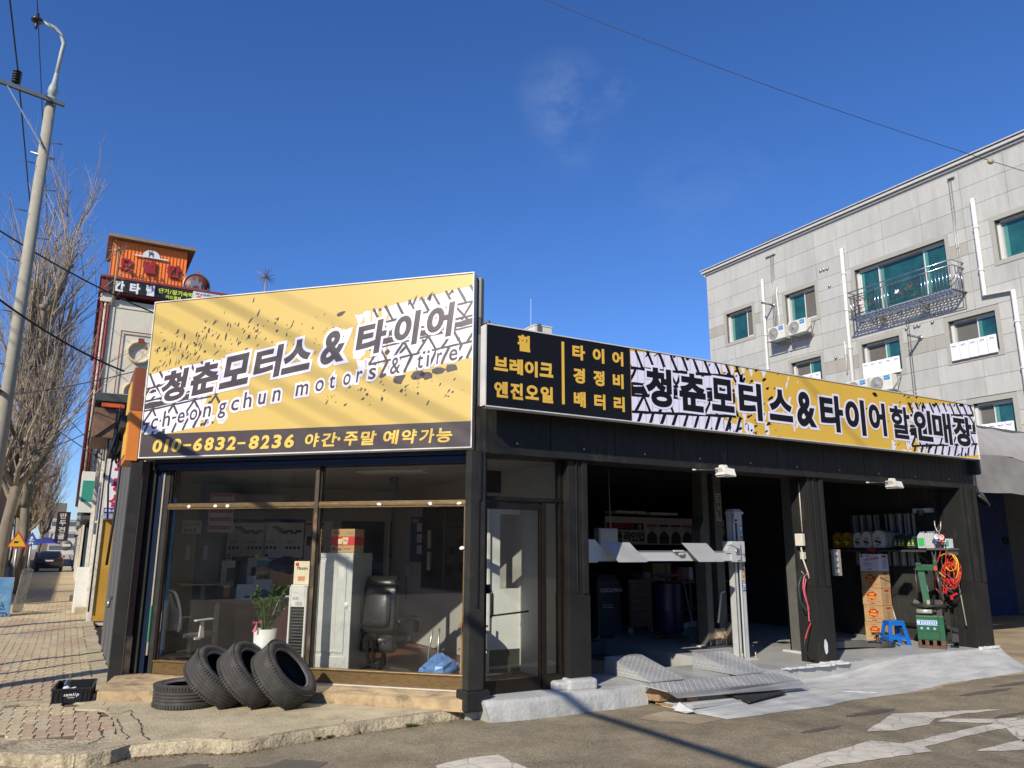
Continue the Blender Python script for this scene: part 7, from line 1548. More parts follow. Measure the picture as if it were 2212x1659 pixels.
# ================================================================ INSIDE THE DARK BAY
bw = thing('tyre_poster_board', 'white tyre line-up banner on the back wall of the dark bay', 'banner', (10.5, 12.0, 2))
def PF(u, v, d=0.): return V((u, 12.0-d, v))
m = MB(); m.box(8.93,12.05,12.0,12.04,1.72,2.25); obj('sheet', m, C((.42,.41,.39),.6), bw, world=True)
m = MB(); m.box(9.25,10.0,11.997,12.0,1.98,2.10) if False else m.box(8.95,9.86,11.996,11.9995,2.0,2.13); obj('black_strip', m, C((.02,.01,.01),.5), bw, world=True)
m = MB(); line(m, '금호타이어', lambda u, v, d=0.: PF(u, v, .005+d), 9.0, 2.02, .13, 0, .03, 1.0); obj('lettering', m, C((.45,.02,.03),.5), bw, world=True)
m = MB(); line(m, '!!', lambda u, v, d=0.: PF(u, v, .005+d), 9.72, 2.02, .12, 0, .03, 1.0, .2); obj('lettering', m, C((.7,.7,.7),.5), bw, world=True)
m = MB(); line(m, '제품 라인업', PF, 8.98, 1.80, .20, 0, .045, .88); obj('lettering', m, C((.02,.02,.02),.5), bw, world=True)
for k in range(7):
    x = 9.92+k*.31; m = MB(); m.box(x+.02,x+.28,11.996,11.9995,2.07,2.115); obj('header', m, C((.35,.03,.03) if k % 3 == 0 else (.05,.04,.05),.5), bw, world=True)
    m = MB(); line(m, ('MAJESTY','SOLUS','ECSTA','CRUGEN','WINTER','SENSE','KORUS')[k], PF, x+.06, 2.02, .04, 0, .02, 1.0, .25); m.box(x+.08,x+.2,11.996,11.9995,1.985,1.995); obj('lettering', m, C((.05,.05,.05),.5), bw, world=True)
    m = MB(); P_ = [PF(x+.15+.125*math.cos(t*math.pi/10), 1.84+.135*math.sin(t*math.pi/10), .001) for t in range(11)]; m.flat(P_+[PF(x+.025,1.74,.001),PF(x+.275,1.74,.001)]); tp = obj('tyre_picture', m, C((.03,.03,.03),.5), bw, world=True)
    m = MB(); [m.bar(PF(x+.09+j*.04,1.75,.003),PF(x+.09+j*.04,1.93,.003),.006,.002) for j in range(4)]; obj('tread_line', m, C((.12,.12,.12),.5), tp)
m = MB(); m.box(8.9,9.6,11.6,12,2.30,2.34); m.box(9.7,10.4,11.6,12,2.29,2.33); obj('ceiling_tube', m, C((.5,.5,.5),.4), label='pair of unlit fluorescent tubes above the tyre line-up banner', cat='light')
t = thing('wall_cabinet', 'beige electric cabinet hanging in front of the tyre banner', 'electric cabinet', (6.4, 8.5, 1.75)); m = MB(); m.box(6.21,6.53,8.5,8.62,1.58,1.90); obj('case', m, C((.36,.35,.30),.5), t, world=True, bevel=.005); m = MB(); m.box(6.225,6.515,8.49,8.4995,1.595,1.885); obj('door', m, C((.40,.39,.34),.5), t, world=True, bevel=.002)
t = thing('coolant_machine', 'dark grey cabinet machine with white outline lettering in the dark bay', 'machine', (7.85, 10.6, .2)); m = MB(); m.box(7.62,8.09,10.5,11.0,.24,1.12); m.obox((7.85,10.75,1.16),(1,0,0),(0,1,0),(0,0,1),.22,.24,.05,.8); obj('case', m, C((.03,.035,.04),.6), t, world=True, bevel=.01)
m = MB(); put_f = lambda u, v, d=0.: V((u, 10.498-d, v)); line(m, 'COOLMAN', put_f, 7.68, .93, .085, 0, .03, .95); line(m, 'Fully Automatic', put_f, 7.73, .72, .028, 0, .02); line(m, 'ATF CHANGER', put_f, 7.71, .68, .03, 0, .02); obj('lettering', m, C((.5,.52,.52),.5), t, world=True)
for x in (7.68, 8.03): m = MB(); m.cyl((x,10.58,.2),(x,10.58,.25),.03,10); obj('caster', m, C((.3,.3,.3),.5), t, world=True)
t = thing('tool_trolley', 'dark red tool trolley with shallow drawers inside the garage', 'tool trolley', (8.9, 11, .2)); m = MB(); m.box(8.50,9.1,10.8,11.2,.32,1.08); m.box(8.47,9.13,10.77,11.23,1.08,1.11); obj('case', m, C((.05,.025,.02),.4), t, world=True)
for k in range(6): m = MB(); m.box(8.52,9.08,10.785,10.8,.35+k*.12,.45+k*.12); d_o = obj('drawer', m, C((.065,.03,.025),.4), t, world=True); m = MB(); m.box(8.6,9.0,10.77,10.785,.43+k*.12,.44+k*.12); obj('handle', m, C((.08,.08,.08),.5), t, world=True)
for x in (8.55, 9.05): m = MB(); m.cyl((x,10.82,.26),(x,10.86,.26),.06,12); obj('caster', m, C((.25,.25,.25),.5), t, world=True)
t = thing('waste_oil_drum', 'deep blue waste oil drum on a wheeled base inside the garage', 'drum', (8.75, 9.9, .2))
m = MB(); m.lathe([(0,.12),(.24,.12),(.25,.14),(.25,.45),(.255,.47),(.25,.49),(.25,.85),(.26,.88),(.24,.90),(0,.88)], (8.62,9.95,.2),(0,0,1),28); obj('drum', m, C((.004,.007,.04),.4), t, world=True); m = MB(); m.cyl((8.62,9.95,1.08),(8.62,9.95,1.55),.02,8); m.lathe([(0,.0),(.2,.05),(.22,.08)],(8.62,9.95,1.15),(0,0,1),20); obj('funnel', m, C((.1,.1,.1),.4), t, world=True)
m = MB(); [m.bar((8.62,9.95,.28),(8.62+.4*math.cos(a),9.95+.4*math.sin(a),.26),.04,.03) for a in (0.3,1.9,3.4,5.)]; obj('wheel_base', m, C((.05,.05,.05),.5), t, world=True)
t = thing('workbench', 'cluttered dark workbench with a brown box against the garage back wall', 'workbench', (9.8, 11.5, .2)); m = MB(); m.box(9.3,11.6,11.3,11.9,1.0,1.05); [m.box(x,x+.05,11.35,11.4,.2,1.0) for x in (9.35,10.4,11.5)]; m.box(9.35,11.5,11.35,11.8,.5,.53); obj('bench_top', m, C((.10,.09,.08),.6), t, world=True)
R = random.Random(13)
BXL = ['brown cardboard box with black script on the workbench','small red can on the workbench','grey tool case on the workbench, left end','white bottle on the workbench','dark crate on the workbench, right end']
for k, (x, w_, h, c, cat) in enumerate(((9.55,.45,.32,(.30,.18,.07),'box'),(10.15,.12,.2,(.35,.03,.03),'can'),(9.32,.18,.15,(.2,.2,.2),'case'),(10.45,.1,.24,(.5,.5,.5),'bottle'),(10.8,.4,.3,(.05,.06,.1),'crate'))):
    m = MB(); m.box(x,x+w_,11.4,11.7,1.052,1.052+h); m.box(x+w_*.2,x+w_*.8,11.39,11.4,1.052+h*.4,1.052+h*.7); obj('bench_item', m, C(c,.6), label=BXL[k], cat=cat, bevel=.01)
m = MB(); m.tube([(7.0,9.3,2.8),(7.0,9.3,2.45),(7.02,9.3,1.6)],.008,6); m.box(5.9,6.2,9.0,9.3,2.48,2.56); obj('hanging_lamp', m, C((.3,.3,.3),.5), label='small work lamp hanging under the garage ceiling', cat='lamp')
m = MB(); m.lathe([(0,-.02),(.05,-.01),(.06,.03),(0,.05)], yp((2250+785*.48232)/1.8228,(1800+66*.48232)/1.8228,7.25),(0,0,1),14); obj('yellow_lamp', m, C((.75,.65,.20),.4), label='small yellow lamp tucked under the black fascia beam', cat='lamp')
for nm, a, b, col, lab in (('broom', (9.9,11.0,.22),(9.7,11.4,1.3),(.35,.36,.35),'pale broom handle leaning in the dark behind the lift post'),('shovel', (10.3,11.2,.22),(10.25,11.4,1.25),(.3,.3,.3),'grey shovel leaning in the dark right of the lift post')):
    m = MB(); m.cyl(a,b,.014,8); m.bar((a[0]-.1,a[1],a[2]+.05),(a[0]+.1,a[1],a[2]+.05),.04,.1); obj(nm, m, C(col,.5), label=lab, cat=nm)
# ================================================================ INSIDE THE OFFICE, behind the show window
# refrigerator turned with its metal back to the window
fr_ = thing('refrigerator', 'grey refrigerator showing its metal back to the show window', 'refrigerator', FA(1.80,.24,.25), math.radians(-45))
MET = mat('galvanised_back', (.56,.57,.56), .42, .2, var=.08, vs=14, stain=(.38,.39,.38), sts=5)
W3, D3, H3 = .52, .50, 1.32
m = MB(); m.box(0,W3,.02,D3,.03,H3); obj('case', m, C((.28,.30,.29),.45), fr_, bevel=.008)
m = MB(); m.box(0,.05,0,.02,.06,H3); m.box(W3-.05,W3,0,.02,.06,H3); m.box(.05,W3-.05,0,.02,H3-.05,H3); m.box(.05,W3-.05,0,.02,.06,.20); m.box(.052,W3-.052,.008,.019,.20,H3-.05); obj('back_panel', m, MET, fr_, bevel=.004)
m = MB(); m.box(.075,W3-.075,-.002,.0075,.235,H3-.085); obj('raised_panel', m, MET, fr_, bevel=.012)
m = MB(); [m.box(x,x+.006,-.005,-.002,.30,H3-.18) for x in (.17,.33)]; m.box(.12,.22,-.005,-.002,.25,.262); m.box(.28,.38,-.005,-.002,.25,.262); obj('rib', m, MET, fr_, bevel=.002)
for x in (.062, W3-.062): m = MB(); m.lathe([(0,-.012),(.026,-.010),(.034,.0)], (x,.0,.75),(0,1,0),16); obj('corner_clip', m, C((.6,.6,.58),.4), fr_)
m = MB(); m.box(.35,.42,-.004,-.0021,1.05,1.17); obj('paper_label', m, C((.6,.6,.6),.6), fr_)
m = MB(); m.box(.12,.44,.0,.015,.0,.055); [m.box(.14+k*.04,.15+k*.04,-.01,.0,.02,.05) for k in range(7)]; m.box(0,.08,-.01,.02,.0,.075); obj('base', m, C((.05,.05,.05),.5), fr_)
cb = thing('cup_carton', 'cardboard carton of paper cups with a red band standing on the refrigerator', 'carton', FA(2.00,1.562,.30), math.radians(-45))
CPW = (.36,.30,.29)
m = MB(); m.box(0,.30,0,.24,0,.27); obj('box', m, CARD, cb, bevel=.004)
m = MB(); m.box(-.0005,.3005,-.0016,-.0004,.085,.185); m.box(.3004,.3016,0,.24,.085,.185); obj('red_band', m, C((.55,.03,.04),.5), cb)
m = MB(); m.prism([(.095,-.002,.10),(.145,-.002,.10),(.155,-.002,.16),(.09,-.002,.155)],(0,-.001,0)); m.prism([(.16,-.002,.095),(.21,-.002,.095),(.225,-.002,.175),(.148,-.002,.175)],(0,-.001,0)); obj('cup_picture', m, C((.62,.50,.32),.6), cb)
m = MB(); BFc = lambda u, v, d=0.: V((u,-.0012-d,v)); line(m, '+he', BFc, .025, .205, .06, 0, .012); line(m, '+he', lambda u, v, d=0.: V((u,-.0035-d,v)), .163, .13, .028, 0, .01); line(m, 'Paper Cup', BFc, .20, .22, .018, 0, .01); line(m, '12oz 1000', BFc, .17, .04, .02, 0, .02); m.box(.02,.06,-.0015,-.0005,.03,.06); m.box(.08,.14,-.0015,-.0005,.03,.05); obj('lettering', m, C((.10,.07,.05),.6), cb)
m = MB(); [m.lathe([(0,-.001),(.006,-.001)],(x,-.001,z),(0,1,0),8) for x, z in ((.085,.248),(.098,.235),(.11,.25))]; obj('red_hearts', m, C((.55,.03,.04),.5), cb)
# black leather office chair seen from the back
ch_ = thing('office_chair', 'black leather executive chair seen from behind through the show window', 'office chair', FA(2.52,.2,.50), math.radians(-50)); ch_.scale = (1.02,1.02,.95)
LEA = mat('black_leather', (.014,.014,.015), .32, var=.2, vs=12, bump=.15, bs=60)
def rr_panel(mb, w0, w1, z0, z1, y, d, n=9, bulge=.05):
    vs = []
    for k in range(n):
        t = k/(n-1); z = z0+(z1-z0)*t; wv = (w0+(w1-w0)*t)*(1 if .06 < t < .94 else .88); b = bulge*math.sin(math.pi*t)
        for x in (-1,-.92,-.5,0,.5,.92,1): e = (1-abs(x)**4); vs.append((x*wv, y-b*e*.5-.02*e+t*.06, z))
    for k in range(n):
        t = k/(n-1); z = z0+(z1-z0)*t; wv = (w0+(w1-w0)*t)*(1 if .06 < t < .94 else .88)
        for x in (-1,-.92,-.5,0,.5,.92,1): e = (1-abs(x)**4); vs.append((x*wv, y+d*(.5+.5*e)+t*.06, z))
    o = mb.sm; mb.sm = True; N2 = n*7
    fs = [(k*7+i,k*7+i+1,(k+1)*7+i+1,(k+1)*7+i) for k in range(n-1) for i in range(6)]+[(N2+k*7+i,N2+(k+1)*7+i,N2+(k+1)*7+i+1,N2+k*7+i+1) for k in range(n-1) for i in range(6)]
    fs += [(k*7,(k+1)*7,N2+(k+1)*7,N2+k*7) for k in range(n-1)]+[(k*7+6,N2+k*7+6,N2+(k+1)*7+6,(k+1)*7+6) for k in range(n-1)]+[tuple([i,N2+i,N2+i+1,i+1]) for i in range(6)]+[tuple([(n-1)*7+i,(n-1)*7+i+1,N2+(n-1)*7+i+1,N2+(n-1)*7+i]) for i in range(6)]
    mb.add(vs, fs); mb.sm = o
m = MB(); rr_panel(m,.225,.215,.50,1.06,0,.10); obj('backrest', m, LEA, ch_)
m = MB(); rr_panel(m,.175,.165,.58,.98,-.035,.02,9,.03); obj('back_shell', m, mat('back_panel_leather', (.022,.022,.023), .28, var=.1, vs=20), ch_)
m = MB(); m.tube(smooth([V((-.16,-.07,.60)),V((-.165,-.065,.85)),V((-.12,-.05,.97)),V((0,-.045,1.0)),V((.12,-.05,.97)),V((.165,-.065,.85)),V((.16,-.07,.60))]),.006,6); obj('piping', m, LEA, ch_)
m = MB(); rr_panel(m,.20,.19,1.04,1.16,.05,.12,6,.06); obj('headrest', m, LEA, ch_)
m = MB(); m.sm = True; m.lathe([(0,.34),(.22,.33),(.28,.38),(.28,.44),(.22,.49),(0,.50)], (0,.22,0),(0,0,1),24); obj('seat', m, LEA, ch_)
m = MB(); rr_panel(m,.23,.20,.28,.52,.0,.12,7,.1); obj('lower_back', m, LEA, ch_)
for s in (-1,1): m = MB(); m.tube(smooth([V((s*.25,.04,.62)),V((s*.31,.15,.66)),V((s*.32,.36,.63)),V((s*.28,.42,.5))]),.038,8); obj('armrest', m, LEA, ch_)
m = MB(); m.box(-.06,.06,-.10,-.03,.34,.50); m.box(-.045,-.025,-.12,-.05,.12,.44); m.box(.025,.045,-.12,-.05,.12,.44); obj('bracket', m, C((.015,.015,.015),.25,.3), ch_)
m = MB(); m.cyl((0,.2,.08),(0,.2,.35),.03,12); [m.bar((0,.2,.09),(.3*math.cos(a),.2+.3*math.sin(a),.05),.05,.03) for a in (.3,1.56,2.8,4.07,5.3)]; obj('star_base', m, C((.03,.03,.03),.4), ch_)
# second dark armchair beside it
# blue plastic bag
def bag(lab, c, r, col, seed, sq=.6):
    R = random.Random(seed); m = MB(); n = 14; k2 = 9; vs = []
    for j in range(k2):
        t = j/(k2-1); rr = math.sin(math.pi*(t*.85+.12))*r*1.1
        for i in range(n): a = 2*math.pi*i/n; q = rr*(1+R.uniform(-.18,.18)); vs.append((q*math.cos(a), q*math.sin(a)*.8, t*r*2*sq+R.uniform(-.012,.012)))
    m.add(vs, [(j*n+i, j*n+(i+1) % n, (j+1)*n+(i+1) % n, (j+1)*n+i) for j in range(k2-1) for i in range(n)]+[tuple(range(n)), tuple((k2-1)*n+i for i in range(n))]); 
    return obj('plastic_bag', m, mat('bag_film_%d' % seed, col, .18, var=.3, vs=9, spec=.8), label=lab, cat='bag', loc=c)
bag('crumpled light blue plastic bag on the floor by the show window corner', FA(3.36,.2,.36), .20, (.10,.22,.50), 3, .75)
# little tool table
tt = thing('side_table', 'small round shelf table holding tools in the corner of the show window', 'table', FA(3.60,.2,.75))
TW = C((.42,.25,.11),.6)
for z in (.30,.55,.12): m = MB(); m.lathe([(0,0),(.17,0),(.17,.015),(0,.015)],(0,0,z-.0),(0,0,1),24); obj('shelf', m, TW, tt)
m = MB(); [m.cyl((x,y,0),(x,y,.66),.010,8) for x, y in ((-.14,0),(.14,0),(0,.14),(0,-.14))]; m.tube([(-.5,.0,.55),(-.52,.05,.3),(-.52,.05,.0)],.012,6); m.tube([(-.42,.0,.55),(-.42,.05,.0)],.012,6); obj('leg', m, C((.4,.4,.4),.3,.7), tt)
m = MB(); m.box(-.15,.12,-.05,.04,.565,.60); o = obj('red_tool', m, C((.6,.06,.02),.5), label='orange red tool lying on top of the small shelf table', cat='tool', loc=FA(3.60,.2,.75))
m = MB(); m.lathe([(0,0),(.045,0),(.045,.10),(.015,.14),(.015,.19),(0,.19)],(0,0,0),(0,0,1),14); obj('black_bottle', m, C((.03,.03,.035),.4), label='black squeeze bottle on the middle shelf of the small table', cat='bottle', loc=FA(3.52,.52,.74))
m = MB(); m.box(-.02,.10,-.04,.05,0,.16); obj('white_pack', m, C((.6,.6,.6),.5), label='white paper pack on the middle shelf beside the black bottle', cat='pack', loc=FA(3.66,.52,.70))
# white mesh office chair on the left
wc = thing('white_office_chair', 'white framed mesh office chair at the left end of the show window', 'office chair', FA(-.02,.2,.60), math.radians(25)); wc.scale = (.9,.9,.86)
WP = C((.60,.60,.58),.4)
m = MB(); m.sm = True; N = 8; vs = []
for j in range(N+1):
    t = j/N
    for i in range(N+1): s = i/N*2-1; vs.append((-.28-.10*t+.04*math.sin(t*5)-.06*(1-s*s), s*.2*(1-.2*t), .52+t*.50))
m.add(vs, [(j*(N+1)+i,j*(N+1)+i+1,(j+1)*(N+1)+i+1,(j+1)*(N+1)+i) for j in range(N) for i in range(N)]); o = obj('back_mesh', m, C((.30,.31,.32),.6), wc)
m = MB(); m.tube(smooth([V((-.30,-.2,.50)),V((-.30,-.21,.75)),V((-.38,-.18,1.02)),V((-.42,0,1.05)),V((-.38,.18,1.02)),V((-.30,.21,.75)),V((-.30,.2,.50))]),.018,8); obj('back_frame', m, WP, wc)
m = MB(); m.obox((0,0,.44),(1,0,0),(0,1,0),(0,0,1),.24,.23,.035); obj('seat', m, C((.12,.12,.12),.7), wc, bevel=.02)
for s in (-1,1):
    m = MB(); m.prism([(-.02,s*.26,.40),(.05,s*.26,.40),(.035,s*.26,.62),(-.005,s*.26,.62)],(0,.03,0)); m.box(-.08,.0,s*.26,s*.26+.03,.38,.41); obj('arm_post', m, WP, wc); m = MB(); m.obox((.02,s*.27,.645),(1,0,.04),(0,1,0),(0,0,1),.13,.035,.012); obj('arm_pad', m, WP, wc, bevel=.008)
m = MB(); m.cyl((0,0,.08),(0,0,.4),.025,10); [m.bar((0,0,.10),(.28*math.cos(a),.28*math.sin(a),.06),.045,.025) for a in (.1,1.36,2.6,3.87,5.1)]; obj('star_base', m, C((.2,.2,.2),.4), wc)
# potted plant
pt = thing('potted_plant', 'leafy green plant in a round white pot behind the leaning tyres', 'plant', FA(1.10,.2,.50))
m = MB(); m.lathe([(0,0),(.105,0),(.125,.02),(.135,.42),(.125,.42),(.115,.38),(0,.38)],(0,0,.06),(0,0,1),32); obj('pot', m, C((.70,.70,.68),.25), pt)
m = MB(); m.lathe([(0,0),(.11,0),(.11,.06),(0,.06)],(0,0,0),(0,0,1),24); obj('stand', m, C((.2,.15,.1),.6), pt)
LEAF = [mat('plant_leaf_%d' % k, c, .3, var=.25, vs=9, spec=.6) for k, c in enumerate([(.035,.085,.012),(.06,.13,.02),(.10,.17,.035)])]
R = random.Random(8); stems = MB(); lv = MB(); lm = []
for k in range(3):
    b = MB(); vs = []
    for t, w_ in ((0,.003),(.25,.016),(.55,.019),(.8,.012),(1,.001)): vs += [(t*.085,-w_,-.012*t*t+.003),(t*.085,0,-.014*t*t),(t*.085,w_,-.012*t*t+.003)]
    b.add(vs, [(i*3+j,i*3+j+1,(i+1)*3+j+1,(i+1)*3+j) for i in range(4) for j in range(2)]); lm.append(b.mesh('leaf', LEAF[k]))
for s in range(11):
    a = s*2.4+R.uniform(-.3,.3); tilt = R.uniform(.02,.42); L = R.uniform(.38,.60); P_ = [V((math.cos(a)*.04,math.sin(a)*.04,.46))]; d = V((math.cos(a)*tilt,math.sin(a)*tilt,1)).normalized()
    for t in range(6): P_.append(P_[-1]+d*L/6); d = (d+V((math.cos(a)*.08,math.sin(a)*.08,0))).normalized()
    stems.tube(P_, .011, 6, .004)
    for t in range(9):
        i = 1.2+t*.55
        if i > 6: break
        p = P_[int(i)].lerp(P_[min(6,int(i)+1)], i-int(i))
        for sd in (-1,1):
            o = bpy.data.objects.new('leaf', lm[R.choice((0,0,1,1,2))]); COL.objects.link(o); o.parent = pt; an = a+sd*1.3+R.uniform(-.5,.5); o.location = p; o.rotation_euler = (R.uniform(-.5,.5), -R.uniform(.35,1.0), an); o.scale = (R.uniform(.75,1.15),)*3
obj('stem', stems, LEAF[1], pt)
m = MB(); m.add([(0,0,0),(.05,-.02,.035),(.055,0,-.01),(0,0,0),(-.05,-.02,.03),(-.05,0,-.02),(.0,0,0),(-.05,-.01,-.10),(-.01,-.02,-.10),(.02,0,-.07)], [(0,1,2),(3,4,5),(6,7,8,9)]); m.lathe([(0,-.012),(.015,0),(0,.012)],(0,0,0),(0,0,1),8); rb = obj('ribbon', m, C((.65,.15,.28),.4), pt); rb.location = (-.13,-.10,.56)
# white framed heater with slots and the coffee box on it
ht = thing('air_cooler', 'tall white framed appliance with black slats left of the window mullion', 'air cooler', FA(1.55,.2,.22), math.radians(-45)); ht.scale = (1,1,.86)
m = MB(); m.box(0,.025,0,.3,.0,1.14); m.box(.20,.225,0,.3,0,1.14); m.box(.025,.20,0,.02,.88,1.16); m.box(.025,.20,0,.3,.0,.06); m.box(0,.225,0.02,.3,1.14,1.165); obj('frame', m, WP, ht, bevel=.008)
m = MB(); m.box(.025,.20,.03,.05,.06,.88); obj('grille_back', m, C((.015,.015,.015),.6), ht)
for k in range(20): m = MB(); m.box(.025,.20,.005,.03,.08+k*.040,.086+k*.040); obj('slat', m, C((.12,.12,.12),.4), ht)
m = MB(); [m.box(.09+k*.018,.10+k*.018,-.002,.0,.90,.95) for k in range(5)]; [m.box(.05+k*.02,.062+k*.02,-.002,.0,.97,1.01) for k in range(4)]; m.box(.05,.12,-.002,0,1.06,1.065); obj('print', m, C((.3,.3,.3),.5), ht)
cf = thing('coffee_box', 'cream coffee mix box standing on the white slatted appliance', 'box', FA(1.57,1.205,.26), math.radians(-45))
m = MB(); m.box(0,.20,0,.10,0,.26); obj('box', m, C((.68,.60,.44),.5), cf); m = MB(); m.lathe([(0,-.001),(.022,-.001),(.022,0)],(.04,0,.225),(0,1,0),18); obj('red_disc', m, C((.6,.03,.03),.5), cf); m = MB(); line(m,'Maxim',lambda u, v, d=0.: V((u,-.0015-d,v)),.04,.165,.05,0,.02,.9); obj('lettering', m, C((.10,.03,.02),.5), cf); m = MB(); m.prism([(.06,-.001,.04),(.14,-.001,.04),(.15,-.001,.09),(.05,-.001,.09)],(0,-.001,0)); obj('cup_picture', m, C((.55,.25,.12),.5), cf)
# desk with clutter
BKY = 12.58
dk_ = thing('desk', 'dark desk with a maroon front panel and papers behind the plant', 'desk', (3.0, 11.6, .2), 0)
a_, b_2 = yp(505,1345,11.3), yp(655,1340,11.3)
m = MB(); m.box(a_.x-.35,b_2.x+.35,10.95,11.75,.90,.93); obj('top', m, C((.10,.085,.08),.4), dk_, world=True, bevel=.004)
m = MB(); m.box(a_.x-.05,b_2.x-.0,10.98,11.0,.22,.84); obj('front_panel', m, mat('maroon_panel', (.10,.05,.055), .3, var=.1), dk_, world=True)
m = MB(); [m.box(x,x+.05,11.0,11.05,.2,.9) for x in (a_.x-.3,b_2.x+.3,a_.x+.2,b_2.x-.2)]; obj('leg', m, C((.35,.33,.30),.5), dk_, world=True)
m = MB(); m.box(a_.x-.75,a_.x-.2,11.2,11.6,1.12,1.14); m.box(a_.x-.45,a_.x-.4,11.35,11.4,.93,1.12); obj('raised_shelf', m, C((.32,.31,.29),.5), dk_, world=True)
def item(nm, lab, cat, px, py, Y, w_, h, d, col, bev=.004, extra=None):
    c = yp(px, py, Y); m = MB(); m.box(-w_/2,w_/2,0,d,0,h); o = obj(nm, m, C(col,.6), label=lab, cat=cat, bevel=bev, loc=(c.x,Y,c.z))
    return o
o = item('monitor', 'pale monitor back standing at the left of the office desk', 'monitor', 496, 1268, 11.5, .26, .36, .04, (.40,.39,.34)); m = MB(); m.box(-.05,.05,-.05,0,.08,.26); obj('mount_plate', m, C((.03,.03,.03),.5), o)
o = item('computer_tower', 'black computer tower on the office desk beside the monitor', 'computer', 520, 1268, 11.5, .20, .42, .3, (.02,.02,.022)); m = MB(); [m.box(.02,.06,-.005,0,.05+k*.05,.08+k*.05) for k in range(6)]; obj('vent', m, C((.08,.08,.08),.5), o)
o = item('file_box', 'grey upright file box beside the computer tower', 'file box', 541, 1268, 11.45, .13, .40, .25, (.28,.30,.28)); m = MB(); m.box(-.05,.05,-.003,0,.05,.15); obj('label_panel', m, C((.5,.5,.5),.6), o)
o = item('circuit_package', 'colourful green and cyan package with yellow cap on top of the desk pile', 'package', 563, 1224, 11.5, .22, .14, .1, (.05,.30,.28)); m = MB(); m.box(-.09,-.03,-.004,0,.10,.17); obj('yellow_cap', m, C((.7,.5,.03),.5), o); m = MB(); [m.box(-.02+k*.03,-.0+k*.03,-.004,0,.09,.13) for k in range(4)]; obj('connector', m, C((.6,.6,.6),.4), o)
o = item('small_carton', 'small brown carton under the colourful package on the desk', 'carton', 566, 1244, 11.45, .32, .13, .2, (.38,.24,.12)); m = MB(); m.box(-.1,.1,-.002,0,.03,.06); obj('tape', m, C((.5,.4,.25),.5), o)
o = item('desk_carton', 'wide brown carton with flaps behind the plant on the desk', 'carton', 623, 1268, 11.4, .56, .27, .3, (.45,.27,.12)); m = MB(); m.box(-.004,.004,-.002,0,0,.27); m.box(.05,.2,-.003,-.001,.10,.15); obj('seam', m, C((.22,.12,.05),.5), o)
bag('large dark blue plastic bag on the cartons behind the plant', V((yp(622,1236,11.5).x,11.6,yp(622,1246,11.5).z)), .34, (.012,.03,.12), 9, .42)
o = item('brochure', 'white brochure stand with blue print on the desk, left one', 'brochure', 530, 1305, 11.1, .26, .26, .02, (.50,.52,.55)); m = MB(); m.box(-.02,.11,-.003,0,.08,.11); obj('print', m, C((.05,.08,.3),.5), o)
o = item('brochure', 'white brochure with a blue car picture on the desk, right one', 'brochure', 565, 1300, 11.15, .26, .30, .02, (.42,.45,.50)); m = MB(); m.prism([(-.09,-.003,.08),(.08,-.003,.05),(.10,-.003,.12),(.03,-.003,.17),(-.06,-.003,.16)],(0,.001,0)); obj('print', m, C((.06,.10,.2),.5), o)
for k in range(3): 
    c = gz(545+k*22,1330+k*3,.93); m = MB(); m.box(-.18,.18,-.1,.1,0,.012+.01*k); obj('paper_stack', m, C((.62,.62,.62),.6), label='white paper stack on the front of the desk, %s' % ('left','middle','right')[k], cat='papers', loc=(a_.x+.15+k*.33,11.12,.932+.0*k), rz=.2-.25*k)
o = item('pill_bottle', 'orange bottle with white cap at the left end of the desk shelf', 'bottle', 488, 1292, 11.3, .09, .14, .09, (.50,.20,.04)); m = MB(); m.box(-.045,.045,0,.09,.14,.17); obj('cap', m, C((.6,.6,.55),.5), o)
o = item('paper_cup', 'white paper cup at the right end of the desk', 'cup', 662, 1333, 11.1, .08, .10, .08, (.65,.65,.65), .02)
o = item('wrapped_pack', 'bright white wrapped pack catching the sun right of the plant', 'pack', 648, 1310, 11.05, .16, .15, .1, (.72,.74,.75), .03)
o = item('wrapped_pack', 'white and blue pack standing right of the plant', 'pack', 638, 1335, 11.05, .12, .14, .08, (.10,.25,.55), .01)
# steel lockers, blue pillar, posters, CCTV notice
lk = thing('locker', 'tall dark grey steel locker with two small handles at the left of the office', 'locker', (1.5, 11.9, .2))
la, lb = yp(380,1100,11.6), yp(485,1100,11.6)
for k in range(2):
    x0_, x1_ = la.x+(lb.x-la.x)*k/2+.003, la.x+(lb.x-la.x)*(k+1)/2-.003; m = MB(); m.box(x0_,x1_,11.62,11.63,.25,2.15); do_ = obj('door', m, C((.17,.17,.145),.5), lk, world=True)
    m = MB(); xh = x1_-.14 if k == 0 else x0_+.08; m.box(xh,xh+.06,11.605,11.62,1.45,1.65); obj('handle', m, C((.35,.35,.33),.4,.4), lk, world=True)
m = MB(); m.box(la.x,lb.x,11.64,12.1,.2,2.2); obj('case', m, C((.10,.10,.09),.5), lk, world=True)
q = yp(415,1140,11.6); m = MB(); m.box(q.x-.13,q.x+.12,11.59,11.60,q.z-.08,q.z+.10); t = obj('cctv_notice', m, C((.45,.45,.42),.6), label='small CCTV notice taped on the steel locker', cat='notice'); m = MB(); line(m,'CCTV',lambda u, v, d=0.: V((u,11.589-d,v)),q.x-.11,q.z+.02,.07,0,.02); line(m,'촬영중',lambda u, v, d=0.: V((u,11.589-d,v)),q.x-.11,q.z-.06,.06,0,.02); obj('lettering', m, C((.08,.08,.08),.6), t)
NAVY = C((.015,.035,.17),.5)
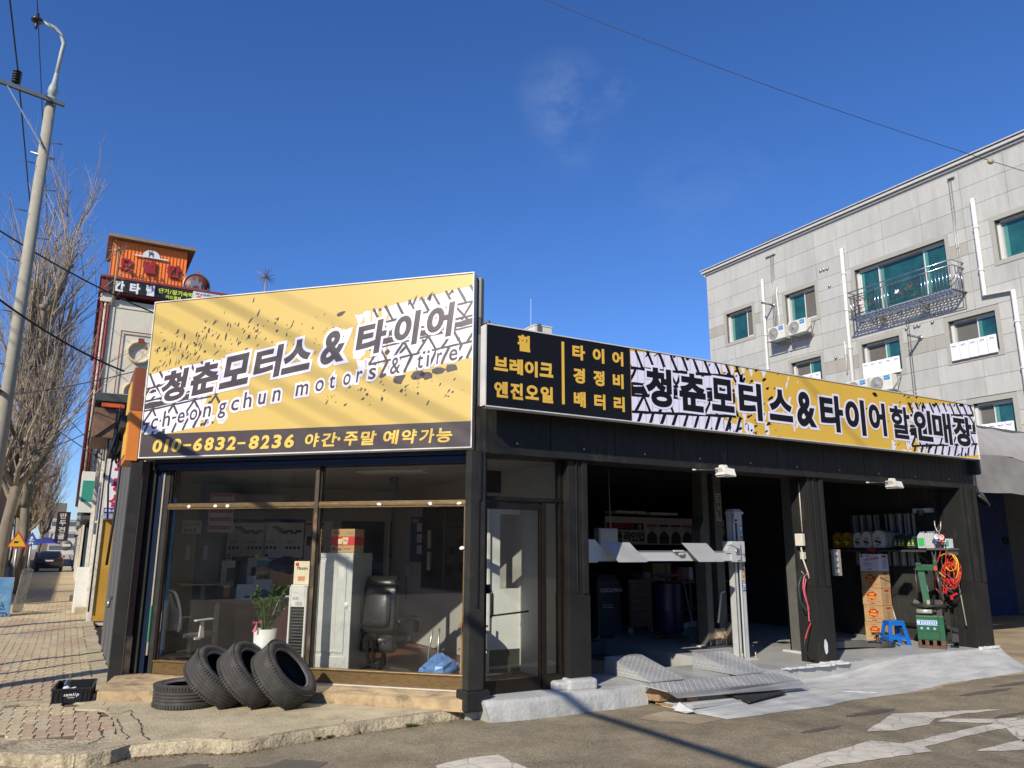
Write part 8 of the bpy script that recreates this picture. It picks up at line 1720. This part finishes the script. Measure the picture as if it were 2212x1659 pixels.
def poster(px0, px1, py0, py1, lab, k):
    P0, P1_ = yp(px0, py0, BKY), yp(px1, py1, BKY); t = thing('tyre_chart', lab, 'poster', ((P0.x+P1_.x)/2, BKY, P1_.z)); W_, H_ = P1_.x-P0.x, P0.z-P1_.z
    F_ = lambda u, v, d=0.: V((P0.x+u*W_, BKY-.012-d, P1_.z+v*H_))
    def rc(u0,u1,v0,v1,d=.0): return [F_(u0,v0,d),F_(u1,v0,d),F_(u1,v1,d),F_(u0,v1,d)]
    m = MB(); m.prism(rc(-.03,1.03,-.02,1.06,-.004),(0,.006,0)); obj('blue_board', m, NAVY, t, world=True)
    m = MB(); m.prism(rc(0,1,.37,1),(0,.003,0)); m.prism(rc(0,1,0,.35),(0,.003,0)); obj('sheet', m, C((.75,.75,.75),.5), t, world=True)
    m = MB(); [m.flat(rc(.18+j*.08,.36+j*.08,.90-.035*j,.93-.035*j,.002)) for j in range(3)]; obj('red_bar', m, C((.4,.02,.03),.5), t, world=True)
    m = MB(); [m.flat(rc(.42+j*.12,.58+j*.12,.80+.03*(j%2),.84+.03*(j%2),.002)) for j in range(4)]; obj('green_bar', m, C((.04,.12,.08),.5), t, world=True)
    m = MB()
    for u, v in ((.08,.55),(.18,.55),(.28,.55),(.58,.55),(.68,.55),(.78,.55),(.88,.55),(.08,.41),(.08,.22),(.18,.22),(.55,.22),(.65,.22),(.75,.22),(.08,.06)): m.flat([F_(u+.035*math.cos(a*math.pi/6), v+.035*math.sin(a*math.pi/6), .002) for a in range(7)]+[F_(u-.035,v-.025,.002),F_(u+.035,v-.025,.002)])
    obj('tyre_picture', m, C((.02,.02,.02),.5), t, world=True)
    m = MB(); [m.flat(rc(u,u+.22,v,v+.012,.002)) for u in (.05,.55) for v in (.63,.66,.30,.13)]; line(m, 'TYRE RANGE', lambda u, v, d=0.: F_(u, v, d+.006), .05, 1.01, .0, 0) if False else None; obj('small_print', m, C((.25,.25,.25),.5), t, world=True)
poster(493, 566, 1128, 1250, 'blue framed tyre chart on the office back wall, left one', 0); poster(573, 650, 1128, 1250, 'blue framed tyre chart on the office back wall, second one', 1)
def flatp(nm, lab, cat, px0, px1, py0, py1, Y, col, bars):
    P0, P1_ = yp(px0, py0, Y), yp(px1, py1, Y); m = MB(); m.box(P0.x,P1_.x,Y,Y+.006,P1_.z,P0.z); t = obj(nm, m, C(col,.5), label=lab, cat=cat); W_, H_ = P1_.x-P0.x, P0.z-P1_.z
    for (u0,u1,v0,v1,c) in bars: m = MB(); m.box(P0.x+u0*W_,P0.x+u1*W_,Y-.002,Y-.0003,P1_.z+v0*H_,P1_.z+v1*H_); obj('print', m, C(c,.5), t)
    return t
flatp('tyre_poster','white tyre poster partly behind the window mullion','poster',655,712,1125,1260,BKY,(.62,.60,.58),[(.05,.7,.93,.97,(.5,.05,.04)),(.15,.32,.60,.75,(.03,.03,.03)),(.5,.7,.45,.6,(.03,.03,.03)),(.1,.28,.15,.3,(.03,.03,.03)),(.55,.78,.1,.28,(.03,.03,.03))])
flatp('dark_poster','dark blue poster with white icons behind the refrigerator','poster',738,832,1125,1290,BKY,(.01,.015,.04),[(.1,.2,.48,.52,(.3,.3,.3)),(.35,.45,.48,.52,(.3,.3,.3)),(.6,.7,.48,.52,(.3,.3,.3)),(.1,.5,.75,.82,(.12,.13,.14)),(.55,.75,.3,.34,(.3,.32,.34)),(0,1,.1,.45,(.015,.03,.12))])
flatp('tyre_advert','dark poster showing a red and black tyre beside the wall strip','poster',842,870,1127,1205,BKY,(.025,.02,.03),[(.25,.7,.3,.7,(.10,.03,.03)),(.1,.9,.9,.95,(.2,.2,.2))])
m = MB(); q0, q1_ = yp(836,1125,12.5), yp(832,1290,12.5); m.box(q0.x-.01,q0.x+.02,12.4,12.58,.9,q0.z); obj('pale_door_edge', m, C((.5,.46,.36),.5), shop, world=True)
# things on the partition wall, seen through the right half of the show window
PX = 4.795
def xbox(nm, px0, px1, py0, py1, col, lab=None, cat=None, X=PX, par=None):
    P0, P1_ = xp(px0, py0, X), xp(px1, py1, X); za, zb_ = xp(px0, py1, X).z, xp(px0, py0, X).z; m = MB(); m.box(X-.01, X-.0005, P1_.y, P0.y, min(za,P1_.z), max(zb_, P0.z)); return obj(nm, m, C(col,.4), par, label=lab, cat=cat)
t = xbox('safety_poster', 889, 914, 1118, 1213, (.02,.06,.22), 'blue wall poster with three white icons on the office side wall', 'poster')
for k in range(3): xbox('icon', 902, 911, 1130+k*24, 1148+k*24, (.55,.56,.6), X=PX-.011, par=t)
xbox('print', 892, 905, 1122, 1128, (.45,.3,.3), X=PX-.011, par=t)
t = thing('black_glass_door', 'black framed glass door panels on the office side wall', 'door', (PX, 9, .2)); a1, a2 = xp(917, 1095, PX), xp(1006, 1265, PX)
m = MB(); m.box(PX-.03, PX-.0005, a2.y, a1.y, 1.05, 2.25); obj('panel', m, C((.012,.013,.014),.08), t, world=True); ym_ = (a1.y+a2.y)/2-.1; m = MB(); m.box(PX-.045,PX-.0305,ym_-.02,ym_+.02,1.05,2.25); m.box(PX-.045,PX-.0305,a2.y,a1.y,1.03,1.05); obj('frame', m, C((.10,.10,.10),.4), t, world=True)
for z0_ in (1.30, 1.62): m = MB(); yq = xp(932,1200,PX).y; m.box(PX-.06,PX-.031,yq-.03,yq+.03,z0_,z0_+.27); obj('handle', m, C((.55,.50,.36),.4), t, world=True)
t = xbox('intercom_phone', 878, 883, 1222, 1246, (.5,.5,.48), 'white intercom handset with a curly cord on the office side wall', 'phone'); q = xp(878,1240,PX-.02); m = MB(); m.tube([q+V((0,.02*math.sin(k*2.2),-.03*k)) for k in range(14)],.005,5); obj('cord', m, C((.02,.02,.02),.5), t)
# ceiling panel light, vent, air conditioner
m = MB(); q = FA(2.35, 2.57, 1.2); m.obox(q, TAN, NRM, (0,0,1), .45, .14, .012); obj('ceiling_light', m, C((.62,.62,.60),.4), label='flat white ceiling light seen through the upper pane', cat='ceiling light')
m = MB(); q = FA(2.05, 2.45, 1.9); m.lathe([(0,-.10),(.05,-.08),(.06,0),(.06,.12)], q,(0,0,1),16); obj('ceiling_camera', m, C((.10,.10,.10),.4), label='small dark dome camera under the office ceiling', cat='camera')
m = MB(); m.box(1.9,2.9,12.3,12.58,2.2,2.45); o = obj('wall_air_conditioner', m, C((.35,.36,.35),.5), label='white wall air conditioner high on the office back wall', cat='air conditioner', bevel=.03); m = MB(); m.box(1.95,2.85,12.29,12.3,2.22,2.26); obj('louvre', m, C((.15,.15,.15),.5), o)
q = yp(478,1108,11.0); t = thing('hanging_flyer', 'small red and white printed flyer hanging inside the left window', 'flyer', (q.x, 11, q.z)); m = MB(); m.box(q.x-.16,q.x+.16,11,11.004,q.z-.26,q.z+.26); obj('sheet', m, C((.30,.28,.26),.6), t, world=True); m = MB(); [m.box(q.x-.14,q.x+.14,10.996,10.9995,q.z-.22+k*.11,q.z-.17+k*.11) for k in range(5)]; obj('print', m, C((.25,.08,.07),.6), t, world=True); m = MB(); m.cyl((q.x,11,q.z+.26),(q.x,11,2.55),.003,4); obj('string', m, C((.3,.3,.3),.6), t, world=True)
# behind the glass door: white inner door with a view of posters, brown board, clock display
t = thing('inner_door', 'white inner door with a glass opening behind the shop entrance', 'door', (4.1, 8.3, .2))
ia, ib = yp(1062,1105,8.2), yp(1137,1105,8.2)
m = MB(); m.box(ia.x-.06,ib.x+.0,8.2,8.24,.46,1.15); m.box(ia.x-.06,ia.x+.12,8.2,8.24,1.15,2.1); m.box(ib.x-.03,ib.x+.03,8.19,8.25,.2,2.1); m.box(ia.x-.06,ia.x-.03,8.17,8.2,.2,2.1); m.box(ia.x+.12,ib.x-.03,8.2,8.24,2.03,2.1); obj('leaf', m, C((.8,.81,.78),.6), t, world=True)
m = MB(); m.box(ia.x-.02,ib.x,8.205,8.235,.2,.46); obj('kick_panel', m, C((.05,.055,.045),.6), t, world=True)
m = MB(); m.box(ib.x+.03,ib.x+.30,8.3,8.31,.2,2.1); obj('dark_pane', m, C((.015,.016,.016),.1), t, world=True); m = MB(); m.box(ib.x+.03,ib.x+.30,8.28,8.3,.73,.78); obj('pale_rail', m, C((.65,.65,.65),.5), t, world=True)
P0 = yp(1085,1150,9.6); t = thing('door_side_chart', 'white tyre chart seen through the glass door opening', 'poster', (P0.x, 9.6, 1.7)); m = MB(); m.box(P0.x-.06,P0.x+.5,9.6,9.61,1.42,2.1); obj('sheet', m, C((.50,.50,.48),.5), t, world=True)
m = MB(); [m.box(P0.x-.02+j*.09,P0.x+.04+j*.09,9.59,9.5995,v,v+.05) for j in range(5) for v in (1.50,1.68,1.80)]; obj('tyre_picture', m, C((.02,.02,.02),.5), t, world=True); m = MB(); [m.box(P0.x+.05+j*.05,P0.x+.15+j*.05,9.59,9.5995,1.93+j*.02,1.95+j*.02) for j in range(4)]; obj('red_bar', m, C((.4,.02,.03),.5), t, world=True)
bag('blue plastic bag seen through the glass door opening', V((P0.x+.05,9.3,1.25)), .12, (.02,.05,.22), 12, .7)
for k, (x, z, w_, h, c, lb_) in enumerate(((.0,1.02,.22,.22,(.45,.30,.14),'small tan carton seen through the glass door, upper one'),(.05,.80,.26,.15,(.40,.26,.12),'tan carton seen through the glass door, lower one'),(.02,.955,.14,.06,(.65,.65,.65),'white pack between the cartons behind the glass door'))):
    m = MB(); m.box(P0.x-.05+x,P0.x-.05+x+w_,9.2,9.35,z,z+h); obj('carton', m, C(c,.7), label=lb_, cat='carton', bevel=.01)
m = MB(); m.box(P0.x-.3,P0.x+.6,9.15,9.6,.76,.79); [m.box(P0.x+x,P0.x+x+.03,9.2,9.23,.2,.76) for x in (-.25,.5)]; obj('counter', m, C((.2,.15,.12),.6), label='low brown counter behind the glass door', cat='counter')
m = MB(); q = yp(1048,1400,7.7); m.box(3.70,3.86,7.52,7.56,.2,.98); obj('cardboard_sheet', m, CARD, label='tall flat cardboard box leaning just inside the glass door', cat='cardboard box')
q = yp(1062,1040,8.0); t = thing('wall_clock', 'dark digital wall clock showing a red figure above the entrance', 'clock', (q.x,8,q.z)); m = MB(); m.box(q.x-.12,q.x+.13,8.0,8.04,q.z-.13,q.z+.13); obj('case', m, C((.02,.02,.02),.4), t, world=True); m = MB(); put(m,'5',lambda u, v, d=0.: V((u,7.998-d,v)),q.x+.05,q.x+.07,q.z-.06,q.z-.02,0,.01); obj('digit', m, C((.5,.02,.03),.5), t, world=True)
bpy.data.objects.remove(FONTO, do_unlink=True)
